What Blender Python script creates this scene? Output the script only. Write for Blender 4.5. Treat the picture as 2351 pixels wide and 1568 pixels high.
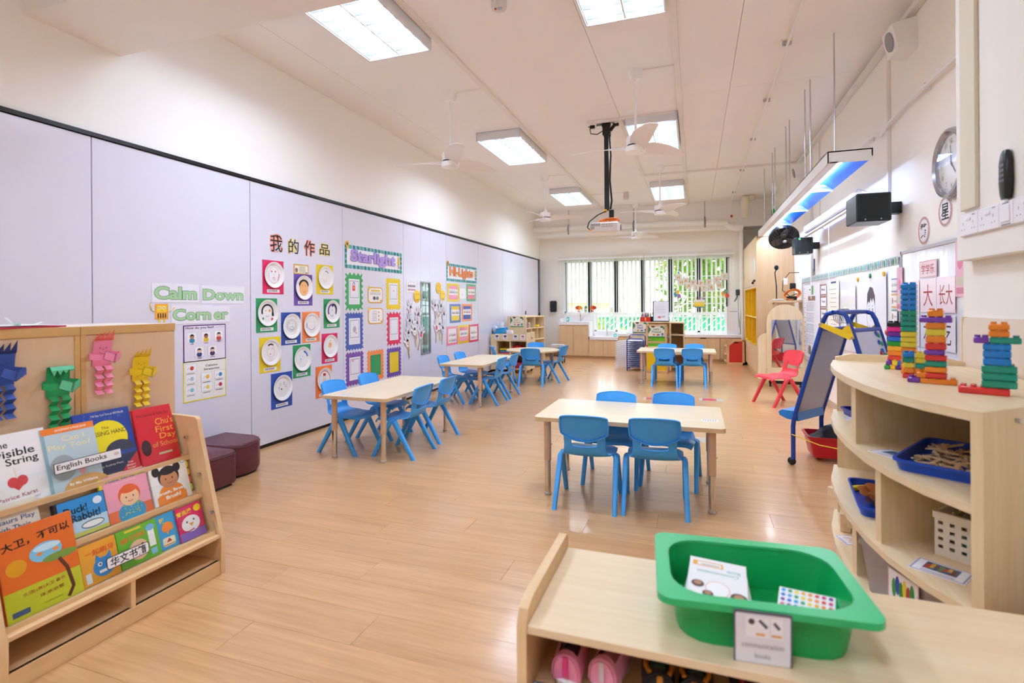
import bpy, bmesh, math, random
from math import sin, cos, pi, radians, sqrt, atan2
from mathutils import Vector, Matrix
S = bpy.context.scene
C = S.collection
for o in list(bpy.data.objects): bpy.data.objects.remove(o)
rnd = random.Random(7)
EXPO, SKY, SUN, TROFF = 0.38, 5.0, 0.9, 41.0   # exposure, sky, sun and ceiling-lamp strength
BOARD = 60.0   # tube strength of the whiteboard lamp

# ------------------------------------------------------------------ camera
cd = bpy.data.cameras.new('camera'); cam = bpy.data.objects.new('camera', cd); C.objects.link(cam)
cd.sensor_width = 36; cd.lens = 1200/2351*36; cd.shift_y = -84/2351; cd.clip_start = .05; cd.clip_end = 200
cam.location = (0, 0, 1.25)
cam.rotation_euler = (Matrix.Rotation(math.atan2(419, 1200), 4, 'Z') @ Matrix.Rotation(pi/2, 4, 'X') @ Matrix.Rotation(-.0072, 4, 'Z')).to_euler()
cd.dof.use_dof = True; cd.dof.focus_distance = 4.6; cd.dof.aperture_fstop = 2.6
S.camera = cam
# ------------------------------------------------------------------ view, world
S.view_settings.view_transform = 'Standard'; S.view_settings.look = 'None'
S.view_settings.gamma = 1; S.view_settings.use_curve_mapping = False
S.view_settings.exposure = EXPO
w = bpy.data.worlds.new('sky'); S.world = w; w.use_nodes = True
nt = w.node_tree; bg = nt.nodes['Background']
bg.inputs[0].default_value = (.86, .93, 1, 1); bg.inputs[1].default_value = SKY
try:
    S.cycles.use_denoising = True
    S.cycles.use_light_tree = False; S.cycles.use_adaptive_sampling = True; S.cycles.adaptive_threshold = .12; S.cycles.adaptive_min_samples = 16
    S.cycles.max_bounces = 8; S.cycles.diffuse_bounces = 7; S.cycles.glossy_bounces = 3
    S.cycles.transmission_bounces = 4; S.cycles.transparent_max_bounces = 10; S.cycles.caustics_reflective = False; S.cycles.caustics_refractive = False
    S.cycles.sample_clamp_indirect = 8
except Exception: pass
# sun outside (soft daylight on the garden and the houses behind the window)
sl = bpy.data.lights.new('sun', 'SUN'); sl.energy = SUN; sl.angle = .3; sl.color = (1, .97, .9)
so = bpy.data.objects.new('sun', sl); C.objects.link(so); so.rotation_euler = (radians(42), radians(12), 0)

# ------------------------------------------------------------------ colours and materials
def lin(h):
    h = h.lstrip('#'); c = [int(h[i:i+2], 16)/255 for i in (0, 2, 4)]
    return tuple((v/12.92 if v <= .04045 else ((v+.055)/1.055)**2.4) for v in c) + (1,)
_m = {}
def newmat(k):
    m = bpy.data.materials.new(k); m.use_nodes = True
    return m, m.node_tree, m.node_tree.nodes['Principled BSDF']
def N(nt, t, **k):
    n = nt.nodes.new(t)
    for a, b in k.items():
        if a in n.inputs.keys(): n.inputs[a].default_value = b
        else: setattr(n, a, b)
    return n
def paint(h, rough=.5, var=.04, scale=9., bump=0., metal=0., spec=.5, trans=0., alpha=1., coat=0., emit=0., bscale=None, sub=0):
    """plain surface with a faint procedural mottling"""
    k = ('p', h, rough, var, scale, bump, metal, spec, trans, alpha, coat, emit, bscale, sub)
    if k in _m: return _m[k]
    m, t, b = newmat('paint_'+h.strip('#')); L = t.links.new
    c = lin(h)
    if var:
        tc = N(t, 'ShaderNodeTexCoord'); no = N(t, 'ShaderNodeTexNoise', Scale=scale, Detail=3.)
        L(tc.outputs['Object'], no.inputs['Vector'])
        mx = N(t, 'ShaderNodeMix', data_type='RGBA')
        mx.inputs[6].default_value = tuple(max(0, x*(1-var)) for x in c[:3])+(1,)
        mx.inputs[7].default_value = tuple(min(1, x*(1+var)) for x in c[:3])+(1,)
        L(no.outputs['Fac'], mx.inputs[0]); L(mx.outputs[2], b.inputs['Base Color'])
        if bump:
            n2 = N(t, 'ShaderNodeTexNoise', Scale=bscale or 220., Detail=2.); L(tc.outputs['Object'], n2.inputs['Vector'])
            bp = N(t, 'ShaderNodeBump', Strength=bump, Distance=.002); L(n2.outputs['Fac'], bp.inputs['Height']); L(bp.outputs['Normal'], b.inputs['Normal'])
    else: b.inputs['Base Color'].default_value = c
    b.inputs['Roughness'].default_value = rough; b.inputs['Metallic'].default_value = metal
    b.inputs['Specular IOR Level'].default_value = spec
    b.inputs['Transmission Weight'].default_value = trans; b.inputs['Alpha'].default_value = alpha
    b.inputs['Coat Weight'].default_value = coat
    if sub: b.inputs['Subsurface Weight'].default_value = sub; b.inputs['Subsurface Radius'].default_value = (.02, .02, .02)
    if emit: b.inputs['Emission Color'].default_value = c; b.inputs['Emission Strength'].default_value = emit
    _m[k] = m; return m
def wood(h1, h2, ax='z', sc=1., rough=.42, rand=0., coat=0., bump=.04, contrast=1.):
    """grained board: noise stretched along the grain axis, optional tone change from piece to piece"""
    k = ('w', h1, h2, ax, sc, rough, rand, coat, bump, contrast)
    if k in _m: return _m[k]
    m, t, b = newmat('wood_'+h1.strip('#')+ax); L = t.links.new
    tc = N(t, 'ShaderNodeTexCoord'); mp = N(t, 'ShaderNodeMapping')
    s = {'x': (.9, 16, 16), 'y': (16, .9, 16), 'z': (16, 16, .9)}[ax]
    mp.inputs['Scale'].default_value = tuple(v*sc for v in s)
    oi = N(t, 'ShaderNodeObjectInfo'); ad = N(t, 'ShaderNodeVectorMath', operation='ADD')
    ml = N(t, 'ShaderNodeVectorMath', operation='SCALE'); ml.inputs[0].default_value = (37, 53, 71)
    L(oi.outputs['Random'], ml.inputs['Scale']); L(tc.outputs['Object'], mp.inputs[0]); L(mp.outputs[0], ad.inputs[0]); L(ml.outputs[0], ad.inputs[1])
    n1 = N(t, 'ShaderNodeTexNoise', Scale=1., Detail=5., Roughness=.6, Distortion=.6); L(ad.outputs[0], n1.inputs['Vector'])
    n2 = N(t, 'ShaderNodeTexNoise', Scale=5., Detail=2., Roughness=.5); L(ad.outputs[0], n2.inputs['Vector'])
    mixf = N(t, 'ShaderNodeMix', data_type='FLOAT'); mixf.inputs[0].default_value = .35
    L(n1.outputs['Fac'], mixf.inputs[2]); L(n2.outputs['Fac'], mixf.inputs[3])
    rp = N(t, 'ShaderNodeMapRange'); rp.inputs[1].default_value = .5-.2/contrast; rp.inputs[2].default_value = .5+.2/contrast
    L(mixf.outputs[0], rp.inputs[0])
    mx = N(t, 'ShaderNodeMix', data_type='RGBA'); mx.inputs[6].default_value = lin(h2); mx.inputs[7].default_value = lin(h1)
    L(rp.outputs[0], mx.inputs[0]); out = mx.outputs[2]
    if rand:
        hs = N(t, 'ShaderNodeHueSaturation'); mr = N(t, 'ShaderNodeMapRange'); mr.inputs[3].default_value = 1-rand; mr.inputs[4].default_value = 1+rand
        L(oi.outputs['Random'], mr.inputs[0]); L(mr.outputs[0], hs.inputs['Value']); L(out, hs.inputs['Color']); out = hs.outputs[0]
    L(out, b.inputs['Base Color'])
    b.inputs['Roughness'].default_value = rough; b.inputs['Coat Weight'].default_value = coat; b.inputs['Coat Roughness'].default_value = .12
    if bump:
        bp = N(t, 'ShaderNodeBump', Strength=bump, Distance=.001); L(mixf.outputs[0], bp.inputs['Height']); L(bp.outputs['Normal'], b.inputs['Normal'])
    _m[k] = m; return m
def glow(h, st):
    k = ('g', h, st)
    if k in _m: return _m[k]
    m, t, b = newmat('lamp_'+h.strip('#'))
    no = N(t, 'ShaderNodeTexNoise', Scale=3.); mr = N(t, 'ShaderNodeMapRange'); mr.inputs[3].default_value = st*.97; mr.inputs[4].default_value = st*1.03
    t.links.new(no.outputs['Fac'], mr.inputs[0]); t.links.new(mr.outputs[0], b.inputs['Emission Strength'])
    b.inputs['Base Color'].default_value = lin(h); b.inputs['Emission Color'].default_value = lin(h)
    _m[k] = m; return m
def glass(h='#F4FAFA', alpha=.1, rough=.03):
    """thin pane: mostly lets light straight through, with a clear reflection"""
    k = ('gl', h, alpha, rough)
    if k in _m: return _m[k]
    m, t, b = newmat('pane_'+h.strip('#')); L = t.links.new
    tr = N(t, 'ShaderNodeBsdfTransparent'); tr.inputs[0].default_value = lin(h)
    gl = N(t, 'ShaderNodeBsdfGlossy'); gl.inputs['Roughness'].default_value = rough
    lw = N(t, 'ShaderNodeLayerWeight'); lw.inputs[0].default_value = .5
    pw = N(t, 'ShaderNodeMath', operation='POWER'); L(lw.outputs['Facing'], pw.inputs[0]); pw.inputs[1].default_value = 5.
    no = N(t, 'ShaderNodeTexNoise', Scale=4.); mr = N(t, 'ShaderNodeMapRange'); mr.inputs[3].default_value = alpha*.5; mr.inputs[4].default_value = alpha*1.1
    L(no.outputs['Fac'], mr.inputs[0]); ad = N(t, 'ShaderNodeMath', operation='MULTIPLY_ADD', use_clamp=True); L(pw.outputs[0], ad.inputs[0]); ad.inputs[1].default_value = .6; L(mr.outputs[0], ad.inputs[2])
    mx = N(t, 'ShaderNodeMixShader'); L(ad.outputs[0], mx.inputs[0]); L(tr.outputs[0], mx.inputs[1]); L(gl.outputs[0], mx.inputs[2])
    L(mx.outputs[0], t.nodes['Material Output'].inputs[0]); _m[k] = m; return m

def cloth_thin(h, tl=.5):
    """thin sheet that lets some daylight glow through (blind slats, leaves)"""
    k = ('ct', h, tl)
    if k in _m: return _m[k]
    m, t, b = newmat('thin_'+h.strip('#')); L = t.links.new
    no = N(t, 'ShaderNodeTexNoise', Scale=8.); mx0 = N(t, 'ShaderNodeMix', data_type='RGBA'); c = lin(h)
    mx0.inputs[6].default_value = tuple(x*.9 for x in c[:3])+(1,); mx0.inputs[7].default_value = c; L(no.outputs['Fac'], mx0.inputs[0])
    d = N(t, 'ShaderNodeBsdfDiffuse'); tr = N(t, 'ShaderNodeBsdfTranslucent'); L(mx0.outputs[2], d.inputs[0]); L(mx0.outputs[2], tr.inputs[0])
    mx = N(t, 'ShaderNodeMixShader'); mx.inputs[0].default_value = tl; L(d.outputs[0], mx.inputs[1]); L(tr.outputs[0], mx.inputs[2]); L(mx.outputs[0], t.nodes['Material Output'].inputs[0]); _m[k] = m; return m

# ------------------------------------------------------------------ mesh builder
def rrect(cx, cy, w, h, r, n=4):
    p = []
    r = min(r, w/2-1e-5, h/2-1e-5)
    for sx, sy, a0 in ((1, 1, 0), (-1, 1, 90), (-1, -1, 180), (1, -1, 270)):
        for i in range(n+1):
            a = radians(a0+90*i/n); p.append((cx+sx*(w/2-r)+r*cos(a), cy+sy*(h/2-r)+r*sin(a)))
    return p
class MB:
    def __init__(s, M=None): s.v = []; s.f = []; s.mi = []; s.mats = []; s.c = 0; s.M = M
    def use(s, m):
        if m not in s.mats: s.mats.append(m)
        s.c = s.mats.index(m); return s
    def add(s, vs, fs):
        n = len(s.v)
        if s.M is not None: vs = [tuple(s.M @ Vector(v)) for v in vs]
        s.v += [tuple(v) for v in vs]; s.f += [tuple(i+n for i in f) for f in fs]; s.mi += [s.c]*len(fs); return s
    def box(s, x0, x1, y0, y1, z0, z1, r=0.):
        if x0 > x1: x0, x1 = x1, x0
        if y0 > y1: y0, y1 = y1, y0
        if z0 > z1: z0, z1 = z1, z0
        r = min(r, (x1-x0)*.45, (y1-y0)*.45, (z1-z0)*.45)
        if r <= 0:
            v = [(x, y, z) for x in (x0, x1) for y in (y0, y1) for z in (z0, z1)]
            return s.add(v, [(0, 1, 3, 2), (4, 6, 7, 5), (0, 4, 5, 1), (2, 3, 7, 6), (0, 2, 6, 4), (1, 5, 7, 3)])
        X = (x0, x1); Y = (y0, y1); Z = (z0, z1); v = []; ix = {}
        for i in (0, 1):
            for j in (0, 1):
                for k in (0, 1):
                    sx = r*(1-2*i); sy = r*(1-2*j); sz = r*(1-2*k)
                    for a, q in enumerate(((X[i], Y[j]+sy, Z[k]+sz), (X[i]+sx, Y[j], Z[k]+sz), (X[i]+sx, Y[j]+sy, Z[k]))):
                        ix[i, j, k, a] = len(v); v.append(q)
        f = []
        for i in (0, 1):
            q = [(0, 0), (0, 1), (1, 1), (1, 0)]
            if i: q = q[::-1]
            f.append([ix[i, j, k, 0] for j, k in q][::1]); f.append([ix[j, i, k, 1] for j, k in q][::-1]); f.append([ix[j, k, i, 2] for j, k in q])
        for i in (0, 1):
            for j in (0, 1):
                f.append((ix[i, j, 0, 0], ix[i, j, 0, 1], ix[i, j, 1, 1], ix[i, j, 1, 0])); f.append((ix[i, 0, j, 0], ix[i, 0, j, 2], ix[i, 1, j, 2], ix[i, 1, j, 0])); f.append((ix[0, i, j, 1], ix[0, i, j, 2], ix[1, i, j, 2], ix[1, i, j, 1]))
                for k in (0, 1): f.append((ix[i, j, k, 0], ix[i, j, k, 1], ix[i, j, k, 2]))
        return s.add(v, f)
    def prism(s, pl, a, b, ax='z'):
        """extrude a 2-D outline from a to b; ax z: (x,y), ax y: (x,z), ax x: (y,z)"""
        g = {'z': lambda p, h: (p[0], p[1], h), 'y': lambda p, h: (p[0], h, p[1]), 'x': lambda p, h: (h, p[0], p[1])}[ax]
        n = len(pl); v = [g(p, a) for p in pl]+[g(p, b) for p in pl]
        return s.add(v, [tuple(range(n))[::-1], tuple(range(n, 2*n))]+[(i, (i+1) % n, n+(i+1) % n, n+i) for i in range(n)])
    def loft(s, rings, cap=True, closed=False):
        n = len(rings[0]); v = [p for r in rings for p in r]; f = []
        R = len(rings)
        for k in range(R if closed else R-1):
            a = k*n; b = ((k+1) % R)*n
            for i in range(n): f.append((a+i, a+(i+1) % n, b+(i+1) % n, b+i))
        if cap and not closed: f += [tuple(range(n))[::-1], tuple(range((R-1)*n, R*n))]
        return s.add(v, f)
    def cyl(s, p0, p1, r, r2=None, n=14, cap=True): return s.tube([p0, p1], [r, r if r2 is None else r2], n, cap=cap)
    def tube(s, pts, r, n=8, cap=True, closed=False, flat=1.):
        P = [Vector(p) for p in pts]; L = len(P); R = r if isinstance(r, (list, tuple)) else [r]*L
        rings = []; up = None
        for i in range(L):
            if closed: d = P[(i+1) % L]-P[i-1]
            else: d = P[min(i+1, L-1)]-P[max(i-1, 0)]
            d.normalize()
            if up is None: up = Vector((0, 0, 1)) if abs(d.z) < .9 else Vector((0, 1, 0))
            a = d.cross(up)
            if a.length < 1e-6: a = d.cross(Vector((1, 0, 0)))
            a.normalize(); b = a.cross(d).normalized(); up = b
            rings.append([tuple(P[i]+a*(R[i]*cos(2*pi*k/n))+b*(R[i]*flat*sin(2*pi*k/n))) for k in range(n)])
        return s.loft(rings, cap, closed)
    def lathe(s, prof, c=(0, 0, 0), n=24, sx=1., sy=1., ax='z', closed=False):
        rings = []
        for r, h in prof:
            q = []
            for k in range(n):
                a = 2*pi*k/n; x, y = r*sx*cos(a), r*sy*sin(a)
                q.append({'z': (c[0]+x, c[1]+y, c[2]+h), 'y': (c[0]+x, c[1]+h, c[2]+y), 'x': (c[0]+h, c[1]+x, c[2]+y)}[ax])
            rings.append(q)
        return s.loft(rings, not closed, closed)
    def ball(s, c, r, sx=1., sy=1., sz=1., n=12, m=8):
        return s.lathe([(max(1e-4, r*sin(pi*i/m)), -r*sz*cos(pi*i/m)) for i in range(m+1)], c, n, sx, sy)
    def grid(s, P, t=0., skip=lambda i, j: False):
        """sheet through P[i][j]; with thickness t it becomes a closed shell"""
        a = len(P); b = len(P[0]); v = [tuple(P[i][j]) for i in range(a) for j in range(b)]; f = []
        cells = [(i, j) for i in range(a-1) for j in range(b-1) if not skip(i, j)]
        q = lambda i, j: (i*b+j, i*b+j+1, (i+1)*b+j+1, (i+1)*b+j)
        f = [q(i, j) for i, j in cells]
        if t:
            Pv = [[Vector(p) for p in r] for r in P]; o = []
            for i in range(a):
                for j in range(b):
                    du = Pv[min(i+1, a-1)][j]-Pv[max(i-1, 0)][j]; dv = Pv[i][min(j+1, b-1)]-Pv[i][max(j-1, 0)]
                    nn = dv.cross(du)
                    if nn.length: nn.normalize()
                    o.append(tuple(Pv[i][j]-nn*t))
            n = a*b; v += o; cs = set(cells); ed = {}
            f2 = [tuple(x+n for x in g)[::-1] for g in f]
            for g in f:
                for k in range(4):
                    e = (g[k], g[(k+1) % 4]); ed[e] = 1
            rim = [(e[1], e[0], e[0]+n, e[1]+n) for e in ed if (e[1], e[0]) not in ed]
            f = f+f2+rim
        return s.add(v, f)
    def build(s, name, mat=None, parent=None, loc=None, rot=None, smooth=32, kind=None):
        me = bpy.data.meshes.new(name); me.from_pydata(s.v, [], s.f)
        for m in ([mat] if mat else s.mats): me.materials.append(m)
        if not mat and len(s.mats) > 1: me.polygons.foreach_set('material_index', s.mi)
        bm = bmesh.new(); bm.from_mesh(me); bmesh.ops.recalc_face_normals(bm, faces=bm.faces); bm.to_mesh(me); bm.free()
        if smooth:
            me.polygons.foreach_set('use_smooth', [True]*len(me.polygons)); me.set_sharp_from_angle(angle=radians(smooth))
        return link(name, me, parent, loc, rot, kind)
def link(name, data, parent=None, loc=None, rot=None, kind=None):
    o = bpy.data.objects.new(name, data); C.objects.link(o)
    if parent: o.parent = parent
    if loc: o.location = loc
    if rot is not None: o.rotation_euler = rot if isinstance(rot, (tuple, list)) else (0, 0, rot)
    if kind: o['kind'] = kind
    return o
def tag(o, label, cat, group=None):
    o['label'] = label; o['category'] = cat
    if group: o['group'] = group
    return o
def thing(name, label, cat, loc=(0, 0, 0), rz=0., group=None, rot=None):
    o = link(name, None, None, loc, rot if rot is not None else (0, 0, rz)); o.empty_display_size = .05
    return tag(o, label, cat, group)
def dup(r, loc, rz=0., label=None, group=None, rot=None):
    def cp(o, par):
        n = o.copy(); C.objects.link(n); n.parent = par
        for ch in o.children: cp(ch, n)
        return n
    n = cp(r, None); n.location = loc; n.rotation_euler = rot if rot is not None else (0, 0, rz)
    if label: n['label'] = label
    if group: n['group'] = group
    return n
def part(name, mat, parent, *boxes, r=0., smooth=32):
    if len(boxes) > 1 and name in ('side_shelf', 'shelf_board', 'left_shelf', 'mid_board', 'cable_tag', 'stored_item'):
        return [part(name, mat, parent, q, r=r, smooth=smooth) for q in boxes]
    b = MB()
    for q in boxes: b.box(*q, r=r)
    return b.build(name, mat, parent, smooth=smooth)

# ------------------------------------------------------------------ lettering and flat print
_t = {}
def textgeo(body, off=0., res=3):
    k = (body, off, res)
    if k in _t: return _t[k]
    cu = bpy.data.curves.new('t', 'FONT'); cu.body = body; cu.size = 1; cu.offset = off; cu.resolution_u = res; cu.fill_mode = 'FRONT'
    cu.align_x = 'CENTER'
    ob = bpy.data.objects.new('t', cu); me = bpy.data.meshes.new_from_object(ob)
    v = [(p.co.x, p.co.y) for p in me.vertices]; f = [tuple(p.vertices) for p in me.polygons]
    bpy.data.objects.remove(ob); bpy.data.curves.remove(cu); bpy.data.meshes.remove(me)
    if not v: v = [(0, 0), (1, 0), (0, 1)]; f = []
    xs = [p[0] for p in v]; ys = [p[1] for p in v]
    _t[k] = (v, f, (min(xs), min(ys), max(xs), max(ys))); return _t[k]
class Print(MB):
    """flat print on a local plane: u to the right, v up, facing -Y; every call lies a hair above the last"""
    def __init__(s, w0=.0006, step=.00004, curve=None, rough=.55):
        MB.__init__(s); s.w = w0; s.st = step; s.cv = curve; s.rough = rough
    def col(s, h): s.use(paint(h, s.rough, 0)); return s
    def _p(s, pts, faces):
        s.w += s.st
        s.add([(u, -s.w+(s.cv(u, v) if s.cv else 0), v) for u, v in pts], faces)
        return s
    def poly(s, pts, h): s.col(h); return s._p(pts, [tuple(range(len(pts)))])
    def rect(s, u0, v0, u1, v1, h): return s.poly([(u0, v0), (u1, v0), (u1, v1), (u0, v1)], h)
    def rr(s, cu, cv, w, hh, r, h): return s.poly(rrect(cu, cv, w, hh, r), h)
    def ell(s, cu, cv, ru, rv, h, n=20, a0=0., a1=360., rot=0.):
        p = []
        for i in range(n):
            a = radians(a0+(a1-a0)*i/(n if a1-a0 >= 360 else n-1)); x, y = ru*cos(a), rv*sin(a)
            p.append((cu+x*cos(rot)-y*sin(rot), cv+x*sin(rot)+y*cos(rot)))
        return s.poly(p, h)
    def line(s, pts, w, h, closed=False):
        s.col(h); L = len(pts); v = []; 
        for i in range(L):
            a = pts[i-1] if (i or closed) else pts[i]; b = pts[(i+1) % L] if (i < L-1 or closed) else pts[i]
            dx, dy = b[0]-a[0], b[1]-a[1]; d = sqrt(dx*dx+dy*dy) or 1; nx, ny = -dy/d*w/2, dx/d*w/2
            v += [(pts[i][0]+nx, pts[i][1]+ny), (pts[i][0]-nx, pts[i][1]-ny)]
        return s._p(v, [(2*i, 2*i+1, (2*i+3) % (2*L), (2*i+2) % (2*L)) for i in range(L if closed else L-1)])
    def arc(s, cu, cv, ru, rv, w, h, a0=0., a1=360., n=18):
        full = abs(a1-a0) >= 360
        return s.line([(cu+ru*cos(radians(a0+(a1-a0)*i/(n if full else n-1))), cv+rv*sin(radians(a0+(a1-a0)*i/(n if full else n-1)))) for i in range(n)], w, h, full)
    def frame(s, u0, v0, u1, v1, w, h):
        s.rect(u0, v0, u1, v0+w, h).rect(u0, v1-w, u1, v1, h).rect(u0, v0, u0+w, v1, h).rect(u1-w, v0, u1, v1, h); return s
    def text(s, body, cu, cv, w=None, hh=None, h='#222222', off=0., rot=0., res=3, shear=0.):
        v, f, b = textgeo(body, off, res); bw = b[2]-b[0] or 1; bh = b[3]-b[1] or 1
        sx = w/bw if w else hh/bh
        sy = hh/bh if hh else sx
        mx, my = (b[0]+b[2])/2, (b[1]+b[3])/2; q = []
        for x, y in v:
            x = (x-mx)*sx; y = (y-my)*sy; x += shear*y
            q.append((cu+x*cos(rot)-y*sin(rot), cv+x*sin(rot)+y*cos(rot)))
        s.col(h); return s._p(q, f)
L90 = pi/2   # a sheet on the left wall faces +X
R90 = -pi/2  # a sheet on the right wall faces -X

# ================================================================== THE ROOM
CREAM = paint('#F8F3E9', .75, .015, 3., .03); WHITE = paint('#FAF7F3', .7, .012, 2., .03); CEIL = paint('#F8F4F2', .8, .015, 2., .04)
PANEL = paint('#E2E0EE', .16, .01, 1.5, 0, spec=.5); BLACK = paint('#0C0B0B', .4); GREY = paint('#A9AAB2', .35, metal=.6); TRUNK = paint('#EFE9E3', .5, .01)
WPLAS = paint('#F2F0EE', .35, .01); STEEL = paint('#C9CBD0', .22, .02, metal=1.); CHROME = paint('#D9D4CC', .08, .02, metal=1.)
BIRCH = wood('#EBD8B4', '#DDC295', 'z', 1.); BIRCHX = wood('#EBD8B4', '#DDC295', 'x', 1.); BIRCHY = wood('#EBD8B4', '#DDC295', 'y', 1.)
MAPLE = wood('#E8C79A', '#DDB684', 'y', 1.); MAPLEZ = wood('#E8C79A', '#DDB684', 'z', 1.); CABW = wood('#DFC29B', '#D0AE82', 'z', 1.); OAKZ = wood('#D9BC96', '#C9A67C', 'z', 1.)
XL, XR, YB, ZC = -3.61, 1.53, 12.5, 3.44
PLANK = wood('#D9AB7A', '#BB8B59', 'x', 1., rough=.3, rand=.035, coat=.3, bump=.06, contrast=.9)
fl = MB().box(XL-.2, XR+.2, -2.6, 12.7, -.12, -.0075).build('floor', paint('#8A6640', .6), kind='structure')
lay = {}
def plank(x0, x1, y0, y1):
    k = (round(x1-x0, 3), round(y1-y0, 3))
    if k not in lay:
        b = MB().box(-k[0]/2, k[0]/2, -k[1]/2, k[1]/2, -.0075, 0, r=.0006)
        o = b.build('plank', PLANK, fl, smooth=0); lay[k] = o.data; o.location = ((x0+x1)/2, (y0+y1)/2, 0)
    else: link('plank', lay[k], fl, ((x0+x1)/2, (y0+y1)/2, 0))
y = .62; i = 0; PW = .2
while y < 12.2:
    x = XL-[.1, .73, .35, .98, .55][i % 5]*1.0
    while x < XR:
        a = max(x, XL); b_ = min(x+1.25, XR)
        if b_-a > .02: plank(a+.0004, b_-.0004, y+.0004, y+PW-.0004)
        x += 1.25
    y += PW; i += 1
MB().box(XL, XR, -2.5, .62, -.0075, 0).build('plank_field', PLANK, fl, smooth=0, kind='stuff')
# ceiling: boards between recessed joints
ce = MB().box(XL-.2, XR+.2, -2.6, 12.7, 3.462, 3.56).build('ceiling', CEIL, kind='structure')
xs = [XL, -3.17, -2.005, -.81, -.14, .354, XR]; ys = [-2.5, 1.9, 5.75, 9.12, 12.05]
for i in range(6):
    for j in range(4):
        MB().box(xs[i]+.0018, xs[i+1]-.0018, ys[j]+(.001 if j else 0), ys[j+1]-.001, 3.44, 3.462).build('ceiling_board', CEIL, ce, smooth=0)
bm_ = MB().box(XL, XR, 1.9, 2.44, 2.93, 3.445).build('trim_1', paint('#F6F2EE', .75, .015, 2.), kind='structure')
MB().box(XL, XR, 12.05, 12.5, 2.87, 3.445).build('trim_2', WHITE, kind='structure')
# left wall: plain wall above, folding partition of tall panels below
wl = MB().box(XL-.2, XL, -2.6, 12.7, 2.365, 3.56).build('wall_left', WHITE, kind='structure')
MB().box(XL-.2, XL+.022, -2.5, 12.4, 2.338, 2.364).build('track', BLACK, wl)
MB().box(XL-.2, XL-.012, -2.5, 12.5, .0, 2.338).build('seal', paint('#5E616B', .5), wl)
MB().box(XL-.012, XL+.004, -2.5, 12.4, .0, .028).build('base_seal', BLACK, wl)
MB().box(XL-.012, XL+.012, 12.385, 12.41, 0, 2.34).build('end_post', GREY, wl)
GY0, GY1, GZ0, GZ1 = 6.458, 6.73, .574, 1.573
for k in range(12):
    a = -2.75+1.25*k+.003; b_ = min(a+1.244, 12.38)
    m = MB()
    if a < 6.5 < b_:
        m.box(XL-.01, XL+.01, a, GY0, .03, 2.334, r=.0015).box(XL-.01, XL+.01, GY1, b_, .03, 2.334, r=.0015).box(XL-.01, XL+.01, GY0, GY1, .03, GZ0).box(XL-.01, XL+.01, GY0, GY1, GZ1, 2.334)
        p = m.build('partition_panel', PANEL, wl)
        q = MB()
        for c4 in ((GY0-.012, GY0+.008, GZ0-.012, GZ1+.012), (GY1-.008, GY1+.012, GZ0-.012, GZ1+.012), (GY0, GY1, GZ0-.012, GZ0+.008), (GY0, GY1, GZ1-.008, GZ1+.012)): q.box(XL+.004, XL+.016, *c4)
        q.build('vision_frame', GREY, p)
        MB().box(XL-.011, XL-.008, GY0, GY1, GZ0, GZ1).build('back_sheet', paint('#E9EEF0', .35), p)
        for u0, u1, h in ((.0, .07, '#F4F4F2'), (.085, .125, '#9AA3A6'), (.135, .16, '#B9C2C4'), (.175, .185, '#8E989C')): MB().box(XL-.008, XL-.003, GY0+u0, GY0+u1, GZ0, GZ1).build('blind_slat', paint(h, .4), p)
        MB().box(XL+.002, XL+.005, GY0, GY1, GZ0, GZ1).build('pane', glass('#EAF4F2', .12), p)
    else: m.box(XL-.01, XL+.01, a, b_, .03, 2.334, r=.0015).build('partition_panel', PANEL, wl)
for yy, zz in ((11.22, 1.07), (12.33, 1.02)): MB().box(XL+.009, XL+.03, yy-.012, yy+.012, zz-.04, zz+.04, r=.005).build('pull_handle', BLACK, wl)
# right wall with the boxed-in pillar near the camera
wr = MB().box(XR, XR+.2, -2.6, 12.7, -.12, 3.56).build('wall_right', CREAM, kind='structure')
MB().box(1.10, XR, -2.5, 2.78, 0, 3.445).build('pillar', paint('#EFE9DF', .75, .015, 2., .03), wr)
MB().box(1.05, 1.10, 1.0, 2.71, 1.42, 3.44, r=.003).build('socket_board', paint('#EDE8DF', .6, .015, 2.), wr)
MB().box(XR-.012, XR, 2.8, 8.9, 0, .09).build('baseboard_right', paint('#C9B9A4', .6), kind='structure')
wf = MB().box(XL-.2, XR+.2, -2.7, -2.5, -.12, 3.56).build('wall_front', CREAM, kind='structure')
# back wall around the windows
wb = MB()
wb.box(XL-.2, -3.03, YB, YB+.18, -.12, 3.56).box(.73, XR+.2, YB, YB+.18, -.12, 3.56).box(-3.03, .73, YB, YB+.18, 2.3, 3.56).box(-3.03, -2.27, YB, YB+.18, -.12, 1.03).box(-2.27, .73, YB, YB+.18, -.12, .6)
wb = wb.build('wall_back', CREAM, kind='structure')
MB().box(XL, -3.03, YB-.012, YB, 0, .09).build('baseboard_back', paint('#B98A55', .5), kind='structure')
MB().box(.93, .965, 11.9, 12.5, .5, 2.87).build('trim_3', paint('#EFE9DD', .6), kind='structure')
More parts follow.
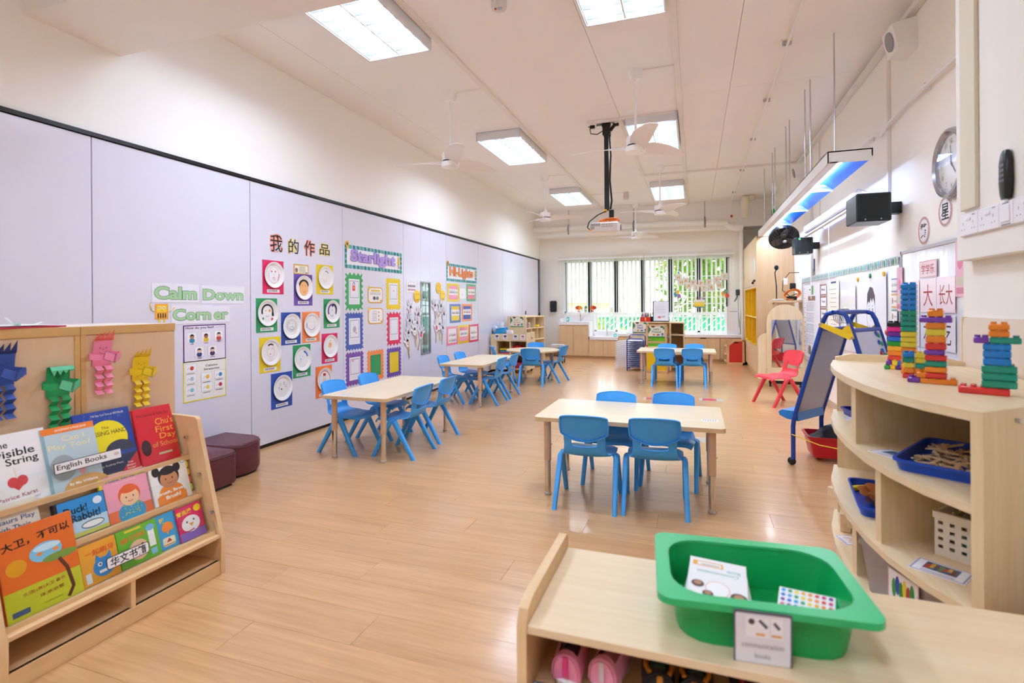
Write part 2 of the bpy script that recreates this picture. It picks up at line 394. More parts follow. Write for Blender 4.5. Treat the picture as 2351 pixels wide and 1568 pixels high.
# windows
FRW = paint('#EEF1F4', .35, .01)
w1 = MB()
for a, b_, z0, z1 in ((-3.03, -2.985, 1.03, 2.3), (.69, .73, .6, 2.3), (-3.03, .73, 2.255, 2.3), (-3.03, -2.27, 1.03, 1.075), (-2.27, .73, .985, 1.06), (-2.27, .73, .6, .635), (-2.27, -2.225, .6, .985), (-1.77, -1.73, .6, .985), (-1.16, -1.1, .6, .985), (-.54, -.49, .6, .985), (.065, .115, .6, .985)):
    w1.box(a, b_, YB+.03, YB+.09, z0, z1)
w1 = w1.build('window_1', FRW, kind='structure')
mu = [-2.37, -1.747, -1.128, -.518, .09]
for q in mu: MB().box(q-.014, q+.014, YB+.02, YB+.09, 1.06, 2.26).build('mullion', FRW, w1)
for q in [-2.951, .668]+[m+d for m in mu for d in (-.031, .031)]: MB().box(q-.019, q+.019, YB+.005, YB+.07, 1.06, 2.27).build('louvre_channel', paint('#040404', .8, .02, spec=.1), w1)
for q, d in ((-2.93, 1), (-2.42, -1), (-1.797, -1), (-1.178, -1)):
    m = MB()
    for k in range(6): m.box(q-.012, q+.03*d, YB+.0, YB+.03, 1.15+.135*k, 1.165+.135*k)
    m.build('louvre_clips', BLACK, w1)['kind'] = 'stuff'
ed = [-2.985]+mu+[.69]
for k in range(6):
    MB().box(ed[k]+.014, ed[k+1]-.014, YB+.05, YB+.056, 1.06, 2.26).build('pane', glass('#FFFFFF', .04), w1)
    if k: MB().box(ed[k]+.014, ed[k+1]-.014, YB+.05, YB+.056, .635, .985).build('pane', glass('#FFFFFF', .04), w1)
for z_, a, b_ in ((1.872, -3., .7), (1.53, -.5, .7), (1.39, -.5, .7), (1.25, -.5, .7)): MB().box(a, b_, YB+.1, YB+.12, z_-.012, z_+.012).build('grille_bar', FRW, w1)
MB().box(-3.06, .76, YB-.03, YB+.03, 2.27, 2.315).build('window_head', FRW, w1)
# vertical blinds, drawn open: every slat a part
SLAT = cloth_thin('#FBFAF8', .45)
sx = [-2.995, -2.899, -2.797, -2.698, -2.603, -2.512, -2.418, -2.293, -2.185, -2.08, -1.988, -1.887, -1.796, -1.669, -1.567, -1.463, -1.371, -1.282, -1.185, -1.068, -.955, -.851, -.757, -.668, -.577, -.451, -.35, -.246, -.149, -.054, .032, .15, .257, .365, .454, .547, .637]
for n_, (a, b_, lb) in enumerate(((-3.12, -2.36, 'short vertical blind above the higher washbasin at the left'), (-2.355, -1.1, 'vertical blind hanging over the lower washbasin windows'), (-1.095, .83, 'wide vertical blind behind the birthday banner'))):
    t = thing('vertical_blind', lb, 'blind', (a, YB-.12, 2.32), group='blinds along the back window')
    part('head_rail', WPLAS, t, (0, b_-a, -.03, .03, 0, .042), r=.004); part('valance', paint('#E4DCCF', .7), t, (0, b_-a, .0, .11, .045, .095))
    for k, q in enumerate(sx):
        if a < q < b_:
            zb = 1.02 if q < -2.3 else .62
            o = MB().box(-.024, .024, -.0015, .0015, zb-2.32, 0).build('slat', SLAT, t, smooth=0); o.location.x = q-a; o.rotation_euler.z = radians(20)
    if n_ != 1:
        cx = .05 if n_ == 0 else b_-a-.03
        MB().tube([(cx, -.04, .0), (cx-.01, -.045, -.5), (cx+.005, -.045, -.95), (cx-.035, -.045, -1.08), (cx+.025, -.045, -1.15), (cx+.01, -.04, -.6), (cx+.02, -.04, 0)], .005, 6).build('pull_cord', WPLAS, t)
# ------------------------------------------------------------------ ceiling lights
LAMP = glow('#D8EAFF', TROFF)
def troffer():
    t = thing('ceiling_light', '', 'light', (0, 0, 3.44), group='louvred ceiling lights')
    W, D, H = .295, .625, .105
    hs = paint('#E2E4E8', .45, .01)
    part('housing', hs, t, (-W, W, -D, D, -.012, 0), (-W, -W+.012, -D, D, -H, 0), (W-.012, W, -D, D, -H, 0), (-W, W, -D, -D+.012, -H, 0), (-W, W, D-.012, D, -H, 0))
    for s in (-1, 1):
        MB().add([(s*.14-.05, -D+.03, -.058), (s*.14+.05, -D+.03, -.058), (s*.14+.05, D-.03, -.058), (s*.14-.05, D-.03, -.058)], [(0, 1, 2, 3)]).build('lamp', LAMP, t)
        for e in (-1, 1): MB().cyl((s*.14, e*(D-.055), -.06), (s*.14, e*(D-.035), -.06), .014, n=10).build('lamp_holder', paint('#E8D98A', .5), t)
    m = MB(); m.box(-.006, .006, -D+.012, D-.012, -H+.01, -.02)
    for s in (-1, 1): m.box(s*.278-.004, s*.278+.004, -D+.012, D-.012, -H+.01, -.02)
    m.build('reflector', WPLAS, t)
    for k in range(9):
        yy = -D+.075+k*(2*D-.15)/8
        MB().box(-.272, -.01, yy-.003, yy+.003, -H+.012, -.064).box(.01, .272, yy-.003, yy+.003, -H+.012, -.064).build('louvre', paint('#666C76', .35, 0), t, smooth=0)
    return t
tr = troffer()
for k, (cx, cy, lb) in enumerate(((-2.315, 3.2, 'large louvred ceiling light nearest the white partition, cut by the beam'), (-2.315, 6.76, 'louvred ceiling light left of the projector, second from the beam'), (-2.28, 10.2, 'far left louvred ceiling light next to the small fan'),
                                   (-.465, 3.28, 'louvred ceiling light at the top edge of the photo'), (-.465, 6.83, 'louvred ceiling light behind the near right fan'), (-.45, 10.3, 'far right louvred ceiling light above the back table'),
                                   (-2.315, -.6, 'louvred ceiling light behind the beam near the book rack'), (-.465, -.6, 'louvred ceiling light over the shoe shelf'))):
    if k == 0: tr.location = (cx, cy, 3.44); tr['label'] = lb
    else: dup(tr, (cx, cy, 3.44), 0, lb)
# ------------------------------------------------------------------ ceiling fans
def fan():
    t = thing('ceiling_fan', '', 'fan', (0, 0, 3.44), group='white three-blade ceiling fans')
    FW = paint('#FBFAFA', .35, .01)
    MB().lathe([(.07, 0), (.07, -.012), (.066, -.045), (.045, -.085), (.025, -.09)], n=24).build('canopy', FW, t)
    MB().cyl((0, 0, -.085), (0, 0, -.62), .0125, n=12).build('rod', FW, t)
    h = MB().lathe([(.02, -.56), (.03, -.60), (.04, -.62), (.083, -.625), (.087, -.64), (.087, -.70), (.08, -.703), (.08, -.712)], n=28).build('motor', FW, t)
    MB().lathe([(.081, -.703), (.081, -.718)], n=28).build('gap_ring', BLACK, h)
    h2 = MB().lathe([(.07, -.712), (.092, -.718), (.095, -.742), (.09, -.767), (.03, -.777)], n=28).build('hub', FW, t)
    MB().box(-.012, .012, -.062, -.045, -.7725, -.766).build('badge', GREY, h2)
    BW = paint('#F4EEEC', .4, .01)
    P = []
    for i in range(13):
        u = i/12; r = .06+.56*u; wd = .042+.05*sin(pi*min(1, u*.75+.2))*(1-.35*u); q = []
        if u > .93: wd *= .75
        for j in range(5):
            v = (j-2)/2*wd; tw = -radians(22*(1-u)+5)
            q.append((r, v*cos(tw)+.035*u*u, -.722+v*sin(tw)+.018*sin(u*pi)+.012*u))
        P.append(q)
    b = MB().grid(P, .005)
    for a in (-18, 102, 222):
        o = link('blade', bl0.data, t) if a != -18 else b.build('blade', BW, t, smooth=50)
        if a == -18: bl0 = o
        o.rotation_euler.z = radians(a)
    return t
fn = fan()
for k, (cx, cy, rz, lb) in enumerate(((-2.365, 4.885, 78, 'ceiling fan nearest the white partition, left of the near lights'), (-.51, 5.015, 64, 'near right ceiling fan in front of a ceiling light'), (-2.388, 8.6, 35, 'small-looking ceiling fan far left of the projector'), (-.508, 8.65, 82, 'ceiling fan under the far right ceiling light'), (-1.205, 11.68, 58, 'farthest ceiling fan, below the white pipe'))):
    if k == 0: fn.location = (cx, cy, 3.44); fn.rotation_euler.z = radians(rz); fn['label'] = lb
    else: dup(fn, (cx, cy, 3.44), radians(rz), lb)
# ------------------------------------------------------------------ projector on its pole
pj = thing('projector', 'white projector hanging on a long black pole with orange cable', 'projector', (-.985, 6.33, 3.44))
PB = paint('#15161A', .35)
part('ceiling_plate', PB, pj, (-.045, .045, -.05, .05, -.16, 0), r=.006); part('bracket', STEEL, pj, (-.12, -.05, -.04, .0, -.05, 0), (.05, .1, -.04, .02, -.03, 0), r=.004)
MB().tube([(.045, 0, -.1), (.09, .01, -.04), (.14, .02, -.03)], .02, 8).build('arm', PB, pj)
part('pole', PB, pj, (-.03, .025, -.025, .025, -1.06, -.12), r=.004)
MB().tube([(.032, -.01, -.12), (.05, -.01, -.4), (.036, -.01, -.7), (.056, -.01, -.95), (.04, -.01, -1.05)], .011, 8).build('cable_sleeve', paint('#1B1C20', .6), pj)
MB().tube([(-.04, -.02, -.1), (-.11, -.03, -.14), (-.19, -.02, -.12), (-.2, -.02, -.06), (-.15, -.02, -.04), (-.22, -.02, -.035)], .006, 6).build('ceiling_cable', PB, pj)
part('plug', PB, pj, (-.2, -.14, -.03, .0, -.06, -.02), r=.006)
MB().box(-.19, .155, -.14, .13, -1.34, -1.215, r=.02).build('body', paint('#EDEAE8', .35, .01), pj)
MB().cyl((.05, 0, -1.215), (.05, 0, -1.06), .03, n=12).build('head_mount', PB, pj)
MB().cyl((.154, .0, -1.275), (.168, .0, -1.275), .04, n=18).build('lens', paint('#8E8488', .2), pj)
g = MB()
for k in range(14): g.box(-.18+k*.0085, -.176+k*.0085, -.1415, -.139, -1.262, -1.226)
for k in range(6): g.box(-.18+k*.0085, -.176+k*.0085, -.1415, -.139, -1.3, -1.266)
g.build('vent_slot', paint('#6E6A6E', .6), pj, smooth=0)
g = Print(w0=.1405); 
for k in range(12): g.rect(-.04+.022*(k % 6), -1.25-.025*(k//6), -.028+.022*(k % 6), -1.24-.025*(k//6), '#9A9AA0')
g.build('port', None, pj)
m = MB()
for k in range(5):
    rr_ = .085+.006*k; m.tube([(.02+rr_*1.15*cos(a*pi/9), rr_*.9*sin(a*pi/9), -1.19+.01*(k % 3)+.012*sin(a*pi/9*2+k)) for a in range(18)], .006, 6, closed=True)
m.build('orange_cable', paint('#E07A18', .5), pj)
MB().tube([(.0, -.03, -1.07), (-.1, -.08, -1.12), (-.2, -.1, -1.2), (-.22, -.12, -1.27), (-.19, -.145, -1.3)], .007, 6).build('black_cable', PB, pj)
part('cable_tag', paint('#F0B030', .5), pj, (-.04, .0, -.04, -.02, -1.09, -1.05), (-.2, -.16, -.155, -.14, -1.315, -1.3), r=.004)
# ------------------------------------------------------------------ detectors, trunking, conduits, pipe
def det(x, y, lb):
    t = thing('smoke_detector', lb, 'detector', (x, y, 3.44), group='ceiling detectors')
    MB().lathe([(.055, 0), (.055, -.12), (.05, -.135), (.045, -.137)], n=24).build('body', paint('#DAD2D0', .4), t)
    MB().lathe([(.008, -.1365), (.008, -.142)], (-.02, -.015, 0), n=10).build('red_light', paint('#C0241C', .4), t)
    MB().lathe([(.018, -.1365), (.016, -.142)], (.012, -.01, 0), n=12).build('sensor', paint('#B8C4D8', .3), t)
det(-1.268, 3.4, 'smoke detector at the very top of the photo'); det(-1.25, 10.4, 'distant cylindrical detector right of the projector pole')
def bar(name, lb, *boxes, m=TRUNK, cat='trunking', grp='white cable trunking'):
    b = MB()
    for q in boxes: b.box(*q, r=.002)
    return tag(b.build(name, m), lb, cat, grp)
bar('cable_trunking', 'ceiling trunking running beside the left row of lights', (-2.005, -1.955, 2.44, 12.05, 3.418, 3.44))
bar('cable_trunking', 'white ceiling trunking along the right edge of the right row of lights', (-.16, -.11, 2.44, 12.05, 3.41, 3.44))
bar('cable_trunking', 'trunking crossing the ceiling from the far right wall', (-.78, XR, 9.08, 9.13, 3.41, 3.44))
bar('cable_trunking', 'short trunking passing above the projector mount', (-1.2, -.2, 6.2, 6.25, 3.412, 3.44))
bar('cable_trunking', 'ceiling trunking slanting down beside the projector toward the back', (-.83, -.79, 6.25, 9.1, 3.415, 3.44))
bar('cable_trunking', 'grey trunking along the top of the right wall', (XR-.05, XR-.002, 2.9, 9.1, 3.34, 3.385), m=paint('#E4E0DB', .5))
for k, (x0, y0, x1) in enumerate(((-2.33, 4.885, -1.99), (-.47, 5.015, -.15), (-2.35, 8.6, -1.99), (-.47, 8.65, -.15), (-2.0, 11.68, -1.24), (-1.95, 10.4, -1.3), (-2.6, 2.9, -1.3))):
    bar('wire_cover', ['thin wire cover joining the near left fan to its trunking', 'thin wire cover joining the near right fan to its trunking', 'thin wire cover beside the far left fan', 'thin wire cover beside the far right fan', 'thin wire cover leading to the farthest fan', 'thin wire cover leading to the distant detector', 'thin wire cover beside the nearest left light'][k], (x0, x1, y0-.009, y0+.009, 3.43, 3.44), grp='thin ceiling wire covers')
t = thing('ceiling_conduit', 'thin white conduit clipped along the ceiling near the right wall', 'conduit', (.745, 0, 3.40))
MB().cyl((0, 2.5, 0), (0, 11.7, 0), .01, n=8).build('pipe', WPLAS, t)
for yy in (4.9, 6.2, 7.6, 9.3, 11.1): part('clip', STEEL, t, (-.035, .035, yy-.01, yy+.01, .008, .04), r=.002)
t = thing('wall_conduit', 'bent white conduit running along the upper right wall', 'conduit', (XR-.035, 0, 2.72))
MB().tube([(0, 2.8, 0), (0, 4.7, 0), (0, 4.95, -.02), (0, 5.2, -.06), (0, 5.4, .0), (0, 6.6, .02), (0, 8.4, .02)], .014, 8).build('pipe', WPLAS, t)
for yy in (4.3, 5.5, 6.6): part('clip', WPLAS, t, (-.01, .035, yy-.012, yy+.012, -.025, .025), r=.002)
bar('wall_trunking', 'upright trunking above the nearer black speaker', (XR-.025, XR, 5.07, 5.1, 2.15, 3.35)); bar('wall_trunking', 'upright trunking beside the smaller black speaker', (XR-.03, XR, 8.05, 8.1, 1.3, 3.35)); bar('wall_trunking', 'thin upright trunking near the projection screen end', (XR-.02, XR, 7.6, 7.62, 2.2, 3.35))
bar('wall_trunking', 'cream cover strip on the boxed pillar above the sockets', (1.035, 1.05, 2.52, 2.64, 1.62, 3.44), m=paint('#D8CFB8', .6), grp=None)
pp = thing('drain_pipe', 'thick white pipe under the ceiling beam at the back', 'pipe', (0, 11.92, 3.0))
MB().tube([(XL, 0, .03), (.45, 0, -.02), (.6, 0, -.04), (.72, 0, -.12), (.8, 0, -.165), (.97, 0, -.17)], .062, 16).build('pipe', paint('#F1ECE4', .4, .01), pp)
for q, zz in ((-2.2, .012), (.42, -.019), (.62, -.05), (.86, -.168)): MB().cyl((q-.05, 0, zz+.001), (q+.05, 0, zz-.001), .068, n=18).build('coupling', paint('#F4EFE8', .4, .01), pp)
for q, lb in ((-2.75, 'pipe hanger rod at the left end of the white pipe'), (-1.27, 'pipe hanger rod behind the projector'), (.22, 'pipe hanger rod near the right bend of the white pipe')):
    t = thing('pipe_hanger', lb, 'hanger', (q, 11.92, 3.44), group='hanger rods of the back pipe')
    MB().cyl((0, 0, 0), (0, 0, -.36), .007, n=8).build('rod', GREY, t); MB().tube([(0, 0, -.34), (.0, -.075, -.4), (0, -.075, -.5), (0, -.02, -.56)], .016, 8).build('hook', paint('#7E8288', .4), t)
ht = thing('wall_heater_pipe', 'cream wall pipe assembly in the far upper right corner', 'pipe', (.97, 11.6, 3.0))
MB().lathe([(.05, 0), (.08, .03), (.085, .36), (.07, .42)], (.02, 0, 0), n=16).build('casing', paint('#EDE3CF', .55), ht); MB().cyl((.14, 0, .05), (.14, 0, .33), .012, n=8).build('handle', WPLAS, ht); part('mount', paint('#EDE3CF', .55), ht, (.02, .2, -.03, .05, .33, .44), r=.01)
t = thing('sprinkler_alarm', 'small red alarm drop below the ceiling conduit end', 'alarm', (.74, 11.75, 3.06)); MB().ball((0, 0, 0), .028).build('bulb', paint('#B02418', .35), t); MB().cyl((0, 0, .02), (0, 0, .38), .008, n=8).build('pipe', WPLAS, t)
t = thing('exit_lamp', 'small green lit lamp on the wall above the tall cupboard', 'lamp', (1.45, 11.2, 2.96)); part('lens', paint('#1E8A3A', .35, emit=.25), t, (-.035, .035, -.09, .0, -.1, .1), r=.012); part('bracket', WPLAS, t, (-.02, .02, -.03, .0, .1, .16))
for k, (yy, zz, lb) in enumerate(((4.62, 3.2, 'white PA speaker box high on the right wall, nearest'), (8.6, 3.16, 'distant white PA speaker box in the upper right corner'))):
    t = thing('wall_speaker', lb, 'speaker', (XR, yy, zz), group='white PA speaker boxes')
    b = MB(); b.prism([(-.0, -.12), (-.12, -.10), (-.16, .08), (0, .11)], -.11, .11, 'y'); b.build('cabinet', WPLAS, t)
    n_ = Vector((-.18, 0, -.04)).normalized(); c0 = Vector((-.14, 0, -.01))
    b = MB(); b.cyl(c0, c0+n_*.008, .07, n=20); b.build('grille', paint('#9A989C', .5, .3, 300.), t)

# ================================================================== CHAIRS AND TABLES
def chair(h, name='school_chair'):
    """one-piece moulded child's chair; sits facing +Y"""
    t = thing(name, '', 'chair', (0, 0, 0)); m = paint(h, .38, .025, 6., .12, bscale=900.)
    # seat pan curving up into the lower back with a hand slot
    prof = [(.195, .288, .150), (.19, .304, .160), (.165, .313, .166), (.11, .314, .168), (.04, .309, .166), (-.03, .306, .160), (-.085, .309, .150), (-.122, .322, .140), (-.142, .342, .132), (-.153, .362, .128), (-.160, .380, .126), (-.166, .398, .126), (-.172, .420, .127), (-.178, .445, .128), (-.183, .465, .128)]
    P = []
    J = 16
    for i, (yy, zz, w_) in enumerate(prof):
        r = []
        for j in range(J+1):
            u = -1+2*j/J; k = max(0, min(1, (i-6)/5))
            r.append((u*w_, yy+k*.03*u*u-(.012*u*u if i < 2 else 0), zz+(1-k)*.010*u*u-(.022*(abs(u)**6) if i < 5 else 0)-(.012*(1-u*u)*k if 9 <= i <= 11 else 0)))
        P.append(r)
    MB().grid(P, .007, lambda i, j: i >= 11 and 3 <= j < J-3).build('seat', m, t, smooth=45)
    # backrest panel with a turned rim
    P = []; I = 9
    top = lambda u: .588-.014*abs(u)**2-.006*abs(u)**10
    bot = lambda u: .424+.04*u*u
    for i in range(I+1):
        r = []
        for j in range(J+1):
            u = -1+2*j/J; zz = bot(u)+(top(u)-bot(u))*i/I; w_ = .139+.009*sin(pi*min(1, i/I*.7+.15)); 
            yy = -.176-(zz-.43)*.30+.036*u*u
            r.append((u*w_, yy+.002, zz))
        P.append(r)
    m2 = MB().grid(P, -.006)
    def rim(seq):
        q = [Vector(p) for p in seq]; rings = []
        for p in q: rings.append([tuple(p+Vector((0, dy, dz))) for dy, dz in ((.002, -.003), (.002, .003), (-.017, .003), (-.017, -.003))])
        m2.loft(rings)
    rim(P[-1]); rim(P[0])
    for j, sg in ((0, 1), (J, -1)):
        rings = []
        for i in range(I+1):
            p = Vector(P[i][j]); rings.append([tuple(p+Vector((dx*sg, dy, 0))) for dx, dy in ((-.002, .003), (.005, .003), (.005, -.017), (-.002, -.017))])
        m2.loft(rings)
    m2.build('backrest', m, t, smooth=45)
    for sx in (-1, 1):
        for sy, foot in ((1, .195), (-1, -.185)):
            a = Vector((sx*.158, .015+sy*.012, .312)); a2 = Vector((sx*.176, .015+sy*.022, .292)); b = Vector((sx*.182, foot, 0)); rings = []
            for k in range(8):
                if k == 0: p = a; w1, w2 = .010, .012
                elif k == 1: p = (a+a2)/2+Vector((0, 0, .004)); w1, w2 = .016, .019
                else: f = (k-2)/5; p = a2.lerp(b, f); w1, w2 = .0165-.0035*f, .023-.006*f
                rings.append([tuple(p+Vector((x, y, 0))) for x, y in rrect(0, 0, 2*w1, 2*w2, .008, 2)])
            MB().loft(rings).build('leg', m, t, smooth=45)
    return t
BLUE = '#3FA6F6'
c0 = chair(BLUE); used = [False]
def place(x, y, face, lb, grp):
    """face: heading in degrees, 0 looks to the back window, 90 to the left wall"""
    if not used[0]: used[0] = True; c0.location = (x, y, 0); c0.rotation_euler.z = radians(face); c0['label'] = lb; c0['group'] = grp
    else: dup(c0, (x, y, 0), radians(face), lb, grp)
G = 'blue school chairs'
place(-.643, 3.29, 2, 'blue chair at the front table, nearest to the camera on the left', G)
place(-.236, 3.335, 3, 'blue chair at the front table, nearest to the camera on the right', G)
place(-.56, 3.78, 180, 'blue chair on the far side of the front table, left one', G)
place(-.165, 3.86, 176, 'blue chair on the far side of the front table, right one', G)
place(-2.335, 3.9, 90, 'blue chair on the aisle side of the near left table, closest to us', G)
place(-2.355, 4.42, 88, 'blue chair on the aisle side of the near left table, farther one', G)
place(-2.86, 3.86, -92, 'blue chair between the near left table and the plate pictures, closest to us', G)
place(-2.85, 4.38, -90, 'blue chair on the wall side of the near left table, farther one', G)
place(-2.5, 6.245, 90, 'blue chair on the aisle side of the second left table, closest to us', G)
place(-2.5, 6.74, 90, 'blue chair on the aisle side of the second left table, farther one', G)
place(-2.955, 6.21, -90, 'blue chair on the wall side of the second left table, closest to us', G)
place(-2.965, 6.74, -92, 'blue chair on the wall side of the second left table, farther one', G)
place(-2.4, 7.79, 10, 'blue chair with its back to us at the round table', G)
place(-2.18, 8.3, 80, 'blue chair on the right of the round table', G)
place(-2.93, 7.98, -62, 'blue chair half hidden on the left of the round table', G)
place(-2.62, 8.62, 184, 'blue chair behind the round table in front of the craft cart', G)
place(-.44, 8.3, 2, 'blue chair with its back to us at the back table, left one', G)
place(-.04, 8.37, 1, 'blue chair with its back to us at the back table, right one', G)
place(-.43, 8.83, 180, 'blue chair behind the back table, left one', G)
place(-.01, 8.86, 178, 'blue chair behind the back table, right one', G)
rc = chair('#DC3A44'); rc.location = (.985, 7.2, 0); rc.rotation_euler.z = radians(118); rc.scale = (1.12, 1.12, 1.12); tag(rc, 'red moulded chair standing in front of the arched mirror', 'chair')

TOP = wood('#F1E1C4', '#E4CDA6', 'x', 1.2, rough=.3); TOPY = wood('#F1E1C4', '#E4CDA6', 'y', 1.2, rough=.3); EDGE = paint('#D8BE95', .5); LEG = paint('#CDAA8C', .45, .02)
def tleg(t, x, y):
    o = MB().cyl((0, 0, .225), (0, 0, .495), .0235, n=18).build('leg', LEG, t, (x, y, 0))
    MB().cyl((0, 0, .016), (0, 0, .226), .0205, n=18).build('sleeve', CHROME, o); MB().lathe([(.021, 0), (.024, .004), (.024, .015), (.02, .018)], n=18).build('foot', paint('#B7B4B4', .4), o)
    MB().cyl((.022, 0, .33), (.032, 0, .33), .004, n=8).build('screw', CHROME, o)
def table(x, y, w, d, lb, grain, sticker=None):
    t = thing('activity_table', lb, 'table', (x, y, 0), group='adjustable wooden tables')
    b = MB(); b.use(EDGE).prism(rrect(0, 0, w, d, .035, 5), .494, .5185); b.use(TOP if grain == 'x' else TOPY).prism(rrect(0, 0, w-.004, d-.004, .034, 5), .518, .52); b.build('table_top', None, t, smooth=40)
    for sx in (-1, 1):
        for sy in (-1, 1): tleg(t, sx*(w/2-.075), sy*(d/2-.075))
    if sticker:
        cx, cy, rz = sticker
        k = MB().box(-.05, .05, -.025, .025, .52, .5206).build('name_sticker', paint('#EEF0F6', .3), t, (cx, cy, 0), (0, 0, rz)); b = MB().use(paint('#7C8090', .5, 0))
        for q in range(6): b.add([(-.04+.014*q, -.012, .5208), (-.034+.014*q, -.012, .5208), (-.034+.014*q, .012, .5208), (-.04+.014*q, .012, .5208)], [(0, 1, 2, 3)])
        b.build('printing', None, k, smooth=0)
    return t
table(-.415, 3.605, 1.165, .69, 'rectangular wooden table in front, with a sticker at its right end', 'x', (.5, -.12, .05))
table(-2.59, 4.155, .62, 1.25, 'rectangular wooden table nearest the plate pictures', 'y', (-.12, -.55, 0))
table(-2.72, 6.5, .6, 1.3, 'second rectangular table along the white partition', 'y', (-.12, -.58, 0))
table(-.28, 8.68, 1.165, .7, 'rectangular wooden table far back beside the drying rack', 'x')
t = thing('round_table', 'round wooden table beside the craft cart', 'table', (-2.5, 8.19, 0))
b = MB(); b.use(EDGE).lathe([(.435, .494), (.44, .498), (.44, .516), (.436, .5185)], n=48); b.use(TOP).lathe([(.437, .5183), (.435, .52)], n=48); b.build('table_top', None, t, smooth=40)
for a in (40, 130, 220, 310): tleg(t, .34*cos(radians(a)), .34*sin(radians(a)))
# ================================================================== BACK CUPBOARDS, COUNTERS, BASINS
CTOP = paint('#F3F0F2', .22, .01)
def cup(x0, x1, h, lb, doors, y0=12.0, handle=()):
    t = thing('base_cupboard', lb, 'cupboard', (x0, y0, 0), group='fitted wooden cupboards along the back wall')
    part('carcass', CABW, t, (0, x1-x0, .02, YB-y0-.002, .05, h)); part('plinth', OAKZ, t, (0, x1-x0, .045, .1, 0, .05))
    e = [0]+[d-x0 for d in doors]+[x1-x0]
    for k in range(len(e)-1):
        d = MB().box(e[k]+.002, e[k+1]-.002, 0, .019, .055, h-.006, r=.001).build('door', CABW, t)
        if k in handle: MB().box(e[k]+.03, e[k]+.15, -.002, .01, h-.028, h-.006).build('finger_pull', paint('#5A4634', .6), d)
    return t
cup(-3.016, -2.323, .77, 'tall wooden cupboard under the higher basin', [-2.675]); cup(-2.318, -1.645, .43, 'low wooden cupboard under the lower basin', [-1.98])
cup(-1.64, -1.0, .515, 'wooden cupboard behind the drying rack', [-1.32]); cup(-.995, -.345, .515, 'wooden cupboard behind the reading shelf', [-.66]); cup(-.34, .508, .515, 'wooden cupboard behind the back table chairs', [.084], handle=(0, 1)); cup(.512, .96, .515, 'wooden cupboard behind the red play bin', [])
def counter(lb, x0, x1, z0, z1, hole=None):
    b = MB()
    if hole:
        a, c, d, e = hole; b.box(x0, a, 11.985, YB, z0, z1).box(c, x1, 11.985, YB, z0, z1).box(a, c, 11.985, d, z0, z1).box(a, c, e, YB, z0, z1)
    else: b.box(x0, x1, 11.985, YB, z0, z1, r=.003)
    return b
t = thing('worktop', 'white worktop with the higher basin at the far left', 'worktop', (0, 0, 0)); counter('', -3.02, -2.32, .772, .845, (-2.86, -2.42, 12.1, 12.38)).build('slab', CTOP, t)
part('splashback', CTOP, t, (-3.02, -2.27, YB-.03, YB-.002, .845, .99)); part('end_wall', CTOP, t, (-3.035, -3.02, 12.15, YB, .772, .93)); part('drop_side', CTOP, t, (-2.322, -2.30, 11.985, YB-.03, .505, .845))
part('basin', paint('#DDDCE0', .3), t, (-2.86, -2.42, 12.1, 12.38, .775, .785))
t = thing('worktop', 'white worktop with the lower basin', 'worktop', (0, 0, 0)); counter('', -2.297, -1.645, .432, .5, (-2.2, -1.75, 12.1, 12.36)).build('slab', CTOP, t); part('basin', paint('#DDDCE0', .3), t, (-2.2, -1.75, 12.1, 12.36, .434, .44)); part('splashback', CTOP, t, (-2.297, -1.645, YB-.02, YB-.002, .5, .6))
t = thing('worktop', 'long white worktop under the right-hand windows', 'worktop', (0, 0, 0)); counter('', -1.64, .96, .517, .577).build('slab', CTOP, t); part('window_sill', CTOP, t, (-1.64, .72, YB-.05, YB-.002, .578, .6)); part('overflow_cap', STEEL, t, (.1, .13, YB-.052, YB-.045, .585, .593))
def tap(x, y, z, h, curve, lb):
    t = thing('basin_tap', lb, 'tap', (x, y, z), group='chrome basin taps')
    MB().lathe([(.02, 0), (.02, .01), (.012, .02), (.012, .07)], n=14).build('body', CHROME, t)
    if curve: p = [(0, 0, .06), (0, 0, h-.03), (.012, -.01, h-.008), (.04, -.02, h), (.13, -.06, h), (.165, -.075, h-.01), (.175, -.08, h-.05)]
    else: p = [(0, 0, .06), (0, 0, h-.02), (0, -.02, h), (0, -.12, h+.005), (0, -.14, h-.02)]
    MB().tube(p, .0095, 10).build('spout', CHROME, t); MB().tube([(.01, 0, .05), (.045, -.01, .055), (.06, -.01, .09), (.062, -.01, .11)], .007, 8).build('lever', CHROME, t)
tap(-2.59, 12.4, .845, .25, False, 'straight chrome tap over the higher basin'); tap(-1.955, 12.39, .5, .28, True, 'curved chrome tap over the lower basin')
def soap(x, y, z, lb, h, w):
    t = thing('soap_bottle', lb, 'bottle', (x, y, z), group='turquoise soap bottles')
    q = paint('#5FD3CE', .25, .03, trans=.25); b = MB(); rings = [[(px, py, zz) for px, py in rrect(0, 0, w*k, w*.6*k, .015, 3)] for zz, k in ((0, .9), (.01, 1), (h*.7, 1), (h*.86, .8), (h*.9, .4))]
    b.loft(rings).build('bottle', q, t); MB().cyl((0, 0, h*.88), (0, 0, h*1.08), .012, n=10).build('cap', WPLAS, t); MB().tube([(0, 0, h*1.05), (0, 0, h*1.18), (0, -.04, h*1.18)], .006, 8).build('pump', WPLAS, t); part('label', paint('#BFEDEA', .5), t, (-w*.3, w*.3, -w*.31, -w*.3, h*.2, h*.6))
soap(-2.878, 12.3, .845, 'turquoise soap bottle beside the higher basin', .12, .07); soap(-1.735, 12.2, .5, 'turquoise soap bottle beside the lower basin', .075, .075)
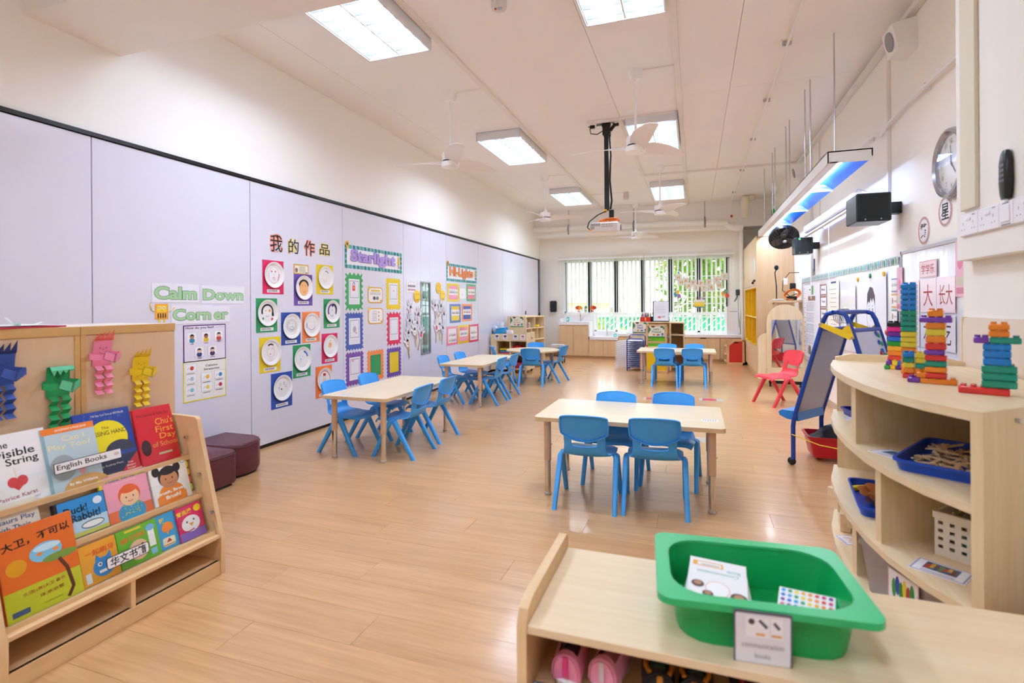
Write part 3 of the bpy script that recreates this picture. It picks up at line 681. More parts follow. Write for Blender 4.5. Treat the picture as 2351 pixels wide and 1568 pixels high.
t = thing('soap_dispenser', 'black wall soap dispenser left of the window', 'dispenser', (-3.267, YB, 1.07)); MB().box(-.078, .078, -.11, -.002, 0, .27, r=.018).build('body', paint('#17181C', .3), t); part('window', paint('#30343C', .2), t, (-.035, .035, -.113, -.108, .17, .2)); part('drip_tray', WPLAS, t, (-.05, .05, -.09, -.01, -.02, .0), r=.008)
t = thing('paper_bag', 'white crumpled plastic bag on the worktop', 'bag', (-1.35, 12.25, .577)); 
P = [[(-.13+.26*i/8, -.09+.18*j/8, max(.0, .13*(sin(pi*i/8)*sin(pi*j/8))**.5+.02*rnd.random())) for j in range(9)] for i in range(9)]; MB().grid(P, .002).build('bag_skin', paint('#EDF0F4', .4), t)
# air purifier
t = thing('air_purifier', 'tall white air purifier at the right end of the worktop', 'purifier', (.765, 12.22, .577))
b = MB(); b.prism([(-.115, 0), (.115, 0), (.115, .555), (.05, .59), (-.04, .6), (-.115, .6)], -.1, .1, 'y'); b.build('body', paint('#EFEEF1', .35, .01), t); part('vent', paint('#A9A8AE', .5), t, (-.05, .1, -.102, -.099, .492, .505)); part('side_panel', paint('#DAD9E0', .4), t, (.116, .119, -.08, .08, .03, .5)); MB().tube([(.12, -.02, .45), (.15, -.03, .2), (.16, -.03, .06), (.13, -.03, .0)], .004, 6).build('power_cord', paint('#55585C', .5), t)
t = thing('wall_socket', 'dark plug adaptor on the wall beside the window', 'socket', (.93, 12.35, 1.42)); part('adaptor', paint('#3E434C', .4), t, (-.08, 0, -.05, .05, 0, .13), r=.01); MB().tube([(-.05, 0, 0), (-.07, -.02, -.07), (-.11, -.02, -.13)], .012, 6).build('cable', paint('#55585E', .5), t); MB().tube([(-.04, 0, 0), (-.03, -.02, -.3), (-.02, -.02, -.7)], .004, 6).build('power_cord', paint('#55585C', .5), t)
# ================================================================== TALL CUPBOARD WITH YELLOW PIGEON-HOLES
tc = thing('tall_cupboard', 'tall wooden cupboard with yellow pigeon holes at the far right', 'cupboard', (.97, 9.5, 0))
part('end_panel', OAKZ, tc, (0, .557, 0, .03, 0, 2.36)); part('back', OAKZ, tc, (.3, .557, .03, 2.5, .06, 2.36)); part('plinth', OAKZ, tc, (.03, .06, .03, 2.5, 0, .07)); part('top', OAKZ, tc, (0, .557, .03, 2.5, 2.33, 2.36)); part('bottom', OAKZ, tc, (.02, .557, .03, 2.5, .06, .08)); part('mid_board', OAKZ, tc, (0, .3, .03, 2.5, 1.52, 1.55), (0, .3, .03, 2.5, .5, .525), (0, .3, 2.1, 2.5, .525, 1.52))
for k in range(2):
    for z0, z1 in ((.085, .5), (1.555, 2.33)):
        d = part('door', CABW, tc, (0, .018, .035+k*1.23, 1.255+k*1.23, z0, z1), r=.001)
        for q in ((.12,) if z0 < 1 else ()): MB().cyl((-.012, .6+k*.9, z1-.07), (0, .6+k*.9, z1-.07), .012, n=10).build('knob', paint('#E9DCC4', .4), d)
for yy, zz in ((.2, 1.63), (.42, 1.6)): MB().ball((-.015, yy, zz), .022).build('knob', BLACK, tc)
YEL = paint('#E3B60C', .4, .02); b = part('pigeon_holes', YEL, tc, (.28, .3, .09, 2.1, .525, 1.52), (0, .3, .07, .09, .525, 1.52), (0, .3, 2.08, 2.1, .525, 1.52), (0, .3, .09, 2.08, .525, .54), (0, .3, .09, 2.08, 1.505, 1.52))
for k in (1, 2): part('divider', YEL, tc, (0, .29, .08+k*.667, .1+k*.667, .535, 1.51))
part('shelf', paint('#F0D45A', .4), tc, (.0, .29, .09, 2.08, 1.0, 1.015)); part('paper', paint('#F2F0EC', .7), tc, (.05, .12, .3, .32, .54, .7))
part('notice', paint('#E4E6EE', .4), tc, (-.003, -.001, .12, .3, 1.75, 2.0))

# ================================================================== LEFT: STORAGE UNITS, PAPER FIGURES, BOOK RACK
PINKM = wood('#E3C4A2', '#D9B794', 'z', .6, contrast=.7); BAND = wood('#D9AF72', '#CFA262', 'y', 1.)
XC_ = -2.46
def unit(y0, y1, lb):
    t = thing('storage_unit', lb, 'cabinet', (XC_, y0, 0), group='wooden storage units behind the book rack'); L = y1-y0
    part('body', PINKM, t, (-.42, 0, 0, L, 0, 1.155)); part('top_board', paint('#EFE3D6', .5, .01), t, (-.42, .0, 0, L, 1.155, 1.1705)); part('edge_strip', BAND, t, (0, .006, 0, L, 1.135, 1.1715), r=.001)
    return t
u1 = unit(.35, 1.486, 'wooden storage unit with the blue and green paper figures'); part('side_strip', BAND, u1, (0, .004, 1.116, 1.136, 0, 1.135)); u2 = unit(1.488, 1.914, 'wooden storage unit with the pink and yellow paper figures'); part('side_strip', BAND, u2, (0, .004, 0, .02, 0, 1.135))
def figure(y, z, h, dark, lb, down=False, tilt=0., s=1.):
    t = thing('paper_figure', lb, 'paper craft', (XC_+.001, y, z), group='accordion-leg paper figures', rot=(0, tilt, L90)); t.scale = (s, s, s)
    m = paint(h, .6, .03, 20.); ink = '#2A2A30'
    P = [[(-.039+.078*j/6, -.010-.006*sin(pi*j/6)-.012*(1-i/8), -.115+.115*i/8) for j in range(7)] for i in range(9)]
    for r in P:
        for k, p in enumerate(r): r[k] = (p[0], -.004-(.010 if not down else .006)*((p[2]+.115)/.115)**2-.002*sin(pi*k/6), p[2])
    MB().grid(P, .0006).build('body', m, t)
    # hair: a zigzag strip curling outward (or folded over the face)
    q = MB(); n = 4; spikes = [.024, .03, .034, .04]
    for k in range(n):
        a = -.039+.078*k/n; b_ = a+.078/n; tip = (b_-.002 if not down else (a+b_)/2)
        if down: v = [(a, -.012, .0), (b_, -.012, .0), (b_, -.028, .002), (a, -.028, .002), (b_, -.036, -.012), (a, -.036, -.012), (tip, -.036, -.034+.004*k)]; f = [(0, 1, 2, 3), (3, 2, 4, 5), (5, 4, 6)]
        else: v = [(a, -.0155, -.001), (b_, -.0155, -.001), (b_, -.022, .008), (a, -.022, .010), (tip, -.030, .008+spikes[k])]; f = [(0, 1, 2, 3), (3, 2, 4)]
        q.add(v, f)
    q.build('hair', paint(dark, .6, .03, 20.), t, smooth=0)
    for sg in (-1, 1):
        P = []
        for i in range(9):
            a = i/8*pi*1.05; u = sg*(.039+.024*sin(a)-.034*max(0, (i-4)/4)); yy = -.006-.034*(1-cos(a))/2-.012*(i/8)
            P.append([(u, yy, -.062-.012*i/8+dz) for dz in (-.012, 0, .012)])
        MB().grid(P, .0006).build('arm', m, t)
    bk = MB(); a0 = (-.016, -.056, -.088); bk.add([(-.026, -.052, -.078), (.012, -.066, -.098), (.020, -.066, -.062), (-.014, -.052, -.046)], [(0, 1, 2, 3)]).add([(.012, -.066, -.098), (.046, -.05, -.080), (.05, -.05, -.048), (.020, -.066, -.062)], [(0, 1, 2, 3)]); bk.build('book', paint(dark if down else h, .6, .05, 30.), t, smooth=0)
    ln = MB().use(paint(ink, .6, 0))
    for a, b_ in (((-.026, -.0525, -.078), (.012, -.0665, -.098)), ((.012, -.0665, -.098), (.020, -.0665, -.062)), ((.008, -.0655, -.096), (.016, -.0655, -.061)), ((-.026, -.0525, -.078), (-.014, -.0525, -.046)), ((.012, -.0665, -.098), (.046, -.0505, -.080)), ((-.014, -.0525, -.046), (.020, -.0665, -.062))): ln.cyl(a, b_, .0006, n=4)
    ln.build('ink_line', None, t)
    for sg in (-1, 1):
        P = []
        for i in range(8): P.append([(sg*.019+d*.0145+.003*(i % 2), -.006-.016*(i % 2), -.112-.0175*i) for d in (-1, 1)])
        MB().grid(P, .0005).build('leg', m, t, smooth=0)
    f = Print(w0=.013)
    cz = -.045
    for sg in (-1, 1): f.ell(sg*.013, cz+.012, .0022, .0022, '#14141A', 8)
    f.arc(0, cz+.003, .004, .004, .0009, ink, 30, 180, 8); f.arc(0, cz-.001, .017, .014, .0011, ink, 200, 340, 10); f.build('face', None, t, smooth=0)
figure(1.216, 1.08, '#2F4FA0', '#24397A', 'blue paper figure reading a book, cut by the left edge', s=1.05); figure(1.402, 1.012, '#1FA35A', '#5FC394', 'green paper figure with hair folded over its eyes', True, s=1.07)
figure(1.571, 1.108, '#F08AAC', '#E8685F', 'pink paper figure with spiky red hair'); figure(1.738, 1.02, '#EBC714', '#DDB010', 'yellow paper figure above the red book', s=.98)
# papers on top of the units
def flat(name, lb, cat, y, x, z, w, d, h, rz, th=.002, grp=None):
    return tag(MB().box(-w/2, w/2, -d/2, d/2, 0, th).build(name, paint(h, .6, .01), None, (x, y, z), rz), lb, cat, grp)
flat('red_folder', 'red folder lying on top of the storage unit', 'folder', 1.22, -2.6, 1.1722, .3, .42, '#B5203C', .1, .006)
for k, (yy, h, rz) in enumerate(((1.16, '#EDEFF3', .25), (1.28, '#F5F5F3', -.1))): flat('paper_sheet', ['upper left paper sheet lying on the red folder', 'paper sheet at the right end of the red folder'][k], 'paper', yy, -2.59, 1.1785+.003*k, .21, .26, h, rz, .002, 'loose papers on the storage unit')
for k, (yy, rz, h) in enumerate(((1.09, .9, '#2A3FA8'), (1.29, 1.2, '#3E6FC0'))):
    t = thing('pen', ['blue pen at the left end of the papers', 'blue and green pen lying beside the paper curl'][k], 'pen', (-2.5, yy, 1.189), rz, 'pens on the papers'); MB().cyl((0, -.07, 0), (0, .05, 0), .0045, n=8).build('barrel', paint(['#E8ECF4', '#9FD6CC'][k], .3), t); MB().cyl((0, .05, 0), (0, .085, 0), .005, n=8).build('cap', paint(h, .3), t)
P = [[(-2.52-.02*j, 1.27+.03*i, 1.182+.012*i*(i-3)*.25+.008*max(0, 2-i)**2) for j in range(2)] for i in range(5)]
tag(MB().grid(P, .0008).build('paper_curl', paint('#F4F4F2', .6)), 'white curl of paper standing up from the pile', 'paper')
# ------------------------------------------------------------------ book rack
RY0, RY1 = 1.055, 1.88
bk_ = thing('book_rack', 'low tilted wooden book display rack full of picture books', 'book rack', (0, 0, 0))
prof = [(-2.45, 0), (-2.10, 0), (-2.098, .17), (-2.112, .2)]+[(-2.262+.02*cos(a)+.0, .69+.035*sin(a)) for a in (0, .5, 1., 1.5)]+[(-2.38, .728), (-2.45, .728)]
for a, b_ in ((RY0-.022, RY0), (RY1-.022, RY1)): MB().prism(prof, a, b_, 'y').build('side_panel', MAPLEZ, bk_)
Y0, Y1 = RY0+.0005, RY1-.0225
TI = [(-2.293, .536), (-2.213, .365), (-2.130, .196)]
for k, (x, z) in enumerate(TI):
    part('ledge', MAPLE, bk_, (x-.075, x-.012, Y0, Y1, z-.014, z-.002)); part('lip', MAPLE, bk_, (x-.012, x, Y0, Y1, z-.016, z+.006), r=.001)
    h = .18 if k else .19
    MB().prism([(x-.075, z-.014), (x-.063, z-.014), (x-.063-.062, z+h), (x-.075-.062, z+h)], Y0, Y1, 'y').build('sloped_back', MAPLEZ, bk_)
    if k: MB().prism([(x-.012, z-.016), (x-.016, z-.016), (x-.016, z-.03), (x-.012, z-.03)], Y0, Y1, 'y').build('under_strip', MAPLE, bk_)
    ac = MB(); ac.prism([(x-.0025, z+.006), (x+.0005, z+.006), (x-.0195, z+.104), (x-.0225, z+.104)], Y0+.004, Y1-.004, 'y'); ac = ac.build('acrylic_strip', glass('#FCFEFE', .015), bk_)
    MB().cyl((x-.014, Y1-.012, z+.092), (x-.005, Y1-.012, z+.094), .008, n=12).build('fixing', STEEL, ac)
part('base_board', MAPLE, bk_, (-2.44, -2.103, Y0, Y1, .168, .184), r=.001); part('bottom_board', MAPLE, bk_, (-2.44, -2.112, Y0, Y1, .048, .062)); part('kick_rail', MAPLE, bk_, (-2.125, -2.105, Y0, Y1, 0, .062), r=.001); part('divider', MAPLEZ, bk_, (-2.43, -2.108, 1.45, 1.468, .062, .168)); part('back_panel', MAPLEZ, bk_, (-2.448, -2.44, Y0, Y1, .0, .72))
def lab(body, y0, y1, k, cz, w, hh, lb, cjk):
    x, z = TI[k]; th = math.atan2(.02, .098)
    t = thing('rack_label', lb, 'label', (x-.004-(cz-z-.03)*.2, (y0+y1)/2, cz), rot=(-th, 0, L90)); t.location.x += .004
    MB().prism(rrect(0, 0, w, hh, .004 if not cjk else .008, 3), -.001, .0, 'y').build('card', paint('#1E1C20', .4), t); p = Print(w0=.001); p.rr(0, 0, w-.005, hh-.005, .003 if not cjk else .007, '#F2F0F4'); p.text(body, -.025 if not cjk else 0, 0, w*.72 if not cjk else w*.84, None if cjk else hh*.6, '#17141A', .012 if not cjk else .02)
    if not cjk: p.ell(w*.42, .002, .012, .007, '#D8CEC6')
    p.build('lettering', None, t, smooth=0)
lab('English Books', 1.302, 1.55, 0, .634, .248, .042, 'white label strip reading English Books', False); lab('华文书籍', 1.38, 1.543, 2, .263, .165, .044, 'white label strip with four Chinese characters', True)
def book(y0, y1, hh, k, lb, cover, fn=None, th=.012, back=0., rz=0., tilt=17, spine=None):
    x, z = TI[k]; W = y1-y0
    t = thing('picture_book', lb, 'book', (x-.028-back, (y0+y1)/2, z+.001), rot=(-radians(tilt), 0, L90), group='picture books on the rack')
    b = MB(); b.use(paint(cover, .35, .02)).box(-W/2, W/2, 0, .0016, 0, hh, r=.0004).box(-W/2, W/2, th-.0016, th, 0, hh, r=.0004).box(-W/2-.0005, -W/2+.002, 0, th, 0, hh)
    if spine: b.use(paint(spine, .4)).box(-W/2-.0008, -W/2+.010, -.0003, th, .0005, hh-.0005)
    b.build('cover', None, t); part('pages', paint('#F3F0EA', .7, .03, 300.), t, (-W/2+.002, W/2-.002, .0016, th-.0016, .002, hh-.002))
    if fn: p = Print(w0=.0004, step=.00003, rough=.35); fn(p, W, hh); p.build('cover_print', None, t, smooth=0)
    return t
def cv1(p, W, H):
    p.text('The', -.03, H*.85, .05, .024, '#1E1A1C', .01); p.text('Invisible', -.005, H*.72, .155, .028, '#1E1A1C', .01, .03); p.text('String', .03, H*.59, .1, .034, '#1E1A1C', .012, .03)
    p.line([(.0, H*.52), (.004, H*.36)], .002, '#E9D9A0'); p.ell(-.008, H*.315, .017, .019, '#D33A3C'); p.ell(.02, H*.32, .017, .019, '#D33A3C'); p.poly([(-.024, H*.30), (.036, H*.31), (.004, H*.19)], '#D33A3C')
    p.rect(-W/2+.004, H*.14, -W/2+.03, H*.34, '#8FC8B4'); p.rect(-W/2+.03, H*.16, -W/2+.055, H*.30, '#D9584A'); p.text('Patrice Karst', .0, H*.12, .12, .014, '#B5485C', .004, .05); p.text('Illustrated by Geoff Stevenson', .0, H*.045, .13, .007, '#77717A', 0, .05)
def cv2(p, W, H):
    p.rect(-W/2, H*.9, W/2, H, '#EC7F2A'); p.text('AN ELEPHANT & PIGGIE BOOK', .01, H*.948, W*.6, .009, '#FFF6EA', .015); p.text('Can I', .012, H*.80, .08, .022, '#EFE6B4', .012); p.text('Play Too?', -.004, H*.675, .15, .026, '#EFE6B4', .012)
    p.ell(.03, -.005, W*.44, H*.20, '#D8A45C', 24, 0, 180); p.ell(-.04, H*.36, .045, .05, '#A7AFB4'); p.ell(.022, H*.27, .012, .022, '#E8A0A4'); p.text('By Mo Willems', .02, H*.07, .1, .013, '#FFFFFF', .02)
def cv3(p, W, H):
    for k in range(26): p.ell(-W/2+.02+rnd.random()*(W-.04), H*(.86+.11*rnd.random()), .002, .006, '#4C6CC4', 6, rot=rnd.random()*3)
    p.text('THE New York Times #1 BESTSELLER', .02, H*.93, W*.6, .009, '#F2EEE2', .006); p.ell(.005, H*.57, W*.36, H*.27, '#F0DE16', 28); p.rect(-W/2, 0, W/2, H*.28, '#2E3350'); p.ell(.045, H*.34, W*.27, H*.17, '#3C3F52', 24, 0, 180)
    p.text('The', .0, H*.73, .03, .011, '#2B2A18', .004); p.text('KISSING HAND', .01, H*.65, W*.66, .018, '#2B2A18', .004); p.text('by Audrey Penn', .0, H*.16, .09, .011, '#E8E2D2', .003); p.poly([(W/2, 0), (W/2, H*.28), (W*.12, 0)], '#C92430'); p.text('Free', W*.33, H*.135, .022, .008, '#FFE9D8', .004); p.text('Stickers', W*.33, H*.09, .038, .008, '#FFE9D8', .004); p.text('Inside!', W*.33, H*.045, .034, .008, '#FFE9D8', .004)
def cv4(p, W, H):
    p.text('Neil Gaiman & Adam Rex', .0, H*.87, W*.86, .013, '#7A1218', .004); p.text("Chu's", .045, H*.72, .085, .032, '#F0A63C', .008); p.text('First', .04, H*.58, .085, .028, '#F0A63C', .008); p.text('Day', .05, H*.44, .08, .034, '#F0A63C', .008); p.text('of School', .03, H*.32, .12, .022, '#F0A63C', .004)
    p.ell(-.06, H*.3, .022, H*.14, '#3A1A1E'); p.rect(-.01, H*.13, .055, H*.17, '#C9B890')
def cv5(p, W, H):
    p.text('JANE YOLEN & MARK TEAGUE', .0, H*.85, W*.9, .011, '#6A4A3C', .004); p.text('Dinosaurs Play', .0, H*.68, W*.86, .022, '#3B5E92', .012); p.text('with Their', .012, H*.55, W*.55, .02, '#3B5E92', .012); p.text('Friends?', .03, H*.42, W*.5, .022, '#3B5E92', .012); p.ell(-W*.3, H*.2, .03, H*.16, '#6E5A4C'); p.ell(-W*.2, H*.3, .018, .012, '#C0563E')
def cv6(p, W, H):
    p.rect(-W/2, 0, W/2, H*.42, '#BFDFF2'); p.rect(-W/2, 0, W/2, H*.12, '#C9C860'); p.frame(-W/2, 0, W/2, H, .0018, '#15181C'); p.text('Duck!', -.02, H*.72, W*.46, .028, '#16181C', .014); p.text('Rabbit!', .012, H*.5, W*.58, .03, '#16181C', .014); p.ell(W*.34, H*.80, .017, .015, '#DDEBF2'); p.ell(.03, H*.24, .04, H*.09, '#F6F6F4'); p.arc(.03, H*.24, .04, H*.09, .003, '#16181C')
def child(p, cx, cy, r, skin, hair, shirt):
    p.ell(cx, cy-r*1.6, r*1.35, r*1.1, shirt, 20); p.ell(cx, cy+r*.15, r*1.08, r*1.05, hair, 20); p.ell(cx, cy-r*.1, r*.92, r*.85, skin, 20); p.ell(cx, cy+r*.72, r*.85, r*.4, hair, 16)
    for s in (-1, 1): p.ell(cx+s*r*.35, cy-r*.05, r*.07, r*.09, '#22181A', 8)
    p.arc(cx, cy-r*.35, r*.25, r*.16, r*.06, '#B0403A', 200, 340, 8)
def cv7(p, W, H):
    p.rect(-W/2, 0, W/2, H*.24, '#E4703E'); child(p, .01, H*.47, .042, '#F6C79A', '#E0632A', '#3E9FC8')
    for k in range(40): a, b_ = rnd.random(), rnd.random(); p.ell(.01-.045+.09*a, H*.06+.05*b_, .0022, .0022, '#E6D44A', 6)
    p.text('Toes, Ears,', -.02, H*.9, W*.6, .015, '#2F6FC0', .02, .02); p.text('& Nose!', W*.33, H*.91, W*.3, .015, '#3E9E50', .02, .02); p.text('A lift-the-flap book', 0, H*.815, W*.5, .006, '#FFFFFF', 0)
def cv8(p, W, H):
    for s in (-1, 1): p.ell(-.01+s*.05, H*.82, .018, .022, '#2A2422', 12)
    child(p, -.005, H*.6, .046, '#C98A5C', '#2A2422', '#EE8A2C'); p.rect(-W*.42, 0, W*.36, H*.2, '#EE8A2C'); p.text('Brush, Brush,', .0, H*.27, W*.78, .016, '#FFFFFF', .03, .03); p.text('Brush!', .0, H*.15, W*.4, .016, '#FFFFFF', .03, .03); p.text('SCHOLASTIC', .01, H*.05, W*.34, .006, '#C03030', .01); p.ell(W*.41, H*.93, .014, .013, '#5FB7B8'); p.ell(W*.41, H*.93, .011, .010, '#F2F6F4'); p.text('ABC', W*.41, H*.93, .008, None, '#C04040')
def cv9(p, W, H):
    p.rect(-W/2, 0, W/2, H*.32, '#C7C82A'); p.text('大卫，不可以', .0, H*.83, W*.9, .03, '#15110E', .02, .06); p.ell(.02, H*.63, .05, .033, '#7FC4E4', 20); p.ell(.025, H*.68, .042, .012, '#C7E8F6', 16); p.ell(.0, H*.62, .01, .006, '#E88A3A'); p.ell(.05, H*.62, .01, .006, '#E88A3A')
    p.ell(.06, H*.53, .055, .014, '#7D9A3E', 20); p.line([(.055, H*.5), (.075, H*.36), (.085, H*.12), (.065, H*.02)], .012, '#5E2F1E'); p.ell(-.07, H*.56, .03, .028, '#D99A14', 18); p.rect(-.1, H*.04, -.05, H*.1, '#4A6080'); p.text('文/图:(美)大卫·香农', .0, H*.25, W*.56, .013, '#9C3420', .012, .05); p.text('翻译:余治莹', .01, H*.17, W*.4, .012, '#9C3420', .012, .05); p.text('河北教育出版社', .02, H*.07, W*.25, .005, '#6E5A20', 0)
def cv10(p, W, H):
    p.text('一起刷牙', .005, H*.76, W*.8, .022, '#D9551E', .02); p.ell(.012, H*.34, .04, .036, '#3D8FD0', 20); p.poly([(-.018, H*.52), (-.01, H*.68), (.005, H*.55)], '#3D8FD0'); p.poly([(.042, H*.52), (.04, H*.68), (.022, H*.56)], '#3D8FD0'); p.ell(-.002, H*.42, .008, .008, '#FFFFFF', 10); p.ell(.028, H*.42, .008, .008, '#FFFFFF', 10); p.ell(-.001, H*.42, .004, .004, '#16181C', 8); p.ell(.027, H*.42, .004, .004, '#16181C', 8); p.rect(-.008, H*.2, .034, H*.27, '#FFFFFF')
    for k in range(6): p.rect(-.002+.006*k, H*.2, -.0014+.006*k, H*.27, '#8AA8C0')
    p.rect(-W*.42, H*.06, -W*.28, H*.3, '#DCE8F0')
def cv11(p, W, H):
    p.text('自己拉', -.02, H*.74, W*.6, .022, '#E07A2E', .03, .06); p.ell(-.005, H*.36, .04, .04, '#F2C29A', 20); p.ell(-.02, H*.43, .007, .008, '#1E1E20', 8); p.ell(.012, H*.45, .007, .008, '#1E1E20', 8); p.ell(-.003, H*.36, .014, .009, '#E79A80', 12); p.rect(W*.24, H*.3, W*.4, H*.76, '#F4F4F2'); p.rect(W*.25, H*.08, W*.4, H*.24, '#8CC6E4'); p.ell(W*.32, H*.82, .02, .014, '#79BCE0', 14); p.rect(-W*.3, H*.9, W*.1, H*.96, '#E9C93A')
def cv12(p, W, H):
    p.text('饭', -.012, H*.82, .024, None, '#F2CE2C', .03); p.ell(.008, H*.58, .026, .026, '#EE8A34', 12, -30, 210); p.poly([(-.016, H*.66), (.034, H*.7), (.004, H*.4)], '#EE8A34'); p.rr(.004, H*.2, .056, .036, .008, '#F2E6C4'); p.poly([(-.008, H*.18), (.018, H*.19), (.006, H*.3)], '#C63A2C'); p.rect(-.022, H*.1, .03, H*.135, '#C98A4A')
def cv13(p, W, H):
    p.text('爱洗澡', -.025, H*.82, W*.6, .022, '#F2D42C', .03, .06); p.ell(W*.32, H*.84, .018, .016, '#F0D224', 16); p.rect(-W/2, 0, W/2, H*.24, '#8E6BC0'); p.ell(-.002, H*.45, .045, .036, '#F6F4F4', 20); p.ell(-.02, H*.52, .004, .005, '#1E1E20', 8); p.ell(.014, H*.54, .004, .005, '#1E1E20', 8); p.poly([(-.012, H*.46), (.012, H*.47), (.0, H*.36)], '#E9A22C'); p.line([(-.05, H*.3), (-.02, H*.24), (.01, H*.27)], .005, '#C8306A')
book(1.09, 1.318, .262, 0, 'white book with a red heart at the left end of the top row', '#F4F3F5', cv1); book(1.302, 1.49, .252, 0, 'pale blue book with an orange band across the top', '#C3D6DC', cv2, back=-.004, spine='#8FB4C0'); book(1.43, 1.655, .282, 0, 'blue book with a big yellow oval on the top row', '#25449F', cv3, back=.016); book(1.66, 1.84, .26, 0, 'bright red book with orange title in the top row', '#D2212B', cv4, back=.006)
book(1.062, 1.25, .2, 1, 'cream book half hidden behind the orange cover', '#F0E8D6', cv5, back=.012, tilt=20); book(1.285, 1.462, .148, 1, 'blue board book with black lettering in the middle row', '#2C8FD2', cv6, th=.02, spine='#16181C'); book(1.452, 1.645, .19, 1, 'pink book with an orange-haired child', '#EFA2B4', cv7, back=.004, spine='#E9D23A'); br = book(1.655, 1.832, .182, 1, 'white book of a child brushing teeth', '#F5F3F0', cv8, back=.004)
for k, h in enumerate(('#E8D42C', '#EFA93A', '#E2562E', '#B8D43A')): o = MB().prism(rrect(.089, .145-.036*k, .02, .032, .009, 4), .001, .009, 'y').build('index_tab', paint(h, .4), br)
book(1.082, 1.312, .3, 2, 'large orange and lime picture book at the lower left', '#DB6A1E', cv9, back=-.004, tilt=15); book(1.318, 1.452, .15, 2, 'orange board book with a blue cat face', '#E8A12A', cv10, th=.016, back=.004); book(1.456, 1.622, .15, 2, 'green board book beside the Chinese label', '#6DB52E', cv11, th=.016, back=.006); book(1.612, 1.712, .15, 2, 'sky blue board book with a carrot and a sandwich', '#3FA4DA', cv12, th=.016, back=.014); book(1.712, 1.838, .15, 2, 'magenta board book with a white bird face', '#D62F62', cv13, th=.016, back=.006)
# ------------------------------------------------------------------ maroon poufs
def pouf(cx, cy, pts, lb):
    t = thing('pouf', lb, 'pouf', (cx, cy, 0), group='maroon poufs'); n = len(pts); LE = paint('#5C2633', .38, .04, 30., .2, bscale=500.)
    rings = []
    for zz, k in ((.02, .97), (.035, 1), (.215, 1), (.235, .985), (.245, .95)): rings.append([(x*k, y*k, zz) for x, y in pts])
    MB().loft(rings).build('cushion', LE, t, smooth=50)
    MB().tube([(x*1.002, y*1.002, .222) for x, y in pts], .004, 6, closed=True).build('piping', paint('#4A1D29', .45), t); MB().prism([(x*.9, y*.9) for x, y in pts], 0, .02).build('base', BLACK, t)
def sector(w, d, r):
    return rrect(0, 0, w, d, .03, 4)
q = [(-.2, -.19), (.02, -.19), (.12, -.17), (.19, -.1), (.21, .0), (.19, .1), (.12, .17), (.02, .19), (-.2, .19)]
pouf(-3.33, 3.03, [(-.24, -.17), (.05, -.17), (.13, -.155), (.19, -.1), (.205, -.02), (.19, .08), (.14, .15), (.06, .18), (-.24, .18)], 'maroon pouf farther along the partition, with a rounded front'); pouf(-3.27, 2.66, [(-.26, -.18), (.2, -.18), (.215, -.17), (.22, -.15), (.22, .15), (.215, .17), (.2, .18), (-.26, .18)], 'maroon pouf half hidden behind the book rack')
# ================================================================== THINGS STUCK ON THE WHITE PARTITION
XW = XL+.0105
def sheet(name, lb, cat, y0, y1, z0, z1, h, grp=None, th=.0012, rough=.45, tilt=0., round_=0., w0=.0014):
    t = thing(name, lb, cat, (XW+.0002, (y0+y1)/2, (z0+z1)/2), rot=(0, tilt, L90), group=grp); w, hh = y1-y0, z1-z0
    b = MB(); b.prism(rrect(0, 0, w, hh, round_, 4) if round_ else [(-w/2, -hh/2), (w/2, -hh/2), (w/2, hh/2), (-w/2, hh/2)], -th, 0, 'y'); b.build('sheet', paint(h, rough, .012), t)
    return t, Print(w0=th+.0003), w, hh
GL = 'green lettering sheets on the partition'
for bd, y0, y1, z0, z1, lb in (('Calm', 2.631, 3.002, 1.285, 1.423, 'white sheet with the green word Calm'), ('Down', 3.025, 3.432, 1.276, 1.419, 'white sheet with the green word Down'), ('Corn', 2.776, 3.116, 1.125, 1.264, 'white sheet with the green letters C o r n'), ('er', 3.116, 3.285, 1.129, 1.256, 'white sheet with the green letters e r')):
    t, p, w, h = sheet('letter_sheet', lb, 'sign', y0, y1, z0, z1, '#EEEDF6', GL)
    k = {'Calm': (.34, .1), 'Down': (.39, .092), 'Corn': (.325, .092), 'er': (.14, .066)}[bd]; dz = -.012 if bd == 'er' else 0
    p.text(bd, 0, dz, k[0], k[1], '#4E6A52', .06); p.text(bd, 0, dz, k[0]-.006, k[1]-.006, '#A9D5A2', .04); p.build('lettering', None, t, smooth=0)
t, p, w, h = sheet('robot_cutout', 'orange paper robot waving next to the green letters', 'cut-out', 2.655, 2.752, 1.165, 1.275, '#E9A12C')
p.rect(-.036, -.002, .036, .044, '#F2CC2E')
for s in (-1, 1): p.ell(s*.016, .026, .009, .009, '#FFFFFF', 12); p.ell(s*.016, .026, .004, .004, '#1A1A1C', 8)
for k in range(4): p.rect(-.03+.018*k, -.045, -.022+.018*k, -.012, '#2A2622')
p.arc(0, .012, .008, .006, .0015, '#8A5A14', 200, 340, 8); p.build('printing', None, t, smooth=0)
m = MB(); m.tube([(-.05, -.001, .0), (-.075, -.001, .01), (-.085, -.001, .05), (-.08, -.001, .065)], .006, 6, flat=.2).tube([(.05, -.001, .0), (.075, -.001, .01), (.095, -.001, .03)], .006, 6, flat=.2).tube([(-.018, -.001, -.055), (-.018, -.001, -.078)], .007, 6, flat=.2).tube([(.018, -.001, -.055), (.018, -.001, -.078)], .007, 6, flat=.2); m.build('limb', paint('#EFC840', .5), t)
t, p, w, h = sheet('feelings_poster', 'purple-edged poster asking how you feel with five faces', 'poster', 2.869, 3.242, .832, 1.114, '#5E1E78'); p.rect(-w/2+.008, -h/2+.008, w/2-.008, h/2-.008, '#E9E4F4'); p.text('How do you feel?', -.045, .117, .245, .024, '#18161E', .02)
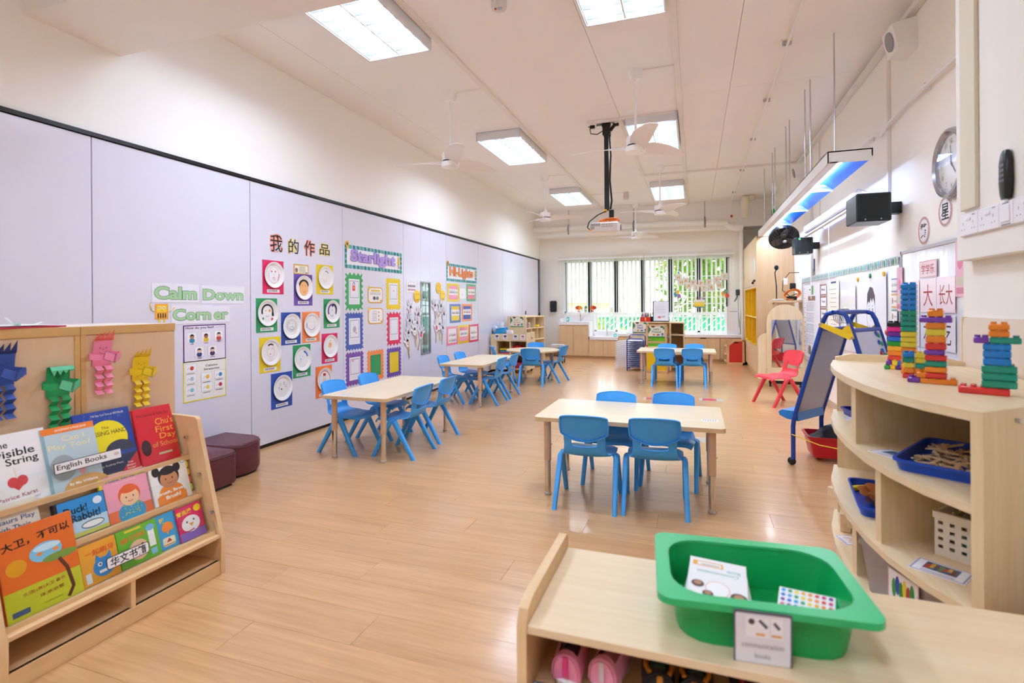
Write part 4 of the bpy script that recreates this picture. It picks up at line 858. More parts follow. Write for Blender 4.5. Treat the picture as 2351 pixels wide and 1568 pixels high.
for k, (u, v, nm, sk, ha, sh) in enumerate(((-.115, .045, 'calm', '#C98A5C', '#1E1A1E', '#2F8AB0'), (.005, .045, 'happy', '#A86A40', '#1E1A1E', '#E2C02C'), (.12, .05, 'angry', '#F0C4A8', '#1E1A1E', '#C03A3A'), (-.055, -.065, 'sad', '#F2CDB0', '#1E1A1E', '#2F3F80'), (.06, -.065, 'scared', '#F0C4B0', '#1E1A1E', '#4A2F60'))): p.frame(u-.04, v-.035, u+.04, v+.04, .001, '#A8A4B4'); p.rect(u-.039, v-.034, u+.039, v+.039, '#F7F6FB'); child(p, u, v+.006, .017, sk, ha, sh); p.text(nm, u, v-.047, .04 if len(nm) > 4 else .03, .012, '#2A2830', .006)
p.line([(.09, .12), (.11, .112), (.13, .125), (.15, .115), (.165, .122)], .0015, '#3A3640'); p.build('printing', None, t, smooth=0)
t, p, w, h = sheet('calming_poster', 'yellow-edged poster of calming strategies below the feelings poster', 'poster', 2.866, 3.243, .533, .841, '#EBD92E'); p.rect(-w/2+.008, -h/2+.008, w/2-.008, h/2-.008, '#F3F1EE'); p.text('Calming', .055, .105, .11, .022, '#18161E', .02); p.text('Strategies', .055, .078, .14, .022, '#18161E', .02)
for k, (u, v, h1) in enumerate(((-.125, .1, '#C8402A'), (-.125, .02, '#BCD0E4'), (-.125, -.065, '#7FC0D8'), (.01, .02, '#E8B02C'), (.01, -.06, '#F0D060'), (.125, .025, '#3E7FC0'), (.125, -.055, '#B0283A'))): p.frame(u-.048, v-.03, u+.048, v+.035, .0012, '#8C8A98'); p.rect(u-.047, v-.029, u+.047, v+.034, '#F8F8FA'); p.ell(u+.008, v, .016, .016, h1, 14); p.line([(u-.03, v-.01), (u-.02, v+.008), (u-.012, v-.008)], .002, '#5A6478'); p.rect(u-.035, v-.042, u+.03, v-.038, '#6A6870')
p.build('printing', None, t, smooth=0)
for ch, y0, y1, z0, z1, h, lb in (('我', 3.714, 3.876, 1.741, 1.913, '#F29A82', 'first Chinese character cut-out with a salmon outline'), ('的', 3.938, 4.088, 1.745, 1.897, '#EFD98A', 'second Chinese character cut-out with a yellow outline'), ('作', 4.149, 4.312, 1.744, 1.908, '#F29A82', 'third Chinese character cut-out with a salmon outline'), ('品', 4.37, 4.54, 1.77, 1.896, '#EFD98A', 'last Chinese character cut-out with a yellow outline')):
    t = thing('character_cutout', lb, 'lettering', (XW, (y0+y1)/2, (z0+z1)/2), rot=(0, 0, L90), group='Chinese heading on the partition'); w, hh = y1-y0, z1-z0
    p = Print(w0=.001); p.text(ch, 0, 0, w, hh, h, .065, res=2); p.build('outline_card', None, t, smooth=0); p = Print(w0=.002); p.text(ch, 0, 0, w-.016, hh-.016, '#1B1B22', .004, res=2); p.build('character', None, t, smooth=0)
PL = [(3.63, 3.881, 1.363, 1.667, '#D8245C', 'pink card with a pale red-eyed face drawn on a paper plate'), (4.013, 4.266, 1.259, 1.562, '#6B4AA4', 'purple card with an orange face on a paper plate'), (4.326, 4.586, 1.373, 1.675, '#E8CB24', 'yellow card with a faint face and blue stroke on a plate'), (3.555, 3.799, 1.022, 1.324, '#2F9A5C', 'green card with a black-haired face on a plate'), (4.433, 4.686, 1.022, 1.325, '#2F9A5C', 'green card with a purple-haired face on a plate'), (3.847, 4.096, .89, 1.195, '#2F509E', 'blue card with a grey curly-haired face on a plate'), (4.12, 4.37, .893, 1.196, '#F08A4C', 'orange card with a purple smile on a plate'), (3.589, 3.836, .663, .977, '#EACB20', 'yellow card with a pink outlined boy on a plate'), (4.4, 4.647, .66, .966, '#D8245C', 'pink card with a small orange face on a plate'), (3.992, 4.233, .565, .878, '#2F9A5C', 'green card with a bold blue stroke on a plate'), (4.305, 4.556, .319, .638, '#F0803C', 'orange card with a red-rimmed plate behind the near table'), (3.72, 3.98, .319, .642, '#2F4FA8', 'lowest blue card with scattered marks on a plate')]
PLW = paint('#F1EFEE', .55, .01)
for k, (y0, y1, z0, z1, h, lb) in enumerate(PL):
    t, p, w, hh = sheet('plate_picture', lb, 'picture', y0, y1, z0, z1, h, 'paper plate portraits', .0012, .6)
    m = MB(); m.lathe([(.085, -.006), (.088, -.009), (.105, -.017), (.117, -.02), (.118, -.0185), (.105, -.0145), (.088, -.004), (.06, -.003)], (0, 0, .022), n=36, ax='y'); m.lathe([(.087, -.0045), (.087, -.0075)], (0, 0, .022), n=36, ax='y'); o = m.build('paper_plate', PLW, t, smooth=60)
    f = Print(w0=.0085, step=.00003); c = .022
    def face(fc, rx, ry, cy=c, fill=None):
        if fill: f.ell(0, cy, rx, ry, fill)
        f.arc(0, cy, rx, ry, .0022, fc)
    if k == 0: face('#E0889A', .06, .075); [f.ell(s*.022-.004, c+.03, .007, .007, '#C8284A', 10) for s in (-1, 1)]; f.arc(0, c-.035, .014, .012, .004, '#E48A9C'); f.line([(.045, c-.05), (.058, c-.02), (.066, c+.01)], .01, '#E6909C'); f.poly([(-.01, c-.005), (.008, c-.005), (0, c+.012)], '#F0D4D6')
    elif k == 1: f.ell(0, c+.03, .066, .05, '#1E1C22'); face('#B87438', .058, .07, c-.008, '#F2B878'); [f.ell(s*.02, c+.02, .006, .004, '#8A5A2C', 8) for s in (-1, 1)]; f.arc(.005, c-.03, .02, .014, .003, '#9A4A30', 200, 340, 10); f.ell(-.01, c+.085, .012, .006, '#E6C832', 8)
    elif k == 2: f.arc(-.01, c, .03, .05, .002, '#EBC4B0', 0, 360); f.line([(0, c+.065), (.025, c+.062), (.045, c+.045)], .009, '#2E62B0'); f.arc(-.01, c-.02, .016, .03, .004, '#EFA98C', 180, 360, 10)
    elif k == 3: f.arc(0, c+.012, .062, .06, .016, '#17161A', -25, 200, 20); f.line([(.06, c), (.064, c-.03)], .024, '#17161A'); face('#D8C8B0', .05, .062); f.ell(-.02, c+.018, .005, .006, '#E0783A', 8); f.ell(.024, c+.02, .010, .013, '#E89A3A', 10); f.arc(0, c-.015, .02, .02, .004, '#5A68B0', 200, 340, 10); f.ell(-.05, c-.05, .01, .012, '#3E9E5A', 8); f.ell(.055, c-.058, .013, .014, '#C8283A', 10)
    elif k == 4: f.arc(0, c+.005, .062, .068, .02, '#6A3FA0', -30, 210, 20); f.arc(.03, c+.02, .035, .055, .02, '#1B181F', -40, 150, 14); f.ell(0, c+.015, .004, .01, '#5A3F98', 8); f.arc(-.005, c-.03, .022, .022, .005, '#7A50A8', 190, 350, 10)
    elif k == 5:
        for q in range(16): a = q/16*2*pi; f.arc(.058*cos(a), c+.01+.05*sin(a), .011, .012, .0018, '#6E7278', 0, 360, 8)
        [f.arc(s*.02-.01, c+.025, .008, .006, .0016, '#6E7278') for s in (-1, 1)]; f.arc(.005, c-.02, .024, .016, .004, '#8A8E96', 0, 360, 12)
    elif k == 6: face('#E6B4A4', .058, .07); f.arc(.0, c-.012, .046, .038, .005, '#8A5CC0', 200, 350, 14); f.line([(-.07, c+.02), (-.066, c-.03)], .012, '#B69AD8'); [f.ell(s*.025+.005, c+.035, .003, .003, '#A03030', 6) for s in (-1, 1)]
    elif k == 7: f.arc(0, c+.03, .044, .042, .012, '#2A2022', 45, 135, 8); face('#E29098', .045, .055, c+.01); f.ell(-.005, c-.018, .008, .006, '#D8586C', 8); f.arc(-.02, c+.03, .006, .005, .0016, '#D8707C'); f.arc(.018, c+.03, .006, .005, .0016, '#D8707C'); f.line([(-.02, c-.06), (.02, c-.06), (.018, c-.078), (-.018, c-.078)], .0025, '#E29098', True)
    elif k == 8: f.ell(0, c+.012, .026, .03, '#F0C08A'); f.ell(-.02, c+.0, .012, .014, '#F0C08A', 10); f.arc(0, c+.02, .012, .006, .002, '#B88050'); f.line([(-.01, c+.055), (.018, c+.058)], .005, '#9A948C')
    elif k == 9: f.arc(-.0, c+.005, .07, .068, .016, '#2270C0', 10, 75, 10); [f.line([(s*.018-.02, c+.02), (s*.018-.012, c+.03)], .003, '#3C86CC') for s in (-1, 1)]; f.arc(-.02, c+.005, .012, .01, .003, '#3C86CC', 190, 350, 8); f.line([(-.03, c-.01), (-.03, c-.03)], .002, '#3C86CC'); f.line([(-.01, c-.01), (-.01, c-.03)], .002, '#3C86CC')
    elif k == 10: f.arc(0, c, .09, .09, .016, '#D42630', -70, 150, 24); f.arc(0, c, .09, .09, .010, '#D42630', 150, 290, 18); f.rect(-.02, c+.035, .018, c+.062, '#C82430'); f.arc(0, c+.02, .02, .026, .002, '#D05860'); f.arc(0, c-.025, .017, .03, .002, '#D88890'); f.ell(0, c-.02, .006, .006, '#C83440', 8)
    else:
        for u, v in ((-.025, .035), (.02, .04), (.045, .012), (-.04, .0)): f.arc(u, c+v, .008, .013, .002, '#66666E')
        f.ell(-.01, c-.012, .007, .008, '#2A2A30', 8)
    f.build('drawing', None, o, smooth=0)
    q = Print(w0=.0016); zc = -hh/2+.028; q.rr(.0, zc, .15, .028, .002, '#F2F1F5'); q.text('我是', -.042, zc, .042, .018, '#1C1A20', .008)
    for j in range(3): q.rect(-.012+.022*j, zc-.007, -.008+.022*j, zc+.008, '#26242A').rect(-.015+.022*j, zc+.001, .002+.022*j, zc+.004, '#26242A').rect(-.004+.022*j, zc-.008, -.001+.022*j, zc+.004, '#3A383E')
    q.build('name_strip', None, t, smooth=0)
t, p, w, h = sheet('caption_card', 'small tan caption card above the purple plate picture', 'card', 4.01, 4.216, 1.56, 1.657, '#D9A864'); p.rr(0, 0, w*.86, h*.74, .01, '#F1E8D2'); p.ell(-.065, -.01, .02, .022, '#9C7080')
for k in range(5): p.rect(-.03, .022-.012*k, .06-.01*(k % 2), .026-.012*k, '#7C7468')
p.ell(.07, -.03, .01, .008, '#5E8AC0'); p.build('printing', None, t, smooth=0)
# banners with a leaf border
def banner(nm, lb, y0, y1, z0, z1, body, c1, c2):
    t, p, w, h = sheet('word_banner', lb, 'banner', y0, y1, z0, z1, '#F3F1F8', 'leaf-edged banners'); b = .042
    p.frame(-w/2, -h/2, w/2, h/2, b, '#8EC0E0')
    n = 17
    for k in range(n):
        for s in (-1, 1): u = -w/2+.03+(w-.06)*k/(n-1); p.ell(u, s*(h/2-b/2), .02, .024, ['#2E8A5C', '#4FA874', '#2B7A70'][k % 3], 8, rot=.4); p.rect(u+.024, s*(h/2-b/2)-.018, u+.03, s*(h/2-b/2)+.018, '#5E96C8')
    for k in range(3):
        for s in (-1, 1): p.ell(s*(w/2-b/2), -.06+.06*k, .018, .024, ['#2E8A5C', '#3F9668', '#2B7A70'][k], 8)
    p.build('leaf_border', None, t, smooth=0); q = Print(w0=.0075); q.text(body, -.03, 0, w*.78, h*.68, c2, .06); q.text(body, -.03, 0, w*.775, h*.655, c1, .035); q.build('lettering', None, t, smooth=0)
    r = Print(w0=.009); r.ell(-w/2+.04, h/2+.005, .034, .034, '#E9A92A'); r.ell(-w/2+.04, h/2+.005, .016, .016, '#5A4A2E', 10); r.rect(-w/2+.026, h/2-.055, -w/2+.054, h/2-.028, '#E9C23A')
    r.ell(w/2-.08, .01, .022, .045, '#EFC02C', 10); r.rect(w/2-.1, .05, w/2-.06, .075, '#EFC02C'); r.rect(w/2-.095, -.075, w/2-.085, -.04, '#3A3A44'); r.rect(w/2-.072, -.075, w/2-.062, -.04, '#3A3A44'); r.build('corner_picture', None, t, smooth=0)
banner('s', 'leaf-edged banner with the purple word Starlight', 4.777, 5.957, 1.667, 1.929, 'Starlight', '#B79AE0', '#6A55A0'); banner('h', 'leaf-edged banner with orange lettering farther along the partition', 7.257, 8.432, 1.627, 1.905, 'HI-Lights', '#E8884A', '#B8603A')
# wavy-edged paper frames
def wavy(w, h, mode, n1=5, n2=7, a=.012):
    pts = []
    def edge(p, q, n):
        for k in range(n*4):
            f = k/(n*4); x, y = p[0]+(q[0]-p[0])*f, p[1]+(q[1]-p[1])*f; dx, dy = q[0]-p[0], q[1]-p[1]; L = sqrt(dx*dx+dy*dy); ph = f*n
            s = abs(sin(pi*ph)) if mode == 'scallop' else (2*abs(ph % 1-.5) if mode == 'zig' else .5+.5*sin(2*pi*ph))
            pts.append((x+dy/L*a*(s-.5)*1.6, y-dx/L*a*(s-.5)*1.6))
    c = [(-w/2, -h/2), (w/2, -h/2), (w/2, h/2), (-w/2, h/2)]
    for i in range(4): edge(c[i], c[(i+1) % 4], n1 if i % 2 == 0 else n2)
    return pts
FR = [(4.787, 5.106, 1.203, 1.617, '#45A862', 'zig', 0, 'green zigzag paper frame with a small red drawing'), (4.782, 5.11, .755, 1.181, '#4A62B0', 'wave', 1, 'blue wavy paper frame with a grey circle drawing'), (4.786, 5.111, .363, .738, '#7E52A8', 'scallop', 2, 'purple scalloped paper frame with a pale drawing'), (5.588, 5.924, 1.2, 1.598, '#EBCB2A', 'scallop', 3, 'yellow scalloped paper frame at the upper right of the group'), (5.598, 5.925, .75, 1.168, '#DC3058', 'zig', 4, 'red zigzag paper frame with a blank sheet'), (5.592, 5.926, .351, .724, '#6E4CA4', 'scallop', 5, 'purple paper frame around a yellow sheet'), (5.18, 5.526, .36, .727, '#F08C50', 'scallop', 6, 'orange scalloped paper frame around a green sheet')]
for y0, y1, z0, z1, h, mode, k, lb in FR:
    t = thing('framed_drawing', lb, 'picture', (XW, (y0+y1)/2, (z0+z1)/2), rot=(0, 0, L90), group='wavy paper frames'); w, hh = y1-y0-.02, z1-z0-.02
    MB().prism(wavy(w, hh, mode, 4 if mode == 'zig' else 6, 6 if mode == 'zig' else 8, .022 if mode == 'zig' else .014), -.0015, 0, 'y').build('frame', paint(h, .6, .02), t)
    p = Print(w0=.0025); iw, ih = w*.33, hh*.36; bg_ = '#EEEDF4' if k < 5 else ('#E6C82C' if k == 5 else '#3A9A5A')
    p.rect(-iw, -ih, iw, ih, bg_)
    if k < 5:
        p.frame(-iw*.82, -ih*.5, iw*.82, ih*.86, .008, '#A6A6B4')
        for j in range(3): p.rect(-iw*.8, -ih*(.66+.1*j), iw*.8, -ih*(.65+.1*j), '#B8B6C4')
        if k == 0: p.rr(-.01, .04, .05, .06, .01, '#E0506A'); p.arc(-.008, .075, .018, .03, .008, '#3A3A44', 0, 180, 10); p.ell(-.01, .045, .014, .012, '#E9B23A', 10)
        elif k == 1: p.ell(0, .02, .03, .036, '#B4B4BC', 12); p.ell(.03, -.02, .008, .01, '#C84A5A', 8)
        elif k == 2: p.ell(-.04, .09, .02, .01, '#E6A0A0', 8)
        elif k == 3: p.ell(0, .04, .02, .008, '#E8A070', 8)
        else: p.line([(-.05, .08), (0, .02), (.06, -.01)], .002, '#C9C8D4')
    p.build('picture', None, t, smooth=0)
for y0, y1, z0, z1, k, lb in ((5.203, 5.515, 1.282, 1.473, 0, 'upper laminated card with an orange rounded border'), (5.206, 5.522, 1.033, 1.224, 1, 'lower laminated card with an orange rounded border')):
    t, p, w, h = sheet('laminated_card', lb, 'card', y0, y1, z0, z1, '#E2A548', 'orange-edged laminated cards', rough=.15, round_=.05); p.rr(0, 0, w-.03, h-.026, .045, '#F4F1EE'); p.ell(-w*.42, h*.44, .022, .022, '#F0C83A', 12)
    if k == 0:
        p.rect(-.09, .045, .09, .062, '#EBC02E'); p.ell(-.025, -.035, .03, .022, '#5A5A60', 12); p.ell(.04, -.035, .03, .022, '#7A7A80', 12)
        for j in range(3): p.rect(-.11, .03-.012*j, .11, .034-.012*j, '#7A7884')
    else:
        for j in range(6): p.rect(-.07, .055-.022*j, .02, .06-.022*j, '#7A7884')
        for j in range(3): p.ell(.06, .045-.045*j, .012, .010, '#C85A64', 10)
    p.ell(w*.36, -h*.34, .02, .012, '#E0A83A', 10); p.build('printing', None, t, smooth=0)
# hand cut-outs on sticks, smile faces
HM = [paint(h, .6, .03, 40.) for h in ('#EFEDF2', '#E4E2EA', '#F2EEF0', '#E9E0EC')]
def hand(y, z, rot, k, lb):
    t = thing('hand_cutout', lb, 'cut-out', (XW+.001+.0012*(k % 5), y, z), rot=(0, rot, L90), group='paper hands around the door window'); t.scale = (1.5, 1.5, 1.45); t.location.x += .006
    b = MB(); b.use(HM[k % 4]).prism([(.04*cos(a*pi/6)*.95, .042*sin(a*pi/6)) for a in range(12)], -.0012, 0, 'y')
    for a, L, w_ in ((-62, .062, .011), (-24, .088, .0105), (-2, .097, .011), (20, .09, .0105), (44, .074, .009)):
        c, s = cos(radians(90-a)), sin(radians(90-a)); q = [(x*L*.5, yy) for x, yy in ((0, -w_), (1.6, -w_), (1.9, -w_*.6), (2, 0), (1.9, w_*.6), (1.6, w_), (0, w_))]
        b.prism([(x*c-yy*s+.012*c, x*s+yy*c+.012*s) for x, yy in q], -.0013, -.0001, 'y')
    b.build('hand', None, t); part('stick', paint('#C9A66E', .6, .05), t, (-.006, .006, .0, .001, -.15, -.03))
    p = Print(w0=.0016); cs = ['#D85A7A', '#5A7AC8', '#B48AD8', '#7AB48A', '#E0B03A', '#3A5AA8'][k % 6]
    for j in range(6): a = rnd.random()*6; p.line([(.03*cos(a+q)*(.4+.2*q), .03*sin(a+q)*(.4+.2*q)) for q in range(3)], .0022, cs)
    for j in range(3): a = radians(70+20*j); p.line([(.05*cos(a), .05*sin(a)), (.085*cos(a), .085*sin(a))], .002, cs)
    if k in (5, 12): p.ell(0, 0, .02, .024, '#D8485A', 10)
    p.build('scribble', None, t, smooth=0, kind='stuff')
HL = ['topmost on the left', 'second from the top on the left', 'under the yellow smile face', 'third down on the left', 'in the middle of the left group', 'with a red palm beside the glass', 'lowest on the left', 'between the left stack and the glass', 'topmost on the right', 'next to the right smile faces', 'second row on the right', 'right edge of the right group', 'low on the right with purple lines', 'lowest on the right', 'in the middle of the right group']
for k, (y, z, r) in enumerate(((6.17, 1.20, -.25), (6.13, 1.02, .15), (6.36, 1.10, .3), (6.1, .86, -.1), (6.26, .90, -.2), (6.44, .84, .35), (6.08, .76, -.25), (6.33, .98, .1), (6.86, 1.22, -.2), (7.03, 1.21, .3), (6.97, 1.05, .1), (7.14, 1.09, .25), (6.9, .92, .05), (7.1, .88, .1), (6.99, .94, -.1))): hand(y, z, r, k, 'white paper hand on a stick, '+HL[k])
for k, (y, z, lb) in enumerate(((6.35, 1.375, 'yellow smile face left of the door window'), (6.99, 1.51, 'yellow crying face right of the door window'), (7.12, 1.395, 'yellow face half hidden by a paper hand'))):
    t = thing('smile_face', lb, 'cut-out', (XW+.004, y, z), rot=(0, 0, L90), group='round yellow faces'); MB().lathe([(.085, 0), (.086, -.002), (.08, -.0035)], n=28, ax='y').build('disc', paint('#F2C62C', .25, .03), t); p = Print(w0=.004)
    for s in (-1, 1): p.arc(s*.03, .02, .015, .01, .005, '#6A3A14', 20, 160, 8)
    if k == 1: p.rect(-.04, -.04, -.028, .015, '#E89A3A'); p.rect(.028, -.04, .04, .015, '#E89A3A')
    p.arc(0, -.01, .045, .04, .006, '#7A3A14', 205, 335, 12); p.build('face', None, t, smooth=0)
t, p, w, h = sheet('speech_card', 'white rounded word card on a stick at the partition', 'card', 6.07, 6.34, 1.42, 1.575, '#F6F3F4', rough=.3, round_=.03, th=.002); p.arc(0, 0, w/2-.006, h/2-.004, .004, '#E0A8A0')
for j in range(7): p.rect(-.095+.028*j, .0, -.077+.028*j, .03, ['#2A2A34', '#4A3A6A', '#2A4A3A'][j % 3]); p.rect(-.095+.028*j, -.045, -.077+.028*j, -.02, ['#B04A8A', '#7A4AA8', '#D08A3A'][j % 3])
p.build('printing', None, t, smooth=0); part('stick', paint('#C9A66E', .6), t, (.03, .044, .0, .001, -.19, -.07))
# laminated name cards
NC = [(7.276, 7.716, 1.31, 1.591, '#E8C83E', '#F0A0B0', 'yellow name card left under the orange banner'), (8.0, 8.404, 1.318, 1.608, '#6AB88A', '#E88AA0', 'green name card right under the orange banner'), (7.362, 7.768, .973, 1.27, '#5E74B8', '#E8CB50', 'blue name card in the middle row'), (7.807, 8.232, .982, 1.27, '#F2906A', '#5A6CB0', 'orange name card in the middle row'), (7.245, 7.648, .626, .921, '#EE8AA4', '#F4F2F4', 'pink name card in the lowest row, left'), (7.663, 8.091, .624, .925, '#E8C62E', '#F09AB0', 'yellow name card in the lowest row, centre'), (8.083, 8.503, .62, .921, '#E04A6A', '#F4F2F4', 'red name card in the lowest row, right')]
for k, (y0, y1, z0, z1, h, h2, lb) in enumerate(NC):
    t, p, w, hh = sheet('name_card', lb, 'card', y0, y1, z0, z1, h, 'laminated name cards', rough=.15); p.rect(-w*.36, -hh*.38, w*.36, hh*.38, h2); p.rect(-w*.37, -hh*.12, w*.37, hh*.2, '#F5F4F6')
    if k in (4, 6): p.rect(-w*.36, -hh*.36, w*.36, -hh*.1, '#F5F4F6')
    cs = ['#2A2A30', '#D8323A', '#2E6AC0', '#3A9E5A', '#E8B02C', '#8A4AB0']
    for r_ in range(2 if k in (4, 6) else 1):
        zz = .04*hh if not r_ else -hh*.24
        for j in range(5): u = -w*.26+w*.13*j; p.rect(u-.014, zz-.03, u-.004, zz+.03, cs[(j+k) % 6]); p.ell(u+.01, zz-.006, .013, .016, cs[(j+2*k+1) % 6], 8)
    p.build('printing', None, t, smooth=0)
t, p, w, h = sheet('laminated_card', 'blank rounded laminated card between the upper name cards', 'card', 7.715, 7.99, 1.349, 1.538, '#DCE6DC', rough=.12, round_=.05); p.rr(0, 0, w-.02, h-.016, .045, '#F6F6F6'); p.ell(-.02, -.02, .012, .02, '#B4BCD4', 8); p.build('printing', None, t, smooth=0)

# ================================================================== RIGHT WALL
t = thing('board_lamp', 'long white pendant lamp with a blue reflector over the whiteboard', 'lamp', (1.0, 4.73, 2.35))
L = 4.75; HW = paint('#F3F1EF', .3, .01)
part('housing', HW, t, (0, .012, 0, L, 0, .095), (.298, .31, 0, L, .03, .095), (0, .31, 0, L, .083, .095), (0, .31, 0, .01, 0, .095), (0, .31, L-.01, L, 0, .095), (.012, .075, 0, L, 0, .012), r=.002)
P = [[(.075+.225*k/8, yy, .012+.066*sin(pi*min(1, .08+k/8*.9))) for k in range(9)] for yy in (.01, L-.01)]
MB().grid(P, .002).build('reflector', paint('#2E86E0', .18, .03, metal=.35), t, smooth=60)
for k in range(4):
    y0 = .03+k*1.187; MB().add([(.1, y0+.02, .05), (.15, y0+.02, .046), (.15, y0+1.14, .046), (.1, y0+1.14, .05)], [(0, 1, 2, 3)]).build('tube', glow('#EAF4FF', BOARD), t); part('cross_plate', HW, t, (.075, .3, y0+1.155, y0+1.165, .0, .07))
    for q in (.12, 1.05): MB().cyl((.085, y0+q, .09), (.085, y0+q, 1.09), .006, n=8).build('suspension_rod', STEEL, t)
t = thing('projection_screen', 'white projection screen case below the pendant lamp on the wall', 'screen', (1.33, 5.45, 2.13))
MB().prism(rrect(0, 0, .085, .09, .02, 4), 0, 2.16, 'y').build('case', HW, t, (.05, 0, .06)); MB().cyl((.02, .03, -.025), (.02, 2.13, -.025), .017, n=12).build('bottom_bar', paint('#E6E4E8', .35), t); part('slot', paint('#4A4A50', .5), t, (.035, .06, .02, 2.14, .012, .016))
for yy in (.1, 2.0): part('wall_bracket', HW, t, (.09, .198, yy, yy+.05, .05, .08), r=.002); MB().tube([(.05, yy+.02, .1), (.09, yy+.02, .16), (.16, yy+.02, .13)], .003, 5).build('hook_wire', GREY, t)
MB().cyl((.02, .9, -.04), (.02, .9, -.75), .004, n=6).build('pull_rod', WPLAS, t)
def bspk(x0, x1, y0, d, z0, z1, lb, led):
    t = thing('black_speaker', lb, 'speaker', (x0, y0, z0), group='black wall speakers'); m = paint('#14262C', .35, .03); w, h = x1-x0, z1-z0
    MB().box(0, w, 0, d, 0, h, r=.008).build('cabinet', m, t); part('back_plate', paint('#0D1719', .4), t, (w*.1, w*.92, -.004, .002, h*.12, h*.95), r=.001); part('wall_mount', paint('#0D1719', .4), t, (w, XR-x0-.002, d*.3, d*.6, h*.3, h*.7))
    for q in (.25, .7): MB().cyl((w*q, -.006, h*.07), (w*q, -.002, h*.07), .006, n=8).build('screw', STEEL, t)
    if led: MB().cyl((w*.25, -.008, h*.9), (w*.25, -.003, h*.9), .012, n=10).build('indicator', paint('#46E85A', .4, emit=1.2), t); part('control_strip', paint('#070C0E', .3), t, (w*.38, w*.46, -.007, -.003, h*.5, h*.88))
bspk(1.2, 1.435, 4.75, .3, 1.88, 2.1, 'large black speaker on the right wall below the pendant lamp', False); bspk(1.235, 1.44, 7.6, .24, 1.885, 2.095, 'smaller black speaker with a green light farther along the wall', True)
t = thing('wall_fan', 'black wall fan tilted down behind the pendant lamp', 'fan', (1.2, 8.25, 2.17), rot=(radians(-38), radians(24), radians(30)))
m = MB()
for k in range(26): a = 2*pi*k/26; m.tube([(.03*cos(a), .03*sin(a), -.075), (.12*cos(a), .12*sin(a), -.07), (.19*cos(a), .19*sin(a), -.03), (.195*cos(a), .195*sin(a), .0)], .002, 4)
for r_, zz in ((.195, 0), (.12, -.07), (.06, -.075)): m.tube([(r_*cos(a*pi/12), r_*sin(a*pi/12), zz) for a in range(24)], .004, 5, closed=True)
m.build('guard', paint('#1A1A1C', .4), t); MB().lathe([(.197, -.012), (.2, .02), (.19, .05), (.1, .07), (.06, .1), (.06, .16), (.02, .17)], n=24).build('rear_shell', paint('#161618', .4), t)
bl = None
for k in range(3):
    P = [[(.03+.14*i/5, (.02+.05*sin(pi*(i/5*.7+.15)))*(j-1), -.02+.02*(j-1)) for j in range(3)] for i in range(6)]; o = MB().grid(P, .002).build('blade', paint('#5A544C', .3, trans=.3), t); o.rotation_euler.z = k*2*pi/3
MB().ball((0, 0, -.08), .026, sz=.5).build('cap', paint('#C9C9CE', .3), t); MB().tube([(.0, .0, .15), (.08, -.04, .2), (.16, -.08, .18)], .02, 8).build('bracket_arm', paint('#161618', .4), t)
# clock
t = thing('wall_clock', 'round silver wall clock partly hidden by the pillar', 'clock', (XR, 3.98, 2.115), rot=(0, 0, R90)); R_ = .215
MB().lathe([(R_, 0), (R_+.004, -.02), (R_-.004, -.04), (R_-.02, -.045), (R_-.03, -.03), (R_-.03, -.014)], n=48, ax='y', closed=True).build('rim', paint('#B4B5BE', .25, metal=.7), t); MB().lathe([(R_-.026, 0), (R_-.026, -.012)], n=48, ax='y').build('dial', paint('#ECECEA', .4, .01), t)
p = Print(w0=.013)
for k in range(12):
    a = radians(90-30*(k+1)); p.text(str(k+1), .14*cos(a), .14*sin(a), None, .03, '#A7A890', .004); p.line([(.168*cos(a), .168*sin(a)), (.178*cos(a), .178*sin(a))], .003, '#6A6A6E')
for a, Lh, w_ in ((97, .12, .006), (310, .085, .008)): p.line([(-.02*cos(radians(a)), -.02*sin(radians(a))), (Lh*cos(radians(a)), Lh*sin(radians(a)))], w_, '#3A3E44')
p.line([(.03*cos(radians(-65)), .03*sin(radians(-65))), (-.1*cos(radians(-65)), -.1*sin(radians(-65)))], .002, '#2A2A2E'); p.ell(0, 0, .01, .01, '#3A3E44'); p.text('SEIKO', .0, .06, .05, None, '#8A8A90'); p.build('numerals_and_hands', None, t, smooth=0); MB().lathe([(R_-.028, -.030), (R_-.028, -.032)], n=48, ax='y').build('glass', glass('#FFFFFF', .03), t)
for ch, yy, zz, lb in (('星', 4.097, 1.832, 'round sign with a red key pattern directly below the clock'), ('繁', 4.432, 1.752, 'round sign with a red key pattern left of the other')):
    t = thing('round_sign', lb, 'sign', (XR, yy, zz), rot=(0, 0, R90), group='round Chinese character signs'); MB().lathe([(.101, 0), (.101, -.002)], n=40, ax='y').build('disc', paint('#EFE6E4', .4, .01), t); p = Print(w0=.0024); p.arc(0, 0, .088, .088, .016, '#C9A09A', n=40)
    for k in range(20): a = 2*pi*k/20; c, s = cos(a), sin(a); p.line([((.094)*c-.008*s*q1, .094*s+.008*c*q1) if q2 else ((.083)*c-.006*s*q1, .083*s+.006*c*q1) for q1, q2 in ((-1, 1), (1, 1), (1, 0), (-.3, 0))], .0022, '#A04038')
    p.ell(0, 0, .076, .076, '#F1ECEE', 32); p.text(ch, 0, 0, None, .105, '#1A1618', .012); p.build('character', None, t, smooth=0)
